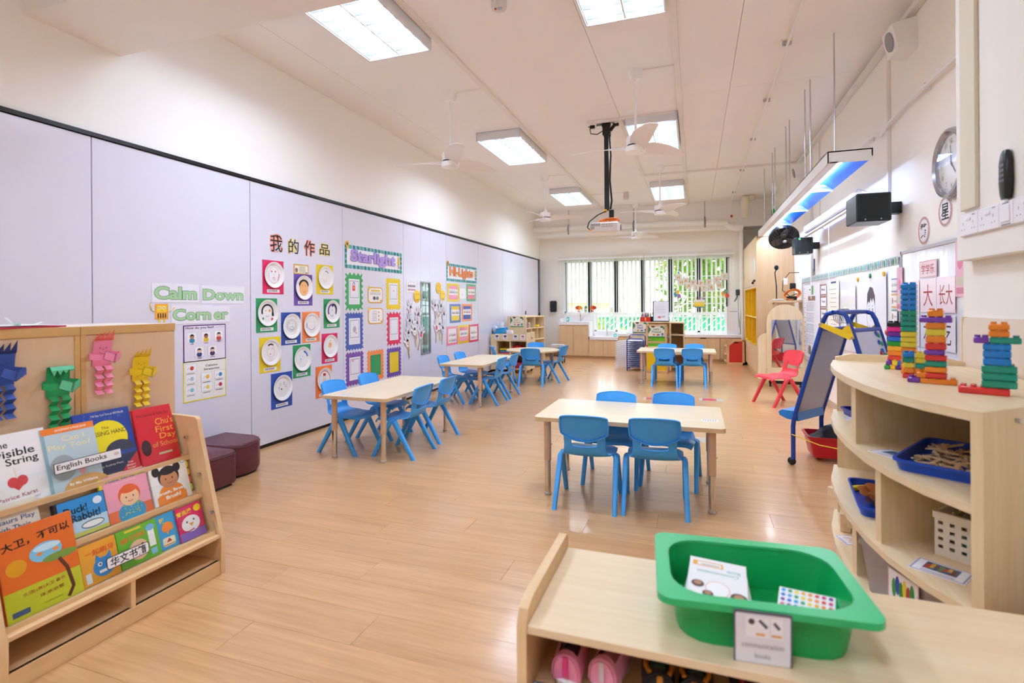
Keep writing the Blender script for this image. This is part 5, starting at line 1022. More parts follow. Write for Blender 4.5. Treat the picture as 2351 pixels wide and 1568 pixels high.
# sockets on the pillar board
def sock(y0, y1, lb, kind):
    t = thing('wall_socket', lb, 'socket', (1.05, (y0+y1)/2, 1.56), rot=(0, 0, R90), group='white wall sockets on the pillar'); w = y1-y0
    MB().box(-w/2, w/2, -.012, 0, -.045, .045, r=.004).build('plate', paint('#EEEBEF', .3, .01), t); p = Print(w0=.0124)
    if kind:
        for s in (-1, 1): p.rect(s*w*.27-.004, .0, s*w*.27-.001, .012, '#6E6A70'); p.rect(s*w*.27-.014, -.02, s*w*.27-.009, -.016, '#6E6A70'); p.rect(s*w*.27+.006, -.02, s*w*.27+.011, -.016, '#6E6A70')
        for s in (-1, 1): MB().box(s*.010-.007, s*.010+.007, -.017, -.011, .014, .028, r=.003).build('switch', paint('#F6F5F7', .3), t)
        p.rect(w*.2, .033, w*.36, .037, '#8E8A94')
    else: MB().box(-w*.32, w*.32, -.016, -.011, -.03, .03, r=.003).build('rocker', paint('#F1EFF3', .3), t); p.rect(-.02, .035, .02, .039, '#8E8A94'); p.rect(-.03, -.041, .03, -.036, '#8E8A94')
    p.build('marking', None, t, smooth=0)
sock(2.508, 2.654, 'double socket at the left end of the pillar row', 1); sock(2.36, 2.506, 'double socket second in the pillar row', 1); sock(2.27, 2.358, 'single switch plate right of the double sockets', 0); sock(2.12, 2.268, 'double socket at the right edge of the photo', 1)
t = thing('fan_remote', 'black remote control in a holder above the sockets', 'remote', (1.05, 2.31, 1.61), rot=(0, 0, R90)); b = MB(); b.loft([[(x, y-.012, zz) for x, y in rrect(0, 0, .052*k, .028*k, .012, 3)] for zz, k in ((0, .75), (.02, .95), (.06, 1.05), (.13, 1.), (.16, .8), (.172, .5))]); b.build('case', paint('#121315', .3), t); p = Print(w0=.0275)
for k in range(12): p.rect(-.014+.012*(k % 3), .06+.018*(k//3), -.006+.012*(k % 3), .069+.018*(k//3), '#7A828A')
p.build('button', None, t, smooth=0)
# ------------------------------------------------------------------ whiteboards and what is pinned to them
WBM = paint('#E9E8EE', .12, .01, coat=.3)
XB = XR-.022
def wboard(y0, y1, z0, z1, lb):
    t = thing('whiteboard', lb, 'whiteboard', (XR, (y0+y1)/2, (z0+z1)/2), rot=(0, 0, R90), group='whiteboards on the right wall'); w, h = y1-y0, z1-z0
    part('board', WBM, t, (-w/2, w/2, -.018, 0, -h/2, h/2)); FRM = paint('#BDB9C4', .35, metal=.5)
    for q in ((-w/2, w/2, -.024, 0, h/2-.025, h/2), (-w/2, w/2, -.024, 0, -h/2, -h/2+.02), (-w/2, -w/2+.02, -.024, 0, -h/2, h/2), (w/2-.02, w/2, -.024, 0, -h/2, h/2)): part('frame', FRM, t, q, r=.002)
wboard(4.83, 8.74, .42, 1.6, 'long whiteboard covered with schedules and a drawn figure'); wboard(2.95, 4.815, .42, 1.64, 'whiteboard with Chinese character cards near the pillar')
def rs(name, lb, cat, y0, y1, z0, z1, h, grp=None, rough=.45, th=.0012):
    t = thing(name, lb, cat, (XB-.004, (y0+y1)/2, (z0+z1)/2), rot=(0, 0, R90), group=grp); w, hh = y1-y0, z1-z0
    part('sheet', paint(h, rough, .012), t, (-w/2, w/2, -th, 0, -hh/2, hh/2)); return t, Print(w0=th+.0003), w, hh
t, p, w, h = rs('leaf_border', 'green and blue leaf border strip along the top of the whiteboard', 'border', 4.85, 8.72, 1.545, 1.61, '#CFE0DA')
for k in range(74): p.ell(-w/2+.03+k*w/74.6, -.004+.006*(k % 2), .017, .03, ['#4F9C7C', '#8FBFA8', '#7FA9C4', '#C8B0B4'][k % 4], 8, rot=.2*((k % 3)-1))
p.build('leaves', None, t, smooth=0)
t, p, w, h = rs('calendar_chart', 'large calendar chart at the far end of the whiteboard', 'chart', 7.55, 8.58, .5, 1.5, '#ECEAF0')
for k in range(14): p.rr(-w/2+.07, h/2-.05-.068*k, .1, .046, .004, '#F8F6F6'); p.rect(-w/2+.035, h/2-.055-.068*k, -w/2+.1, h/2-.045-.068*k, '#8A4A44')
p.rect(-w*.2, h*.28, w*.24, h*.34, '#8E6A54'); p.rect(0, h*.36, .14, h*.48, '#6AA86A'); p.rect(-.15, h*.4, -.02, h*.46, '#FFFFFF'); p.rect(-.13, h*.42, -.04, h*.44, '#5A5660')
for r_ in range(4):
    for c in range(6): u, v = -w*.28+.085*c, h*.2-.15*r_; p.frame(u-.036, v-.055, u+.036, v+.055, .004, '#7E97A0'); p.rect(u-.02, v-.03, u-.008, v+.03, '#C0D0D6')
for k in range(3): p.rect(-w*.25+.12*k, -h*.46, -w*.25+.09+.12*k, -h*.34, ['#F0B8C4', '#3E7A5A', '#F2D0D8'][k])
p.build('printing', None, t, smooth=0)
for k in range(6):
    t, p, w, h = rs('day_card', 'red-edged day card, number %s from the top beside the calendar' % ['one', 'two', 'three', 'four', 'five', 'six'][k], 'card', 7.22, 7.5, 1.345-.148*k, 1.475-.148*k, '#F4F2F2', 'red-edged day cards'); p.rect(-w/2, h/2-.014, w/2, h/2, '#9C3A30').rect(-w/2, -h/2, w/2, -h/2+.01, '#9C3A30'); p.text(['Monday', 'Tuesday', 'Wednesday', 'Thursday', 'Friday', 'Today'][k], 0, 0, w*.7, .04, '#2A2024', .012); p.build('printing', None, t, smooth=0)
t, p, w, h = rs('lined_note', 'tall cream note sheet with handwriting lines', 'note', 6.62, 7.14, .78, 1.5, '#F1EADB'); p.rect(-.1, h/2-.03, .14, h/2-.008, '#2F3A78'); p.rect(w/2-.02, -h*.2, w/2-.01, h*.26, '#2F3A78')
for k in range(14): p.rect(-w*.3+.02*(k % 3), h*.36-.05*k, w*.3-.03*(k % 2), h*.36+.006-.05*k, '#8E8A86')
p.build('printing', None, t, smooth=0)
t, p, w, h = rs('clear_folder', 'translucent plastic folder on the whiteboard', 'folder', 6.0, 6.5, .75, 1.42, '#DDE1E8', rough=.1); p.rect(-w*.36, -.05, w*.4, .12, '#E6E6D8'); p.rect(-w*.36, -.22, w*.4, -.06, '#E2E6F0'); p.build('printing', None, t, smooth=0)
t, p, w, h = rs('drawn_figure', 'large white paper with a line drawing of a boy', 'drawing', 5.12, 5.92, .42, 1.5, '#ECEEF6'); k = '#44464E'
p.arc(0, .2, .12, .2, .005, k); p.poly([(-.115, .26), (-.1, .37), (-.03, .43), (.05, .42), (.11, .35), (.118, .25), (.09, .3), (.06, .33), (.03, .29), (0, .33), (-.04, .28), (-.07, .3)], '#4A3E48')
for s in (-1, 1): p.arc(s*.045, .22, .016, .014, .005, k); p.ell(s*.045, .22, .007, .008, k, 8); p.line([(s*.03, .255), (s*.065, .258)], .004, k)
p.line([(0, .2), (-.008, .13), (.01, .12)], .004, k); p.arc(0, .1, .05, .04, .006, k, 200, 340, 10); p.line([(-.08, .04), (0, -.04), (.09, .05)], .004, k); p.line([(-.09, .02), (-.2, -.05), (-.27, -.2), (-.3, -.5)], .004, k); p.line([(.09, .02), (.2, -.06), (.27, -.2), (.3, -.5)], .004, k); p.line([(-.14, -.2), (-.17, -.5)], .004, k); p.line([(.14, -.2), (.17, -.5)], .004, k); p.build('drawing_lines', None, t, smooth=0)
for yy, zz, h, lb in ((5.9, 1.475, '#E3B82A', 'yellow magnet at the left corner of the boy drawing'), (5.52, 1.49, '#2A8A55', 'green magnet at the top of the boy drawing'), (5.16, 1.49, '#E3B82A', 'yellow magnet at the right corner of the boy drawing'), (5.1, 1.0, '#B8202C', 'red magnet at the right edge of the boy drawing')): tag(MB().lathe([(.022, 0), (.024, -.006), (.018, -.012), (.008, -.014)], n=16, ax='y').build('magnet', paint(h, .3), None, (XB-.006, yy, zz), R90), lb, 'magnet', 'round board magnets')
hd = ['Daily Schedule', '', '', '', '']
for k in range(6):
    t, p, w, h = rs('schedule_card', ['title card of the daily schedule', 'orange-edged schedule card below the title', 'teal-edged schedule card, third from the top', 'red-edged schedule card below the teal one', 'purple-edged schedule card below the red one', 'lowest schedule card behind the toy tower'][k], 'card', 4.87, 5.0+.0, 1.33-.125*k, 1.44-.125*k, ['#8A86C0', '#E0A050', '#5E9C98', '#C0604A', '#8A7AC0', '#E0B050'][k], 'daily schedule cards'); p.rect(-w/2+.004, -h/2+.012, w/2-.004, h/2-.012, '#F6F4F2')
    if k == 0: p.text('Daily Schedule', 0, 0, w*.84, .035, '#33303A', .004)
    else: p.ell(-w*.3, 0, .016, .026, '#B08A6A', 10); p.text(['', 'Arrival', 'Storytime', 'Toileting', 'Snack', 'Play'][k], w*.16, 0, w*.5, .026, '#5A5660', .004)
    p.build('printing', None, t, smooth=0)
t = thing('character_heading', 'small framed heading card at the top of the Chinese board', 'card', (XB-.004, 4.3, 1.475), rot=(0, 0, R90)); part('sheet', paint('#F6DADD', .3), t, (-.14, .14, -.0012, 0, -.06, .06)); p = Print(w0=.0016); p.frame(-.135, -.055, .135, .055, .003, '#D8949C'); p.text('学学乐', 0, 0, .21, .065, '#C24A58', .005); p.build('characters', None, t, smooth=0)  # pink glare on the board is painted into this sheet, frame and lettering
CC = [('小', 4.575, 1.29, '#C0504E', '#F5DFE3'), ('大', 4.3, 1.295, '#B84A48', '#F3DCE2'), ('长大', 4.035, 1.295, '#B04A4A', '#F2DCE4'), ('人', 4.575, 1.05, '#3A2A2E', '#EDEAF2'), ('水', 4.3, 1.05, '#4A2A2A', '#EAE8F1'), ('吃', 4.035, 1.05, '#4A2C2C', '#EAE8F1'), ('早', 4.575, .81, '#26242A', '#EDEBF3'), ('', 4.3, .81, '#26242A', '#ECEAF2')]  # top row: pinkish glare painted into the paper and ink colours
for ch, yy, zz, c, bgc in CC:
    t, p, w, h = rs('character_card', {'小': 'card with pink glare painted over a three-stroke character, top row left', '大': 'card with pink glare painted over one character, top row centre', '长大': 'card with pink glare painted over two characters, top row right', '人': 'white card with a two-stroke character behind the tall tower', '水': 'white card with a dark brown character, second row centre', '吃': 'white card with a dark brown character, second row right', '早': 'white card with a boxy character behind the purple brim'}[ch] if ch else 'blank white card in the lowest row of the Chinese board', 'card', yy-.13, yy+.13, zz-.115, zz+.115, bgc, 'Chinese character cards', rough=.2)
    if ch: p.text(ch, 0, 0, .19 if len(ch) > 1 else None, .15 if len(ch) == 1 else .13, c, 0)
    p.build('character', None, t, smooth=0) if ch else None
t, p, w, h = rs('name_drawing', 'sheet with a small pencil drawing and a short name', 'drawing', 3.86, 4.2, .5, .9, '#E4E5F0'); p.rect(-w/2+.02, .06, w/2-.02, .063, '#B4B6C8'); p.text('ELIS', .0, .085, .06, None, '#5A5C66'); p.line([(-.1, -.12), (-.04, -.05), (.0, -.12)], .004, '#8A8C98'); p.line([(-.04, -.12), (.03, .02)], .004, '#8A8C98'); p.line([(0, -.06), (.08, -.13)], .004, '#8A8C98'); p.build('drawing_lines', None, t, smooth=0)
for yy, z0, z1, lb in ((4.82, 1.18, 1.52, 'pink bottle-shaped decoration between the two whiteboards'), (3.84, 1.28, 1.62, 'pink glitter strip at the pillar edge')):
    t, p, w, h = rs('pink_decoration', lb, 'decoration', yy-.06, yy+.06, z0, z1, '#F0BCCB', 'pink board decorations'); p.ell(0, h*.1, .035, .04, '#E88AA4', 12); p.rect(-.05, -h*.3, .05, -h*.15, '#D8D0B8'); p.rect(-.05, -h*.45, .05, -h*.34, '#D88A9C'); p.build('printing', None, t, smooth=0)
t = thing('hanging_booklet', 'small navy and white booklet pinned to the wall below the far speaker', 'booklet', (XR, 8.06, 1.73), rot=(0, 0, R90)); part('cover', paint('#26306C', .4), t, (-.1, .1, -.006, 0, -.11, .11)); p = Print(w0=.0064); p.rect(-.095, -.02, .03, .105, '#E9E8EC'); p.rect(-.08, -.09, -.02, -.02, '#C8B8A0'); p.rect(-.07, .05, .0, .055, '#6A6874'); p.rect(.06, -.11, .1, -.06, '#D8B83A'); p.build('printing', None, t, smooth=0)
# ------------------------------------------------------------------ ledge with document camera and cables, arched mirror
t = thing('wall_ledge', 'small wooden ledge shelf above the arched mirror', 'shelf', (1.1, 8.75, 1.255)); part('board', CABW, t, (0, .425, 0, .4, 0, .035), r=.002); part('support', CABW, t, (.08, .3, .05, .39, -.1, 0)); 
t = thing('document_camera', 'black gooseneck document camera on the ledge', 'camera', (1.185, 8.88, 1.29)); part('base', paint('#C9CACE', .3), t, (-.06, .09, -.07, .07, 0, .022), r=.006); MB().tube([(0, 0, .02), (.0, 0, .2), (-.012, 0, .34), (-.02, 0, .42), (-.005, 0, .47)], .008, 8).build('neck', PB, t); MB().ball((.0, -.01, .5), .032, sy=.8, sz=1.3).build('head', PB, t)
t = thing('power_cables', 'tangle of black and orange cables on the ledge', 'cable', (1.42, 8.9, 1.29)); m = MB()
for k in range(5): m.tube([(-.02+(.09+.006*k)*cos(a*pi/8), -.02*k*.5+.02*sin(a), .09+(.06+.004*k)*sin(a*pi/8)+.02*cos(a*pi/8)) for a in range(16)], .007, 6, closed=True)
m.build('orange_coil', paint('#E4782A', .5), t); MB().tube([(.08, .02, .42), (-.05, .02, .42), (-.14, .0, .3), (-.15, .0, .15), (-.05, .0, .06), (.05, 0, .1)], .006, 6).build('black_cable', PB, t); part('plug', PB, t, (-.05, .03, -.03, .03, .16, .26), r=.01); part('adaptor', PB, t, (-.1, .04, -.05, .05, .0, .06), r=.01); part('label_tag', WPLAS, t, (-.14, -.08, -.02, -.018, .24, .34)); MB().tube([(-.2, -.1, .0), (-.28, -.12, -.01), (-.3, -.12, -.06)], .006, 6).build('loose_cable', PB, t)
mr = thing('arched_mirror', 'arched wooden stand with a tall mirror behind the red chair', 'mirror', (1.26, 8.6, 0), radians(-4))
a_ = [(-.245, .11), (.245, .11), (.245, .98)]+[(.245*cos(radians(k)), .98+.25*sin(radians(k))) for k in range(15, 180, 15)]+[(-.245, .98)]
MB().prism(a_, 0, .03, 'y').build('frame_board', BIRCH, mr); MIR = paint('#E6EAEC', .03, 0, metal=1.); MB().box(-.18, .215, -.004, -.0005, .3, 1.0).build('mirror_glass', MIR, mr); part('base', BIRCH, mr, (-.245, .245, -.01, .1, .1, .28)); part('plinth', BLACK, mr, (-.22, .22, .02, .1, .05, .1))
for s in (-1, 1): MB().cyl((s*.2-.012, .06, .028), (s*.2+.012, .06, .028), .028, n=14).build('caster', BLACK, mr)
q = [(-.245, .11), (-.245, .8)]+[(-.245-.12*sin(radians(k)), .68+.12*cos(radians(k))) for k in range(0, 91, 15)]+[(-.365, .11)]
MB().prism(q, .035, .05, 'y').build('side_wing', BIRCH, mr)
for zz in (.12, .3, .45, .6): part('side_shelf', BIRCHX, mr, (-.36, -.25, .05, .3, zz, zz+.012))
part('side_post', BIRCH, mr, (-.365, -.35, .05, .3, .11, .62)); part('back_wing', BIRCH, mr, (-.36, -.25, .29, .3, .11, .7)); part('stored_item', paint('#D9E4EE', .5), mr, (-.34, -.28, .06, .2, .132, .2), (-.34, -.3, .06, .2, .462, .5))

# ------------------------------------------------------------------ easel
EB = paint('#123F9A', .3, .02); ez = thing('double_easel', 'blue double-sided easel with grey board and yellow hinge, beside the curved shelf', 'easel', (.711, 4.516, 0), -.627); y0, y1 = 0, .45
LT = lambda y: [(0, y, .05), (0, y, .30), (.008, y, .36), (.205, y, 1.05), (.228, y, 1.12), (.25, y, 1.165), (.29, y, 1.178)]
RT = lambda y: [(.622-a, b_, c) for a, b_, c in LT(y)]
for Fn in (LT, RT):
    m = MB(); q = Fn(y0)+[(Fn(y0)[-1][0], (y0+y1)/2, 1.18)]+Fn(y1)[::-1]; m.tube(q[:7], .0165, 10); m.tube([q[6], q[7], q[8]], .0165, 10); m.tube(q[8:], .0165, 10); m.cyl(Fn(y0)[2], Fn(y1)[2], .013, n=8); m.cyl(Fn(y0)[3], Fn(y1)[3], .016, n=8); m.build('frame', EB, ez, smooth=50)
def slab(Fn, c, nm):
    a, b_ = Vector(Fn(y0)[2]), Vector(Fn(y0)[3]); d = (b_-a).normalized(); n = Vector((d.z, 0, -d.x)); A = a+d*.01; B = b_-d*.01; v = []
    for s in (0, 1):
        for pnt, yy in ((A, y0+.012), (A, y1-.012), (B, y1-.012), (B, y0+.012)): q = pnt+n*(.004 if s else -.004); v.append((q.x, yy, q.z))
    return MB().add(v, [(0, 1, 2, 3), (4, 5, 6, 7), (0, 1, 5, 4), (1, 2, 6, 5), (2, 3, 7, 6), (3, 0, 4, 7)]).build(nm, c, ez)
slab(LT, paint('#A3A2AE', .2, .02), 'grey_board'); slab(RT, paint('#D8DCE6', .2, .02), 'white_board')
for yy in (y0, y1):
    e = yy-.024 if yy == y0 else yy+.018
    MB().prism([(.205, 1.075), (.215, 1.105), (.36, 1.055), (.405, 1.105), (.44, .995), (.41, .985)], e, e+.005, 'y').build('hinge_bracket', paint('#E8C21A', .35), ez)
    for bx, bz in ((.214, 1.09), (.405, 1.09), (.425, 1.0)): MB().cyl((bx, e-.004, bz), (bx, e+.001, bz), .010, n=10).build('bolt', STEEL, ez)
for x_ in (0, .622):
    for yy in (y0, y1): MB().ball((x_-.012, yy, .03), .03, sx=1.1, sy=.75, n=10, m=6).build('caster', BLACK, ez)
MB().prism([(.03, .34), (-.06, .345), (-.115, .365), (-.125, .39), (-.10, .41), (.025, .415)], y0+.02, y1-.02, 'y').build('paint_tray', paint('#2E84D0', .35, .02), ez)
for yy in (y0-.02, y1+.02): MB().tube([(0, yy, .24), (.2, yy, .2), (.42, yy, .2), (.622, yy, .24)], .004, 6).build('yellow_cord', paint('#E8C21A', .5), ez)
m = MB()
for j in range(5): m.tube([(.27+.02*sin(a*.9), .13+.028*j+.03*cos(a*2*pi/10), 1.15+.055*sin(a*2*pi/10)) for a in range(10)], .003, 5, closed=True)
m.build('wire_clip', STEEL, ez, kind='stuff')
bpy.context.view_layer.update(); EM = ez.matrix_world.copy()
for k, (f, yy, h) in enumerate(((.93, .39, 0), (.84, .40, 0), (.72, .40, 0), (.64, .41, 0), (.95, .36, 1), (.86, .36, 1), (.77, .37, 1), (.7, .375, 1), (.74, .34, 2))):
    a, b_ = Vector(RT(0)[2]), Vector(RT(0)[3]); q = EM @ Vector((a.lerp(b_, f).x+.008, yy, a.lerp(b_, f).z+.003)); tag(MB().ball((0, 0, 0), .019, sz=.35, n=12, m=6).build('magnet', paint(['#1F9A55', '#1E5CB4', '#C42638'][h], .3), None, tuple(q), (0, radians(73), -.627)), ['topmost green', 'second green', 'third green', 'lowest green', 'topmost blue', 'second blue', 'third blue', 'lowest blue', 'only red'][k]+' magnet on the white easel board', 'magnet', 'magnets on the easel')
t = thing('red_tub', 'red plastic tub with dark cloth under the easel', 'tub', (1.06, 4.80, .03)); RD = paint('#C21226', .35, .02)
rings = [[(x*k, y*k, zz) for x, y in rrect(0, 0, .42, .3, .04, 4)] for zz, k in ((0, .86), (.15, 1.), (.15, 1.06), (.165, 1.06), (.165, .985), (.15, .97), (.02, .84), (.015, .2))]; MB().loft(rings).build('tub', RD, t, smooth=50)
P = [[(-.17+.34*i/9, -.12+.24*j/7, .10+.13*sin(pi*i/9)*sin(pi*j/7)+.02*rnd.random()) for j in range(8)] for i in range(10)]; tag(MB().grid(P, .003).build('dark_cloth', paint('#262B36', .6, .05), None, (1.06, 4.80, .045), 0), 'dark crumpled bag lying in the red tub', 'bag')
# ------------------------------------------------------------------ curved shelf unit
arc = [(.617, 2.83), (.56, 2.62), (.530, 2.42), (.518, 2.2), (.524, 2.0), (.545, 1.85), (.585, 1.71), (.648, 1.575)]
inner = [(1.06, 1.93), (1.07, 2.66)]
out = arc+inner
cs = thing('curved_shelf', 'curved birch shelf unit in the right foreground with toy towers on top', 'shelf', (0, 0, 0))
for zz, th in ((.955, .025), (.725, .022), (.465, .022), (.255, .022), (.03, .022)): MB().prism(out, zz, zz+th, 'z').build('shelf_board', BIRCHY, cs)
MB().prism([(x, y) for x, y in ((.66, 1.62), (.70, 1.66), (1.05, 1.95), (1.05, 2.64), (.66, 2.78), (.6, 2.6), (.6, 1.8))], 0, .03).build('plinth', BIRCH, cs)
def wallpan(a, b_, z0, z1, th, nm='upright', m=BIRCH):
    a, b_ = Vector(a), Vector(b_); d = (b_-a).normalized(); n = Vector((-d.y, d.x))*th/2; return MB().prism([tuple(a+n), tuple(b_+n), tuple(b_-n), tuple(a-n)], z0, z1).build(nm, m, cs)
e = wallpan((.640, 1.558), (1.055, 1.905), 0, .985, .026, 'end_panel'); MB().cyl((.75, 1.632, .955), (.756, 1.624, .955), .006, n=10).build('screw', STEEL, e)
wallpan((.625, 2.80), (1.06, 2.665), 0, .955, .022, 'far_panel'); wallpan((1.07, 1.93), (1.075, 2.66), 0, .955, .02, 'back_panel')
wallpan((.535, 2.17), (1.06, 2.38), .747, .955, .022); wallpan((.548, 1.955), (1.06, 2.2), .487, .725, .022); wallpan((.535, 2.17), (1.06, 2.38), .277, .465, .022); wallpan((.548, 1.955), (1.06, 2.2), .052, .255, .022)
pts = [(.625, 2.825), (.83, 2.775), (1.065, 2.70)]; m = MB(); rings = []
for k in range(9):
    f = k/8; x = .625+.44*f; y = 2.822-.135*f; h = .032*min(1, .5+min(f, 1-f)*6); rings.append([(x, y-.009, .98), (x, y+.009, .98), (x, y+.009, .98+h), (x, y-.009, .98+h)])
m.loft(rings).build('top_rail', BIRCHX, cs)
MB().prism([(1.9, .3), (2.735, .3), (2.735, 1.15), (2.72, 1.178), (2.69, 1.185), (1.9, 1.185)], 1.077, 1.098, 'x').build('tall_side_board', None or paint('#E4D3C2', .5, .02), tag(link('tall_board', None, None), 'tall cream board standing against the pillar behind the curved shelf', 'board'))
MB().prism([(2.735, .3), (2.752, .3), (2.752, 1.15), (2.735, 1.185)], 1.075, 1.099, 'x').build('edge', BIRCH, bpy.data.objects['tall_board'])
# trays, baskets and boxes on the shelves
def tray(loc, rz, w, d, h, col, lb, name='tray', grp=None, th=.004, flare=1.06, rim=.008, r=.03):
    t = thing(name, lb, 'tray', loc, rz, grp); m = paint(col, .35, .02)
    rings = [[(x*k+0*a, y*k, zz) for x, y in rrect(0, 0, w*a, d*a, r, 4)] for zz, k, a in ((0, 1/flare, 1), (h-.006, 1., 1), (h-.006, 1.+rim/w*2, 1), (h, 1.+rim/w*2, 1), (h, .985, 1), (th+.002, .97/flare, 1), (th, .4, 1))]
    MB().loft(rings).build('tray_body', m, t, smooth=50); return t
tb = tray((.765, 1.955, .747), radians(58), .38, .25, .035, '#1246B4', 'blue tray with wooden pieces on the second shelf', grp='blue shelf trays')
WD = paint('#D8B990', .6, .08, 40.)
for k in range(110):
    a, b_ = rnd.uniform(-.15, .15), rnd.uniform(-.09, .09); o = MB().box(-.022, .022, -.005, .005, -.002, .002).build('wooden_stick', WD, None, (0, 0, 0)); o.parent = tb; o.location = (a, b_, .012+.022*rnd.random()); o.rotation_euler = (rnd.uniform(-.3, .3), rnd.uniform(-.35, .35), rnd.uniform(0, 3.1))
t3 = tray((.68, 2.325, .487), radians(82), .36, .21, .035, '#1246B4', 'blue tray with a scalloped pie dish on the third shelf', grp='blue shelf trays')
t = thing('pie_dish', 'brown scalloped toy pie dish divided in wedges', 'dish', (.70, 2.27, .4925)); rings = []
for r_, zz in ((.07, 0), (.115, .05), (.122, .052), (.112, .046), (.066, .008)): rings.append([((r_+(.006*sin(12*2*pi*k/72) if zz > .02 else 0))*cos(2*pi*k/72), (r_+(.006*sin(12*2*pi*k/72) if zz > .02 else 0))*sin(2*pi*k/72), zz+(.004*cos(12*2*pi*k/72) if zz > .02 else 0)) for k in range(72)])
MB().loft(rings).build('dish', paint('#C27A44', .5, .03), t, smooth=50)
for k in range(3): MB().prism([(.004, 0), (.1, 0), (.1*cos(.9), .1*sin(.9))], .01, .04).build('wedge', paint(['#C86A2A', '#A86A3A', '#D0843E'][k], .5), t).rotation_euler.z = k*2.1
tag(MB().box(-.03, .03, -.012, .012, 0, .018, r=.004).build('yellow_block', paint('#E6CE22', .4), None, (.62, 2.45, .4925), .4), 'yellow toy block at the tip of the blue tray', 'toy')
t4 = tray((.72, 2.66, .747), radians(100), .2, .16, .03, '#1B2FA0', 'small blue tray at the far end of the second shelf', grp='blue shelf trays')
t = thing('white_basket', 'white perforated plastic basket on the third shelf', 'basket', (.86, 1.965, .487), radians(48)); W2 = paint('#E9E4D8', .4, .01); m = MB(); bw, bd, bh = .15, .1, .13
def pierced(u0, u1, v0, v1, f):
    nu, nv = 7, 4
    for i in range(nu):
        for j in range(nv):
            a, b_ = u0+(u1-u0)*i/nu, v0+(v1-v0)*j/nv; du, dv = (u1-u0)/nu, (v1-v0)/nv
            for q in ((a, b_, a+du*.28, b_+dv), (a+du*.72, b_, a+du, b_+dv), (a+du*.28, b_, a+du*.72, b_+dv*.28), (a+du*.28, b_+dv*.72, a+du*.72, b_+dv)): f(*q)
for s in (-1, 1):
    pierced(-bw, bw, .015, bh-.02, lambda a, b_, c, d: m.box(a, c, s*bd-.0015, s*bd+.0015, b_, d)); pierced(-bd, bd, .015, bh-.02, lambda a, b_, c, d: m.box(s*bw-.0015, s*bw+.0015, a, c, b_, d))
    m.box(-bw-.004, bw+.004, s*bd-.005, s*bd+.005, bh-.02, bh).box(s*bw-.005, s*bw+.005, -bd-.004, bd+.004, bh-.02, bh).box(-bw, bw, s*bd-.002, s*bd+.002, 0, .016).box(s*bw-.002, s*bw+.002, -bd, bd, 0, .016)
m.box(-bw, bw, -bd, bd, 0, .003); m.build('basket_body', W2, t, smooth=0); part('contents', paint('#7FC0C8', .5, .3, 60.), t, (-.12, .12, -.07, .07, .004, .07), r=.02)
def card(loc, rz, w, d, lb, cols, grp='photo cards on the curved shelf', rot=None):
    t = thing('photo_card', lb, 'card', loc, rz, grp, rot); part('sheet', paint('#E9E8F2', .2, .01), t, (-w/2, w/2, -d/2, d/2, 0, .0012)); b = MB()
    b.use(paint('#6E6CA0', .3, 0)).box(-w/2+.004, w/2-.004, -d/2+.004, d/2-.004, .0012, .0014); b.use(paint('#F2F1F5', .3, 0)).box(-w/2+.007, w/2-.007, -d/2+.007, d/2-.007, .0014, .0016); b.use(paint(cols[0], .3, 0)).box(-w*.3, w*.3, -d*.2, d*.36, .0016, .0018)
    for k in range(7): b.use(paint(cols[1+k % (len(cols)-1)], .3, 0)).box(-w*.27+w*.075*k, -w*.2+w*.075*k, -d*.18+.01*(k % 3), d*.2+.008*(k % 2), .0018, .002)
    b.use(paint('#77758A', .3, 0)).box(-w*.3, w*.3, -d*.36, -d*.32, .0016, .0018); b.build('printing', None, t, smooth=0)
card((.655, 1.80, .487), radians(-35), .13, .095, 'photo card of red and yellow toys on the third shelf', ['#3A5A7A', '#B03A2A', '#D8A83A', '#7A2A22', '#5A8A4A']); card((.62, 2.04, .747), radians(-60), .12, .09, 'photo card in front of the tray of wooden pieces', ['#8AB4CC', '#3A5AA0', '#2A3A6A', '#4A6A9A']); card((.66, 2.60, .747), radians(-70), .1, .08, 'photo card at the far end of the second shelf', ['#7A6A8A', '#3A3A6A', '#8A5A4A', '#4A4A8A']); card((.59, 2.47, .277), radians(-75), .09, .07, 'small label card on the lowest visible shelf', ['#E9E4E4', '#C8A8A0', '#D8C8C4'])
card((.98, 2.07, .86), 0, .12, .2, 'blue book card leaning inside the top compartment', ['#3A5AB0', '#2A3A8A', '#6A8AD0'], rot=(radians(82), 0, radians(50)))
def bin_(loc, rz, w, d, h, lb):
    t = thing('clear_bin', lb, 'storage box', loc, rz, 'translucent storage boxes'); CL = paint('#D9D4DC', .3, .02, trans=.55, alpha=.62)
    rings = [[(x*k, y*k, zz) for x, y in rrect(0, 0, w, d, .02, 3)] for zz, k in ((0, .88), (h-.02, 1), (h-.02, 1.05), (h, 1.05), (h, .99), (.006, .86), (.005, .2))]; MB().loft(rings).build('bin_body', CL, t, smooth=50); cl = ['#E0402E', '#E8A82C', '#D83A6A', '#4A9A5A', '#E8702C', '#C8303A']
    for k in range(14): MB().box(-.03, .03, -.025, .025, -.02, .02, r=.006).build('toy_piece', paint(cl[k % 6], .4), t, (rnd.uniform(-w*.3, w*.3), rnd.uniform(-d*.28, d*.28), .03+.05*rnd.random()), (rnd.random(), rnd.random(), rnd.random()*3))
    return t
bn = bin_((.69, 1.955, .277), radians(112), .37, .2, .17, 'translucent box of colourful toys with a picture label'); p = Print(w0=.104); p.rect(-.05, .02, .07, .135, '#C9B8B4'); p.rect(-.046, .024, .066, .131, '#EFEDF2')
for k in range(6): p.ell(-.025+.014*k, .08+.012*(k % 2), .009, .03, ['#3A9A4A', '#2A4AB0', '#2A8A3A', '#E0C83A', '#B03A3A', '#3AA04A'][k], 10)
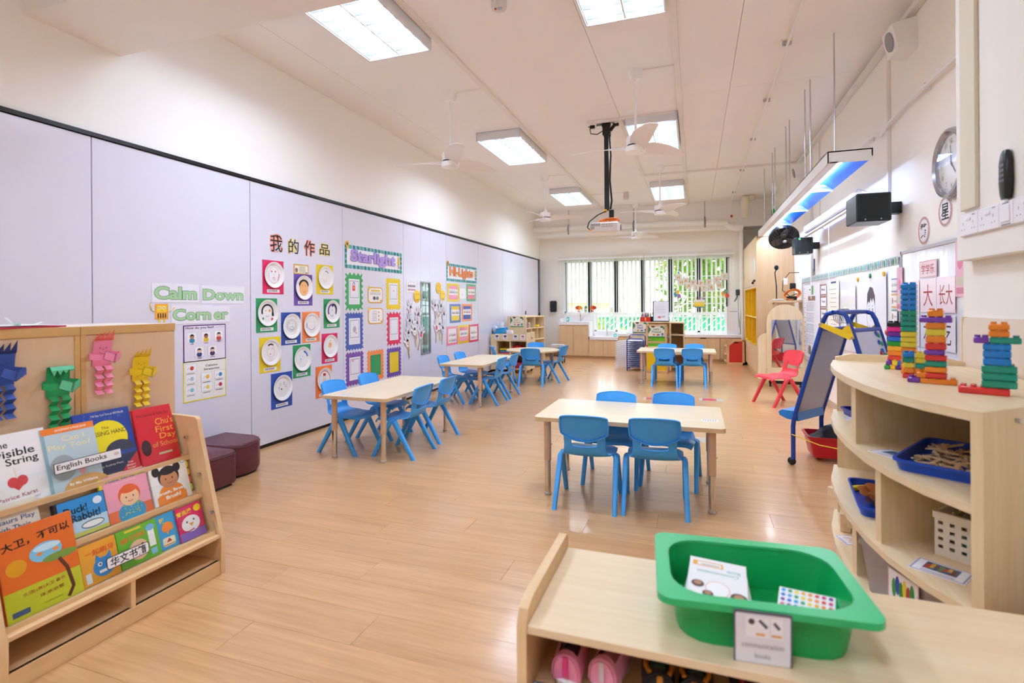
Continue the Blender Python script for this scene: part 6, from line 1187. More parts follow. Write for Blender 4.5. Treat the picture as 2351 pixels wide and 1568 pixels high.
p.build('picture_label', None, bn, smooth=0).rotation_euler.z = pi
bin_((.73, 2.36, .052), radians(66), .34, .22, .16, 'translucent box on the bottom shelf behind the green tray')
wb_ = paint('#E4CBA4', .6, .05, 30.)
for k, (x, y, zz, rz) in enumerate(((.575, 2.60, .278, .2), (.60, 2.53, .319, -.1), (.575, 2.58, .319, .1), (.60, 2.56, .36, .1), (.56, 2.60, .401, .9), (.60, 2.50, .278, .1))): tag(MB().box(-.05, .05, -.02, .02, 0, .04, r=.002).build('wooden_block', wb_, None, (x+.03, y, zz), rz+1.2), ['bottom left', 'middle back', 'middle front', 'upper', 'topmost protruding', 'bottom right'][k]+' wooden block in the stack on the low shelf', 'block', 'wooden blocks on the low shelf')
# ------------------------------------------------------------------ toy towers: interlocking bricks
def brick(t, x, y, z, w, d, h, col, solid=False):
    m = paint(col, .22, .03) if solid else paint(col, .15, .04, trans=.25)
    b = MB().box(x-w/2, x+w/2, y-d/2, y+d/2, z, z+h-.0012, r=.0025)
    nx, ny = max(1, round(w/.02)), max(1, round(d/.02))
    for i in range(nx):
        for j in range(ny): b.cyl((x-w/2+w*(i+.5)/nx, y-d/2+d*(j+.5)/ny, z+h-.0015), (x-w/2+w*(i+.5)/nx, y-d/2+d*(j+.5)/ny, z+h+.004), .006, n=8)
    b.build('brick', m, t, smooth=40)
TB, TG, TY, TO, TR, TP = '#0E86DC', '#0B9A80', '#EDDA3E', '#F28A1E', '#E2302C', '#7A3AAE'
T = [('tall brick tower, blue above green above yellow', (.735, 2.50), -30, [(0, 0, .04, .034, .0125*1.6, c) for c in [TO]*5+[TY]*4+[TG]*4+[TB]*5])]
t = thing('brick_tower', T[0][0], 'toy', (.763, 2.352, .98), radians(-25), 'toy towers on the curved shelf'); z = 0; t.scale = (1.32, 1.32, 1.21)
for c, n in ((TO, 5), (TY, 3), (TG, 4), (TB, 5)):
    for k in range(n): brick(t, 0, 0, z, .036, .036, .0165, c); z += .0165
t = thing('brick_tower', 'brick tower wearing a purple brim and an orange top', 'toy', (.752, 2.09, .98), radians(-25), 'toy towers on the curved shelf'); z = 0; t.scale = (1.12, 1.12, 1.14)
for wd, hh, c, dx in ((.085, .016, TO, .006), (.05, .017, TR, 0), (.05, .017, TO, 0), (.05, .017, TG, 0), (.05, .017, TR, 0), (.048, .015, TP, -.003), (.048, .02, TR, 0), (.046, .02, TO, 0), (.046, .02, TY, 0), (.046, .018, TO, 0), (.075, .017, TP, 0), (.036, .02, TO, 0)): brick(t, dx, 0, z, wd, .036, hh, c); z += hh
brick(t, -.052, 0, 0, .03, .034, .016, TP); brick(t, -.03, .0, .016, .03, .034, .017, TO)
t = thing('brick_tower', 'short brick wall of red, orange, yellow and blue bricks', 'toy', (.742, 2.215, .98), radians(-25), 'toy towers on the curved shelf'); t.scale = (1.1, 1.1, 1.15)
for x, z, c in ((-.022, 0, TR), (-.022, .016, TO), (-.022, .032, TY), (-.022, .048, TG), (-.022, .064, TB), (.01, .016, TO), (.012, .032, TG), (.012, .048, TY), (.012, .064, TY)): brick(t, x, 0, z, .031, .03, .016, c)
t = thing('brick_tower', 'blue and green brick figure on red bricks at the right', 'toy', (.828, 1.885, .98), radians(-24), 'toy towers on the curved shelf'); t.scale = (1.12, 1.12, 1.2)
for x, z, wd, hh, c in ((-.03, 0, .10, .018, TR), (0, .018, .068, .018, TG), (0, .036, .068, .018, TG), (0, .054, .068, .018, TG), (-.004, .072, .054, .018, TB), (-.004, .09, .054, .018, TB), (-.004, .108, .054, .016, TB), (.012, .124, .06, .016, TG), (-.034, .124, .03, .016, TP), (0, .14, .04, .016, TO), (0, .156, .04, .016, TO)): brick(t, x, 0, z, wd, .04, hh, c)
t = thing('cube_tower', 'rainbow stack of solid linking cubes beside the tall tower', 'toy', (.765, 2.49, .98), radians(-25), 'toy towers on the curved shelf'); z = .0; t.scale = (1.1, 1.1, 1.1)
for r_ in range(2):
    for k in range(4): brick(t, -.027+.0175*k+.006*r_, -.01-.0*r_, z, .017, .017, .0165, [['#2A9A3A', '#F0C02C', '#5A2A8A', '#E03A2E'], ['#6A2A9A', '#F0D02C', '#2A6AD0', '#6AC83A']][r_][k], True)
    z += .0165
for c in ('#E0402C', '#F28A1E', '#F4B41E', '#1E9A2E', '#1E6AD8', '#6A1E9A', '#E41E8A', '#17171A'): brick(t, 0, 0, z, .052, .03, .0175, c, True); z += .0175
# ================================================================== FOREGROUND SHOE SHELF
sh = thing('shoe_shelf', 'low wooden shoe shelf in the foreground with the green tray on top', 'shelf', (0, 0, 0)); FX0, FX1, FY0, FY1, FZ = -.35, 1.04, 1.085, 1.475, .55
part('top_board', wood('#EED7B4', '#E2C69C', 'x', .8), sh, (FX0, FX1, FY0, FY1, FZ-.018, FZ), r=.001); part('shelf_board', MAPLEZ, sh, (FX0, FX1, FY0+.005, FY1-.01, .375, .393)); part('bottom_board', MAPLEZ, sh, (FX0, FX1, FY0+.005, FY1-.01, .05, .068)); part('back_board', MAPLEZ, sh, (FX0, FX1, FY1-.012, FY1, .0, FZ-.018))
MB().prism([(FY0-.004, 0), (FY1+.004, 0), (FY1+.004, FZ+.03), (FY1-.01, FZ+.042), (FY0+.05, FZ+.042), (FY0+.012, FZ+.03), (FY0-.004, FZ+.0)], FX0-.022, FX0, 'x').build('side_panel', MAPLEZ, sh); part('side_panel', MAPLEZ, sh, (FX1, FX1+.02, FY0, FY1, 0, FZ))
gt = tray((.118, 1.275, FZ+.0005), radians(5), .365, .265, .1, '#0DA253', 'green plastic tray holding booklets on the shoe shelf', flare=1.10, r=.075, th=.004)
m = MB(); o1 = rrect(0, 0, .415, .315, .03, 5); o2 = rrect(0, 0, .355, .255, .075, 5); n = len(o1); m.add([(x, y, .104) for x, y in o1]+[(x, y, .104) for x, y in o2]+[(x, y, .098) for x, y in o1]+[(x, y, .098) for x, y in o2]+[(x*1.002, y*1.002, .090) for x, y in o1], [(i, (i+1) % n, n+(i+1) % n, n+i) for i in range(n)]+[(2*n+i, 2*n+(i+1) % n, 3*n+(i+1) % n, 3*n+i) for i in range(n)]+[(i, (i+1) % n, 4*n+(i+1) % n, 4*n+i) for i in range(n)]+[(n+i, n+(i+1) % n, 3*n+(i+1) % n, 3*n+i) for i in range(n)]); m.build('rim', paint('#2DB56E', .35, .02), gt, smooth=50)
o = MB().box(-.052, .052, -.003, 0, -.105, .0, r=.0005).build('label_card', paint('#5E5C66', .4), gt, (-.012, -.1605, .102), (radians(2), 0, 0)); p = Print(w0=.0033); p.rr(0, -.053, .098, .097, .003, '#E6E5EE'); p.rect(-.03, -.05, .012, -.01, '#F3F2F6'); p.rect(.015, -.05, .035, -.01, '#F3F2F6'); p.ell(-.02, -.02, .006, .006, '#5A4A50', 10); p.line([(-.006, -.016), (.008, -.03)], .006, '#5A5A70'); p.line([(.02, -.018), (.03, -.03)], .006, '#5A5A70'); p.rect(-.012, -.046, .004, -.042, '#E8A040'); p.rect(.016, -.046, .034, -.042, '#E8A040'); p.text('communication', 0, -.066, .075, .010, '#8A8894', .004); p.text('books', 0, -.086, .028, .010, '#8A8894', .004); p.build('lettering', None, o, smooth=0)
for k in range(4):
    t = thing('booklet', ['topmost white communication booklet in the green tray', 'second white booklet in the green tray', 'third white booklet, edges only', 'lowest white booklet in the green tray'][k], 'booklet', (.045+.004*(-1)**k*k, 1.283-.002*k, .606-.0125*k), rot=(radians(9), radians(3), radians(-2+2*(-1)**k*k)), group='communication booklets in the tray'); w, d = .125, .15
    part('pages', paint('#F1F0F2', .5, .02), t, (-w/2, w/2, -d/2, d/2, 0, .009), r=.0008)
    if k == 0:
        # the cover faces up and is read from the far side
        p = Print(w0=.0003, rough=.4); p.rect(-w/2, -d/2, w/2, d/2, '#F4F3F5'); p.rect(-.012, -d*.5+.012, .055, -d*.5+.030, '#E8A23C'); p.rect(-.008, -d*.5+.015, .045, -d*.5+.027, '#F6F5F4'); p.rect(-.004, -d*.5+.022, .036, -d*.5+.024, '#5A5A50'); p.text('Communication', .0, -d*.5+.05, .09, .010, '#5FB3AC', .01); p.text('Book', -.034, -d*.5+.036, .03, .010, '#5FB3AC', .01); p.ell(0, .03, .026, .026, '#E8A070', 24); p.ell(0, .03, .0245, .0245, '#FBFAFB', 24)
        for u, v, r_ in ((.042, .022, .014), (-.044, .045, .018), (.02, .05, .012)): p.ell(u, v, r_, r_*.9, '#5A4038', 14); p.ell(u, v-.003, r_*.6, r_*.5, '#B8805C', 10)
        p.poly([(-.06, .074), (-.06, .066), (-.03, .0745)], '#C8509A'); o = p.build('cover_print', None, t, smooth=0); o.rotation_euler = (radians(-90), 0, pi); o.location = (0, 0, .0092)
t = thing('sticker_sheet', 'sheet of rainbow dot stickers in the green tray', 'stickers', (.225, 1.285, .588), rot=(radians(20), radians(-3), radians(-14))); part('sheet', paint('#F2F1F4', .4), t, (-.055, .055, -.04, .04, 0, .0006)); RB = ['#F08A2A', '#E0402A', '#D81E7A', '#7A2A9A', '#1E6AC8', '#2AA0D8', '#1EA05A', '#F0D020', '#F0B020']
for i in range(8):
    for j in range(6): MB().cyl((-.046+.0132*i, -.033+.0132*j, .0006), (-.046+.0132*i, -.033+.0132*j, .0009), .0046, n=10).build('dot', paint(RB[(i+j) % 9], .4, 0), t, smooth=0)
# shoes: a lofted upper on a sole, pointing away from us
def shoe(x, y, rz, lb, up, sole, inner, accent, grp, kind=0):
    t = thing('shoe', lb, 'shoe', (x, y, .394), rz, grp); L = .165
    def ring(f, zz, k=1.):
        w = (.026+.012*sin(pi*min(1, f*1.1))**.7+(.004 if .5 < f < .9 else 0))*k*(1 if f < .93 else .7); return w
    outl = [(-.02, 0), (-.028, .025), (-.026, .06), (-.031, .105), (-.030, .135), (-.02, .158), (0, .166), (.022, .158), (.033, .13), (.033, .1), (.027, .06), (.028, .025), (.02, 0), (0, -.006)]
    MB().loft([[(a*k, b_*k+(1-k)*.08, zz) for a, b_ in outl] for zz, k in ((0, .96), (.004, 1.03), (.022, 1.06), (.026, 1.0))]).build('sole', paint(sole, .5, .03), t, smooth=50)
    P = []
    for i in range(12):
        f = i/11; yy = .0+.16*f; hgt = .078-.012*f if f < .35 else max(.03, .074-.062*(f-.35)/.65); q = []
        w = .027+.006*sin(pi*f)**.6 if f < .95 else .02
        for j in range(9):
            a = pi*j/8; op = max(0, 1-abs(f-.22)/.3)
            q.append((w*cos(a), yy-(.006*sin(a) if i == 0 else 0), .022+hgt*.72*sin(a)**.75*(1-.0*op)))
        P.append(q)
    g_ = MB().grid(P, .003, lambda i, j: 1 <= i < 5 and 2 <= j < 6); g_.add(P[0]+[(x*1.0, y-.004, z) for x, y, z in P[0]], [tuple(range(9)), tuple(range(9, 18))]+[(i, i+1, i+10, i+9) for i in range(8)]); g_.build('upper', paint(up, .6, .05, 60., .2), t, smooth=60)
    MB().grid([[(.033*cos(pi*j/8)*.92, -.004+.004*i-.003*sin(pi*j/8), .03+.05*sin(pi*j/8)**.6) for j in range(9)] for i in range(3)], .002).build('heel_counter', paint(up, .6, .05, 60.), t, smooth=60)
    MB().ball((0, .065, .040), .03, sx=.75, sy=1.5, sz=.45, n=12, m=6).build('lining', paint(inner, .8, .1, 80.), t); part('heel_tab', paint(accent, .5), t, (-.006, .006, -.014, -.006, .035, .078), r=.002)
    m = MB()
    for k in range(4): m.tube([(-.016, .07+.014*k, .068-.006*k), (0, .075+.014*k, .074-.006*k), (.016, .07+.014*k, .068-.006*k)], .0025, 5)
    m.build('lace', paint(accent if kind else '#F2E4EA', .7), t)
    if kind:
        m = MB()
        for s in (-1, 1): m.tube([(s*.02, .004, .075), (s*.027, .03, .07), (s*.026, .07, .066), (s*.03, .11, .04)], .005, 6)
        m.build('trim', paint(accent, .6), t)
GP = 'shoes on the foreground shelf'
shoe(-.275, 1.135, radians(2), 'left pink shoe with heel toward us', '#E88FB4', '#F1EEF0', '#4A2A4A', '#D8387C', GP); 
shoe(-.195, 1.145, radians(-8), 'right pink shoe turned on its side', '#E99ABC', '#EDEAEC', '#C88AAE', '#DCC8D4', GP); shoe(-.075, 1.14, radians(6), 'left dark and orange shoe', '#22282C', '#8FB0B4', '#5E8E9C', '#C07A14', GP, 1); shoe(-.005, 1.145, radians(-2), 'right dark and orange shoe', '#22282C', '#8FB0B4', '#5E8E9C', '#C07A14', GP, 1); shoe(.12, 1.15, radians(10), 'left black and red shoe mostly hidden by the shelf top', '#16161A', '#D8D6D8', '#7A1A20', '#9A1E28', GP, 1); shoe(.20, 1.15, radians(4), 'right black and red shoe mostly hidden by the shelf top', '#16161A', '#D8D6D8', '#7A1A20', '#9A1E28', GP, 1)
t = thing('shelf_name_tag', 'small name tag at the lower left corner inside the shoe shelf', 'label', (-.31, 1.098, .394)); part('card', paint('#5A5A70', .4), t, (-.03, .03, -.001, .001, 0, .03)); part('face', paint('#DADAE6', .4), t, (-.027, .027, -.0016, -.001, .003, .027))

# ================================================================== BACK AREA: CRAFT SHELVES, DRYING RACK, READING SHELF
def pic_label(t, x, y, z, w, h, col, rot=0.):
    o = MB().box(-w/2, w/2, -.002, 0, -h/2, h/2).build('picture_label', paint('#EFEDF4', .4), t, (x, y, z), (0, 0, rot)); p = Print(w0=.0024); p.rect(-w*.3, -h*.05, w*.3, h*.32, col); p.rect(-w*.28, -h*.3, w*.28, -h*.22, '#55535E'); p.build('printing', None, o, smooth=0)
def zone_sign(t, x, y, z, w, h, l1, l2, c):
    o = MB().box(-w/2, w/2, -.003, 0, -h/2, h/2).build('zone_sign', paint('#EDE7DA', .4), t, (x, y, z)); p = Print(w0=.0034)
    p.rect(-w/2, -h/2, w/2, -h/2+h*.09, '#3E8A54'); p.rect(-w/2, -h*.1, -w/2+w*.06, h/2, '#6A4A30'); p.ell(-w*.42, h*.2, w*.08, h*.18, '#3E8A4A', 12); p.ell(-w*.2, h*.46, w*.12, h*.08, '#5A3A2A', 12); p.ell(w*.34, h*.44, w*.1, h*.09, '#2F7A4A', 12); p.ell(w*.45, h*.32, w*.05, h*.12, '#3E8A54', 12)
    p.text(l1, .0, h*.24, w*.34, h*.19, c, .02); p.text(l2, .0, h*.0, w*(.55 if len(l2) > 5 else .36), h*.19, c, .02); p.ell(-w*.15, -h*.26, w*.08, h*.09, '#D88A4A', 10); p.ell(.02, -h*.28, w*.06, h*.08, '#B8583A', 10); p.rect(w*.1, -h*.34, w*.2, -h*.2, '#5A78A8'); p.ell(w*.37, -h*.24, w*.07, h*.13, '#3A3A48', 10); p.ell(w*.37, -h*.3, w*.06, h*.1, '#7AA0C8', 10); p.build('lettering', None, o, smooth=0)
# tall craft shelf with the end board facing us
ct = thing('craft_shelf', 'tall birch shelf with a Let us Create sign on its end', 'shelf', (0, 0, 0)); a = (-3.45, -3.07, 9.6, 10.35)
MB().prism(rrect(-3.26, .52, .385, 1.02, .02, 3), 9.6, 9.62, 'y').build('end_board', BIRCH, ct); zone_sign(ct, -3.253, 9.598, .915, .27, .19, "Let's", 'Create', '#D8B43A')
part('end_board_far', BIRCH, ct, (-3.45, -2.92, 10.37, 10.39, .03, 1.03)); part('back', BIRCH, ct, (-3.45, -3.43, 9.62, 10.37, .03, 1.02))
MB().prism([(9.62, -3.07), (10.39, -2.92), (10.39, -2.935), (9.62, -3.085)], 1.0, 1.02).build('rim', BIRCHX, ct) if False else None
for zz in (.05, .3, .55, .78, 1.005): MB().prism([(-3.43, 9.62), (-3.075, 9.62), (-2.925, 10.38), (-3.43, 10.38)], zz, zz+.02).build('shelf_board', BIRCHX, ct)
for zz, f in ((.57, .33), (.57, .66), (.8, .5), (.32, .5), (.07, .5)): yy = 9.62+.76*f; part('divider', BIRCH, ct, (-3.42, -3.08+.15*f, yy-.009, yy+.009, zz, zz+(.21 if zz > .5 else .23)))
def jar(x, y, z, h, r, c, lb):
    t = thing('craft_jar', lb, 'jar', (x, y, z), group='jars on the craft shelf'); MB().lathe([(r*.9, 0), (r, .01), (r, h*.8), (r*.8, h*.86)], n=14).build('jar', paint(c, .3, .1, 40., trans=.3), t); MB().lathe([(r*.85, h*.86), (r*.85, h)], n=14).build('lid', paint('#E8E6EC', .4), t)
jar(-3.13, 9.72, .80, .16, .05, '#C8B8C8', 'larger jar of mixed pieces on the craft shelf'); jar(-3.08, 9.8, .80, .1, .035, '#E8C8B8', 'small jar beside the larger craft jar')
tag(MB().box(-.1, .1, -.08, .08, 0, .05, r=.01).build('yellow_box', paint('#EACB1E', .4), None, (-3.08, 10.15, .80), .1), 'yellow box on the far part of the craft shelf', 'box')
# low cart with labels and art trays
cart = thing('craft_cart', 'low birch craft cart on castors with picture labels', 'cart', (0, 0, 0)); X0, X1, Y0c, Y1c = -3.57, -2.865, 9.0, 9.5
part('front_rail', BIRCHX, cart, (X0+.1, X1, Y0c, Y0c+.02, .60, .72)); part('side_post', BIRCH, cart, (X0, X0+.1, Y0c+.01, Y0c+.03, .06, .71)); part('end_panel', BIRCH, cart, (X1-.02, X1, Y0c+.02, Y1c, .06, .74)); part('divider', BIRCH, cart, (-3.2, -3.18, Y0c+.01, Y1c, .06, .6)); part('left_panel', BIRCH, cart, (X0+.1, X0+.12, Y0c+.01, Y1c, .06, .7)); part('back_panel', BIRCH, cart, (X0, X1-.02, Y1c-.02, Y1c, .06, .62))
for zz in (.07, .33, .585): part('shelf_board', BIRCHX, cart, (X0+.1, X1-.02, Y0c+.005, Y1c-.02, zz, zz+.02))
for k in range(6): part('groove', paint('#C9AD80', .6), cart, (X1, X1+.0015, Y0c+.06+.07*k, Y0c+.064+.07*k, .1, .72))
for x, y in ((X1-.05, Y0c+.04), (X1-.05, Y1c-.05), (X0+.15, Y0c+.04), (X0+.15, Y1c-.05)): MB().cyl((x-.012, y, .028), (x+.012, y, .028), .028, n=14).build('castor', BLACK, cart); 
for k, (u, c) in enumerate(((-3.44, '#4A4A52'), (-3.28, '#3A3A44'), (-3.08, '#55555E'), (-2.94, '#C86A5A'))): pic_label(cart, u, Y0c-.0005, .665, .085, .09, c)
pic_label(cart, X0+.055, Y0c+.0095, .45, .075, .09, '#6A4A7A')
for k, (x, z, w, h, c, lb) in enumerate(((-3.31, .353, .2, .02, '#C8202E', 'red paper stack'), (-3.31, .375, .2, .02, '#3A7AC0', 'blue paper stack'), (-3.31, .397, .2, .018, '#2A8A4A', 'green paper stack'), (-3.31, .417, .21, .03, '#E9B41E', 'yellow paper stack'))): tag(MB().box(-w/2, w/2, -.14, .14, 0, h, r=.003).build('paper_stack', paint(c, .6, .03), None, (x, 9.2, z), .02*k), lb+' in the left hole of the craft cart', 'paper', 'coloured paper stacks in the cart')
for k, (z, c, lb) in enumerate(((.353, '#3A5AA8', 'blue packet at the bottom of the right hole'), (.40, '#E0B82A', 'yellow packet in the right hole of the cart'), (.455, '#C8242E', 'red packet on top in the right hole of the cart'))):
    P = [[(-.1+.2*i/6, -.08+.16*j/6, .05*(sin(pi*i/6)*sin(pi*j/6))**.5+.006*rnd.random()) for j in range(7)] for i in range(7)]; tag(MB().grid(P, .002).build('craft_packet', paint(c, .3, .05), None, (-3.07, 9.14, z), 0), lb, 'packet', 'craft packets in the cart')
P = [[(-.07+.14*i/6, -.07+.14*j/6, .11*(sin(pi*i/6)*sin(pi*j/6))**.5+.015*rnd.random()) for j in range(7)] for i in range(7)]; tag(MB().grid(P, .002).build('white_packet', paint('#D9D7DC', .4, .2, 30.), None, (-2.95, 9.13, .355), 0), 'crumpled white packet in the right hole of the cart', 'packet')
tag(MB().box(-.13, .13, -.15, .15, 0, .1, r=.01).build('red_case', paint('#B01E34', .4), None, (-3.05, 9.2, .092), 0), 'red case in the lower part of the craft cart', 'case'); tag(MB().box(-.12, .12, -.13, .13, 0, .12, r=.008).build('white_drawer', paint('#E4E4EA', .4), None, (-3.32, 9.2, .092), 0), 'white drawer in the lower left of the craft cart', 'box')  # the white piece at the lower left is a drawer
t = thing('blue_tray_box', 'bright blue box leaning on top of the craft cart', 'box', (-3.45, 9.25, .70), rot=(0, radians(-8), radians(6))); part('box', paint('#1F9AD8', .4), t, (-.12, .12, -.1, .1, 0, .1), r=.006); part('lid', paint('#2BA8E4', .4), t, (-.125, .125, -.105, .105, .1, .115), r=.004)
t = thing('tape_dispenser', 'white tape dispenser and papers on the craft cart', 'dispenser', (-3.26, 9.2, .606)); part('base', paint('#EFEEF0', .4), t, (-.1, .1, -.05, .05, .0, .1), r=.01); part('hood', paint('#E8E8EC', .4), t, (-.06, .06, -.045, .045, .1, .17), r=.015); MB().cyl((-.08, -.03, .13), (-.08, .03, .13), .035, n=16).build('roll', paint('#D8505A', .5), t); part('paper', paint('#D9DCEC', .5), t, (-.03, .06, -.056, -.052, .01, .12))
m = MB()
for k in range(18): a_ = k*.7; m.cyl((0, 0, 0), (.05*cos(a_), .05*sin(a_), .05+.04*sin(k*1.7)), .006, .002, n=6)
tag(m.build('spiky_toy', paint('#2FA88A', .4), None, (-2.98, 9.2, .64), 0, kind=None), 'teal spiky ball on the craft cart', 'toy'); tag(MB().box(-.05, .05, -.03, .03, 0, .03, r=.01).build('red_lid', paint('#B02A34', .4), None, (-2.9, 9.3, .62), 0), 'dark red lid on the right end of the craft cart', 'loose lid')  # the dark red piece is a loose lid
P = [[(-3.56+.0*i, 9.12+.25*i/6, .72+.15*sin(pi*i/6)*sin(pi*j/6)+.05*j/6) for j in range(7)] for i in range(7)]
t = thing('plastic_wrap', 'crumpled clear plastic bag of blue scraps on the cart', 'bag', (-3.55, 9.2, .70)); MB().ball((0, 0, .09), .085, sx=.7, n=10, m=7).build('bag', paint('#D4DAE8', .2, .1, 20., alpha=.6), t); MB().ball((.01, 0, .05), .05, n=8, m=6).build('scraps', paint('#2A3A8A', .5, .2, 40.), t)
t = thing('paper_roll', 'upright white paper roll behind the craft cart', 'roll', (-3.5, 9.42, .62)); MB().cyl((0, 0, 0), (0, 0, .3), .045, n=16).build('roll', paint('#EDEDF2', .6), t)
tag(MB().box(-.14, .14, -.1, .1, 0, .08, r=.01).build('grey_scale_box', paint('#C4C2C8', .4), None, (-2.78, 10.9, .32), .1), 'grey and white box seen beyond the round table', 'box'); t = thing('side_stool', 'small dark stool holding the grey box beyond the round table', 'stool', (-2.78, 10.9, 0)); part('seat', paint('#4A4648', .5), t, (-.16, .16, -.12, .12, .295, .32), r=.005)
for sx in (-1, 1):
    for sy in (-1, 1): part('leg', paint('#4A4648', .5), t, (sx*.13-.012, sx*.13+.012, sy*.09-.012, sy*.09+.012, 0, .295))
# drying rack
dr = thing('drying_rack', 'blue wire drying rack with white wire shelves', 'rack', (0, 0, 0)); DB = paint('#1F2E9A', .35, .02); WW = paint('#E9E9EF', .4)
for yy, zt in ((9.95, .60), (10.36, .655)):
    x0, x1 = -1.2, -.9; m = MB().tube([(x0, yy, .0), (x0, yy, zt-.03), (x0+.03, yy, zt), (x1-.03, yy, zt), (x1, yy, zt-.03), (x1, yy, .0)], .009, 8); m.build('upright_hoop', DB, dr)
    for k in range(14): MB().cyl((x0, yy, .07+.037*k), (x1, yy, .07+.037*k), .0065, n=8).build('rung', DB, dr)
for s in (-1.2, -.9): MB().cyl((s, 9.95, .03), (s, 10.36, .03), .008, n=8).build('base_bar', DB, dr)
for k in range(14):
    z = .07+.037*k; m = MB()
    for j in range(7): m.cyl((-1.18, 9.96+.065*j, z+.008), (-1.42, 9.96+.065*j, z-.022), .0025, n=5)
    m.tube([(-1.18, 9.96, z+.008), (-1.42, 9.94, z-.022), (-1.42, 10.37, z-.022), (-1.18, 10.35, z+.008)], .003, 5); m.cyl((-1.3, 9.94, z-.007), (-1.3, 10.37, z-.007), .0025, n=5); m.build('wire_shelf', WW, dr)
    part('shelf_back', WW, dr, (-1.19, -.91, 9.97, 10.34, z+.006, z+.009))
# reading shelf and play stand
rd = thing('reading_shelf', 'birch shelf unit with a Let us Read sign beside the drying rack', 'shelf', (0, 0, 0))
part('end_board', BIRCH, rd, (-1.15, -.84, 10.4, 10.42, .02, .885), r=.004); zone_sign(rd, -1.0, 10.398, .79, .27, .2, "Let's", 'Read', '#6A5A9A'); part('top', BIRCHX, rd, (-1.15, -.42, 10.4, 10.75, .885, .905)); part('right_panel', BIRCH, rd, (-.435, -.415, 10.0, 10.75, .02, .9)); part('back', BIRCH, rd, (-1.15, -.42, 10.73, 10.75, .02, .89)); part('shelf_board', BIRCHX, rd, (-.84, -.435, 10.42, 10.73, .6, .62), (-.84, -.435, 10.42, 10.73, .3, .32)); part('side_shelf', BIRCHX, rd, (-.415, -.2, 10.15, 10.75, .66, .68), (-.415, -.2, 10.15, 10.75, .885, .905), (-.415, -.2, 10.15, 10.75, .3, .32)); part('outer_panel', BIRCH, rd, (-.2, -.185, 10.15, 10.75, .02, .905)) ; part('side_back', BIRCH, rd, (-.42, -.19, 10.735, 10.75, .02, .89))
ps = thing('play_stand', 'wooden pretend play stand with green panels and yellow base', 'play stand', (-.655, 9.8, 0)); PW = wood('#E2B98A', '#D4A672', 'z', 1.)
for s in (-1, 1): part('post', PW, ps, (s*.165-.018, s*.165+.018, -.02, .02, .48, .86), r=.004); part('rear_post', PW, ps, (s*.165-.018, s*.165+.018, .26, .3, .0, .83), r=.004)
zone_sign(ps, 0, -.023, .745, .285, .2, "Let's", 'Pretend', '#2F6A4A'); part('crossbar', PW, ps, (-.165, .165, -.012, .012, .535, .575), r=.003); part('top_bar', PW, ps, (-.18, .18, -.02, .02, .845, .875), r=.003); part('green_panel', paint('#6CC618', .4), ps, (-.147, .147, -.004, .004, .48, .66)); part('counter', wood('#E9D4A8', '#DFC48E', 'x', 1.), ps, (-.2, .19, -.06, .28, .455, .48), r=.004); part('side_frame', PW, ps, (-.2, -.17, -.04, .28, 0, .455), (.165, .19, -.04, .28, 0, .455), (-.17, .165, -.04, .0, .0, .05), r=.003); part('yellow_panel', paint('#E6BE0E', .4), ps, (-.17, .165, -.032, -.02, .05, .455)); part('blue_peg', paint('#2A6AC8', .4), ps, (.182, .192, .1, .14, .62, .7))
m = MB().ball((-.16, -.05, .495), .02).build('red_knob', paint('#D02A24', .35), ps); part('peg', PW, ps, (-.15, -.09, -.03, -.01, .6, .615), r=.003)
for k in range(4): part('side_rung', PW, ps, (.15, .18, .02, .26, .55+.08*k, .575+.08*k), r=.003)
t = thing('red_crate', 'small red crate of coloured pens on the reading shelf', 'crate', (-.905, 10.55, .9055)); RDm = paint('#D8242A', .4); part('crate', RDm, t, (-.1, .1, -.07, .07, 0, .006), (-.1, .1, -.07, -.064, 0, .085), (-.1, .1, .064, .07, 0, .085), (-.1, -.094, -.07, .07, 0, .085), (.094, .1, -.07, .07, 0, .085)); part('yellow_clasp', paint('#E8C020', .4), t, (-.012, .012, -.074, -.07, .02, .08))
for k in range(14): tag(MB().cyl((0, 0, 0), (.02*sin(k*2.1), .015*cos(k*1.3), .13+.02*(k % 3)), .007, n=7).build('pen', paint(['#2A3A9A', '#D8323A', '#3A9A4A', '#E8B02A', '#6A2A8A', '#F0F0EE', '#1A1A22'][k % 7], .4), None, (-.98+.012*k, 10.52+.02*(k % 4), .912), 0), ['blue', 'red', 'green', 'orange', 'purple', 'white', 'black'][k % 7]+' felt pen standing in the '+('left' if k < 7 else 'right')+' half of the red crate', 'pen', 'felt pens in the red crate')
t = thing('green_pen_cup', 'dark green cup beside the red crate', 'cup', (-.775, 10.6, .9055)); MB().lathe([(.03, 0), (.034, .005), (.036, .1), (.033, .1), (.031, .01)], n=14).build('cup', paint('#1F6A4A', .4), t)
t = thing('flip_sign', 'black upright sign stand with a printed page', 'sign', (-.62, 10.5, .9055), rot=(0, 0, radians(-3))); b = MB(); b.prism([(-.02, 0), (.14, 0), (.05, .40), (.035, .40)], -.15, .15, 'x'); b.build('stand', BLACK, t)
o = MB().box(-.132, .15, -.002, 0, -.19, .19).build('page', paint('#ECECF4', .4), t, (0, .006, .205), (radians(-8), 0, 0)); p = Print(w0=.0024); p.text('EMERGENCY', .01, .14, .12, .012, '#B8B8C4')
for k in range(8): p.rect(-.1, .1-.02*k, .1-.02*(k % 3), .104-.02*k, '#C4C4D0')
p.ell(-.02, -.12, .035, .022, '#D8707A', 14); p.text('KEY', .06, -.11, .06, .03, '#3A3A48', .02, .2); p.build('printing', None, o, smooth=0)
rb = thing('red_play_bin', 'wooden framed red bin on the floor below the worktop', 'bin', (.78, 11.5, 0)); pr = [(-.165, 0), (.17, 0), (.17, .53), (-.02, .53), (-.165, .40)]
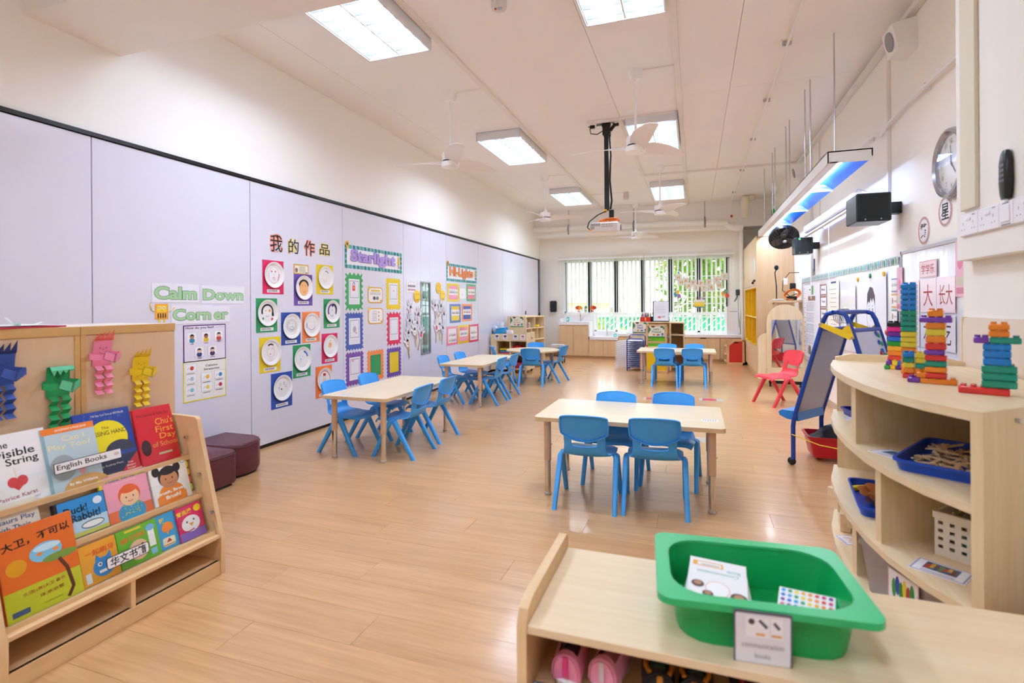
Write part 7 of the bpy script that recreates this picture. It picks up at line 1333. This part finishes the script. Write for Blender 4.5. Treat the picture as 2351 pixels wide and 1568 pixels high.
part('frame', PW, rb, (-.165, -.12, -.015, .015, .04, .41), (.125, .17, -.015, .015, 0, .5), (-.165, .17, -.015, .015, 0, .05), (-.02, .17, -.015, .015, .475, .52), r=.003); MB().prism([(-.165, .39), (-.12, .385), (-.01, .48), (-.03, .52)], -.015, .015, 'y').build('frame_slope', PW, rb); MB().prism([(-.12, .05), (.125, .05), (.125, .475), (-.03, .475), (-.12, .385)], -.006, .006, 'y').build('red_panel', paint('#C8261C', .4, .02), rb); part('handle_slot', paint('#1A1210', .5), rb, (-.03, .05, -.0075, -.006, .44, .462)); part('body', PW, rb, (-.165, -.15, .015, .42, 0, .39), (.155, .17, .015, .42, 0, .5), (-.165, .17, .4, .42, 0, .5)); part('left_shelf', PW, rb, (-.2, -.165, .0, .38, .05, .07), (-.2, -.165, .0, .38, .2, .22), (-.2, -.165, .0, .38, .36, .38))
# floor stickers
for k, (y, x) in enumerate(((11.21, -1.995), (10.7, -2.035), (10.3, -2.05), (10.0, -2.075), (9.65, -2.085))): tag(MB().box(-.09, .09, -.012, .012, 0, .0008).build('floor_tape', paint('#5E5A86', .5), None, (x, y, .0003), 0), ['farthest', 'second farthest', 'middle', 'second nearest', 'nearest'][k]+' purple tape strip on the floor before the sinks', 'tape', 'purple floor tape strips')
for k, (x, y, c, lb) in enumerate(((-.5, 7.12, '#C83A50', 'red sticker under tape left behind the front table'), (.2, 7.25, '#C83A50', 'red sticker under tape right behind the front table'), (.02, 5.1, '#7FC49A', 'green and clear sticker right of the front table'))):
    t = thing('floor_sticker', lb, 'sticker', (x, y, .0003), group='floor position stickers'); part('clear_tape', paint('#E6DCD2', .12, alpha=.6), t, (-.15, .15, -.09, .09, 0, .0006)); part('print', paint(c, .4), t, (-.11, .06 if k < 2 else -.03, -.07, .07, .0006, .001))
# things stuck on the windows
YW = 12.365
def wst(name, lb, cat, x, z, grp='decorations on the window'): return thing(name, lb, cat, (x, YW, z), 0, grp)
t = wst('birthday_banner', 'double row of foil letter cards reading happy birthday', 'banner', .14, 1.72)
for r_, word in enumerate(('HAPPY', 'BIRTHDAY')):
    n = 7
    for k in range(n):
        u = -.48+.96*k/(n-1)+(.06 if r_ else 0)*(0 if k == n-1 else 1); v = (.10-.14*(1-(2*k/(n-1)-1)**2)*1.0)+.02-(.11 if r_ else 0)
        if r_ and k == n-1: continue
        o = MB().box(-.068, .068, -.002, 0, -.075, .075).build('letter_card', paint('#F4EAE2', .5, .25, 60.), t, (u, -.006*r_, v), (0, radians(rnd.uniform(-9, 9)), 0)); p = Print(w0=.0024); p.text(('PPYBDAY' if not r_ else 'HAITRH')[k % 6] if r_ else 'HAPPYYY'[k], 0, 0, None, .07, '#DDA21C', .03)
        for j in range(7): p.ell(rnd.uniform(-.06, .06), rnd.uniform(-.065, .065), .005, .005, ['#E07A8A', '#5A9AD0', '#E8C03A', '#8AC48A'][j % 4], 6)
        p.build('foil_letter', None, o, smooth=0)
def cone(x, z, cs, flip, lb):
    t = wst('party_hat', lb, 'decoration', x, z, 'party hat stickers'); p = Print(w0=.001); n = 6; a = .075; h = .2
    for k in range(n):
        f0, f1 = k/n, (k+1)/n; w0, w1 = a*(1-f0), a*(1-f1); sh_ = .03*(1 if not flip else -1); p.poly([(-w0+sh_*f0, h*f0), (w0+sh_*f0, h*f0), (w1+sh_*f1, h*f1), (-w1+sh_*f1, h*f1)], cs[k % len(cs)])
    p.build('hat', None, t, smooth=0); q = Print(w0=.0015); q.ell(.03*(1 if not flip else -1), h+.01, .018, .018, '#5A6AB8', 12); q.build('pompom', None, t, smooth=0)
cone(-.35, 1.8, ['#4A7AC0', '#F0E68A', '#3A8AA8', '#F6F4E8'], False, 'blue striped party hat sticker at the banner left end'); cone(.6, 1.76, ['#E07A8A', '#E8D03A', '#5AA878'], True, 'pink and yellow party hat sticker at the banner right end')
for x, cs, lb in ((-.36, ('#3AA0D0', '#E8C04A', '#B07ABE'), 'bunch of balloon stickers left of the cake'), (.64, ('#E8A04A', '#7AA86A', '#D8502E'), 'bunch of balloon stickers right of the cake')):
    t = wst('balloon_bunch', lb, 'decoration', x, 1.45, 'balloon stickers')
    for k, (u, v) in enumerate(((-.04, .02), (.0, .06), (.035, -.03))): p = Print(w0=.001+.0006*k); p.ell(u, v, .042, .05, cs[k], 16); p.build('balloon', None, t, smooth=0)
    p = Print(w0=.0008); p.line([(0, -.06), (.02, -.14), (.01, -.22)], .008, '#8A8AA0'); p.build('ribbon', None, t, smooth=0)
t = wst('cake_sticker', 'birthday cake sticker with candles under the banner', 'decoration', .1, 1.16, 'cake sticker'); p = Print(w0=.001); p.ell(0, .02, .125, .022, '#2F7AB8', 20); p.build('plate', None, t, smooth=0); p = Print(w0=.0016); p.rect(-.11, .02, .11, .14, '#F2D22E'); p.rect(-.115, .12, .115, .175, '#F4F2EC'); p.line([(-.11+.022*k, .075+.006*(k % 2)) for k in range(11)], .01, '#F6F0D0'); p.build('cake', None, t, smooth=0)
for k in range(6): p = Print(w0=.002); p.rect(-.1+.038*k, .175, -.086+.038*k, .24, ['#E8B03A', '#5AB0A0', '#E87A4A', '#7A6AC0', '#D83A4A', '#3A7AC0'][k]); p.build('candle', None, t, smooth=0)
for x, cs, lb in ((-2.62, ('#D8401E', '#E8A02C'), 'orange and red leaf sticker above the higher basin'), (-2.28, ('#E07A1E', '#C8301E'), 'orange leaf sticker beside the mullion')):
    t = wst('leaf_sticker', lb, 'decoration', x, 1.17, 'autumn stickers on the window'); p = Print(w0=.001); p.ell(0, 0, .085, .05, cs[0], 16); p.ell(.03, .0, .045, .045, cs[1], 14); p.ell(-.01, -.08, .03, .02, '#C8583A', 10); p.build('leaf', None, t, smooth=0)
t = wst('pot_sticker', 'small green sticker between the two leaf stickers', 'decoration', -2.45, 1.16, 'autumn stickers on the window'); p = Print(w0=.001); p.ell(0, .02, .03, .035, '#5A9A5A', 12); p.ell(0, -.06, .028, .03, '#8ABE6A', 12); p.build('leaf', None, t, smooth=0)
# ================================================================== OUTSIDE
GR = paint('#8DA65C', .9, .15, 3.); tag(MB().box(-30, 30, 12.75, 60, -.4, -.3).build('garden_ground', GR), 'green garden ground outside the window', 'ground')['kind'] = 'structure'
bpy.data.objects['garden_ground'].name = 'floor_garden'
fe = thing('garden_fence', 'green mesh fence with diagonal white wires outside the window', 'fence', (0, 15.2, -.3)); part('netting', paint('#2E9E7E', .7, .1, 2.), fe, (-8, 5, .03, .04, 0, 1.2)); m = MB()
for k in range(-10, 66):
    x = -8+.2*k; m.box(-.0, .0, 0, 0, 0, 0) if False else m.tube([(max(-8, x), 0, max(0., -8-x)), (min(5, x+1.2), 0, min(1.2, 5-x))], .011, 4) if -9 < x < 5 else None
m.build('wire', paint('#DDF0E6', .5), fe, kind='stuff')
for k in range(7): part('post', paint('#C8DDD2', .5), fe, (-8+2.1*k, -7.95+2.1*k, -.03, .03, 0, 1.25))
part('top_rail', paint('#7AC0A4', .5), fe, (-8, 5, -.015, .03, 1.17, 1.2))
hs = thing('neighbour_house', 'pale house with a red roof beyond the fence', 'house', (-6.2, 27, -.3)); part('wall', paint('#F2DCC0', .8, .03), hs, (-5, 3.6, 0, 4, 0, 1.75)); MB().prism([(-5.5, 1.7), (4.1, 1.6), (4.1, 1.68), (1.5, 2.0), (-5.5, 2.2)], -.6, 4.6, 'y').build('roof', paint('#D9A18E', .8, .08, 5.), hs); part('porch', paint('#F6C898', .8), hs, (2.2, 3.6, -.8, 0, 0, 1.6))
for x in (-3.6, -1.2, .9, 2.5): o = part('window', paint('#F4F2EE', .5), hs, (x-.35, x+.35, -.06 if x < 2 else -.86, -.01, .55, 1.45)); part('pane', paint('#6E4A42', .3), o, (x-.28, x+.28, -.08 if x < 2 else -.88, -.05, .6, .98)); part('pane', paint('#7E6A66', .3), o, (x-.28, x+.28, -.08 if x < 2 else -.88, -.05, 1.02, 1.4))
LV = [cloth_thin(h, .5) for h in ('#8FA84A', '#6F9438', '#56802E', '#A6AE5C', '#7E8E42')]
def tree(x, y, h, r, k, lb, dens=1500):
    t = thing('garden_tree', lb, 'tree', (x, y, -.3), group='trees outside the window'); MB().tube([(0, 0, 0), (.06, 0, h*.4), (-.05, .05, h*.75)], [.12, .09, .04], 8).build('trunk', paint('#8A7458', .9, .2, 20.), t)
    b = MB(); R = random.Random(k)
    for c in (LV[k % 5], LV[(k+1) % 5], LV[(k+3) % 5]):
        b.use(c)
        for _ in range(dens//3):
            a, e = R.random()*2*pi, math.acos(R.uniform(-1, 1)); q = R.random()**.45; p0 = Vector((r*q*cos(a)*sin(e), r*.8*q*sin(a)*sin(e), h*(.60 if k != 4 else .8)+h*(.5 if k != 4 else .2)*q*cos(e))); s_ = R.uniform(.08, .19); u = Vector((R.uniform(-1, 1), R.uniform(-1, 1), R.uniform(-1, 1))).normalized(); v = u.cross(Vector((R.uniform(-1, 1), R.uniform(-1, 1), R.uniform(-1, 1)))).normalized()
            b.add([tuple(p0-u*s_), tuple(p0+v*s_*.5), tuple(p0+u*s_), tuple(p0-v*s_*.5)], [(0, 1, 2, 3)])
    b.build('leaves', None, t, smooth=0, kind='stuff')
tree(.25, 18.0, 4.4, 1.5, 1, 'bushy light green tree behind the birthday banner'); tree(2.5, 20.8, 5.2, 1.9, 2, 'yellow-green tree at the right end of the window'); tree(-5.7, 21, 5.4, .9, 4, 'pale tree top above the house at the left', 500); tree(.6, 25.5, 6.5, 2.4, 5, 'tall pale tree farther back on the right')
def bush(x, y, h, r, k, lb):
    t = thing('garden_bush', lb, 'bush', (x, y, -.3), group='bushes before the fence'); b = MB(); R = random.Random(k)
    for c in (LV[0], LV[3]):
        b.use(c)
        for _ in range(110):
            a = R.random()*2*pi; q = R.random()**.5; zz = R.random()*h; p0 = Vector((r*q*cos(a), r*q*sin(a), zz)); s_ = R.uniform(.06, .13); u = Vector((cos(a), sin(a), R.uniform(.2, 1))).normalized(); v = u.cross(Vector((0, 0, 1))).normalized(); b.add([tuple(p0-u*s_), tuple(p0+v*s_*.3), tuple(p0+u*s_), tuple(p0-v*s_*.3)], [(0, 1, 2, 3)])
    b.build('leaves', None, t, smooth=0, kind='stuff'); MB().cyl((0, 0, 0), (0, 0, h*.6), .012, n=6).build('stem', paint('#7A7A4A', .9), t)
bush(-2.5, 14.4, 1.1, .3, 11, 'leafy bush outside behind the lower basin'); bush(-1.9, 14.6, .9, .25, 12, 'smaller bush outside near the window bag'); bush(-.15, 14.2, .85, .3, 13, 'yellow-green bush outside below the cake sticker')
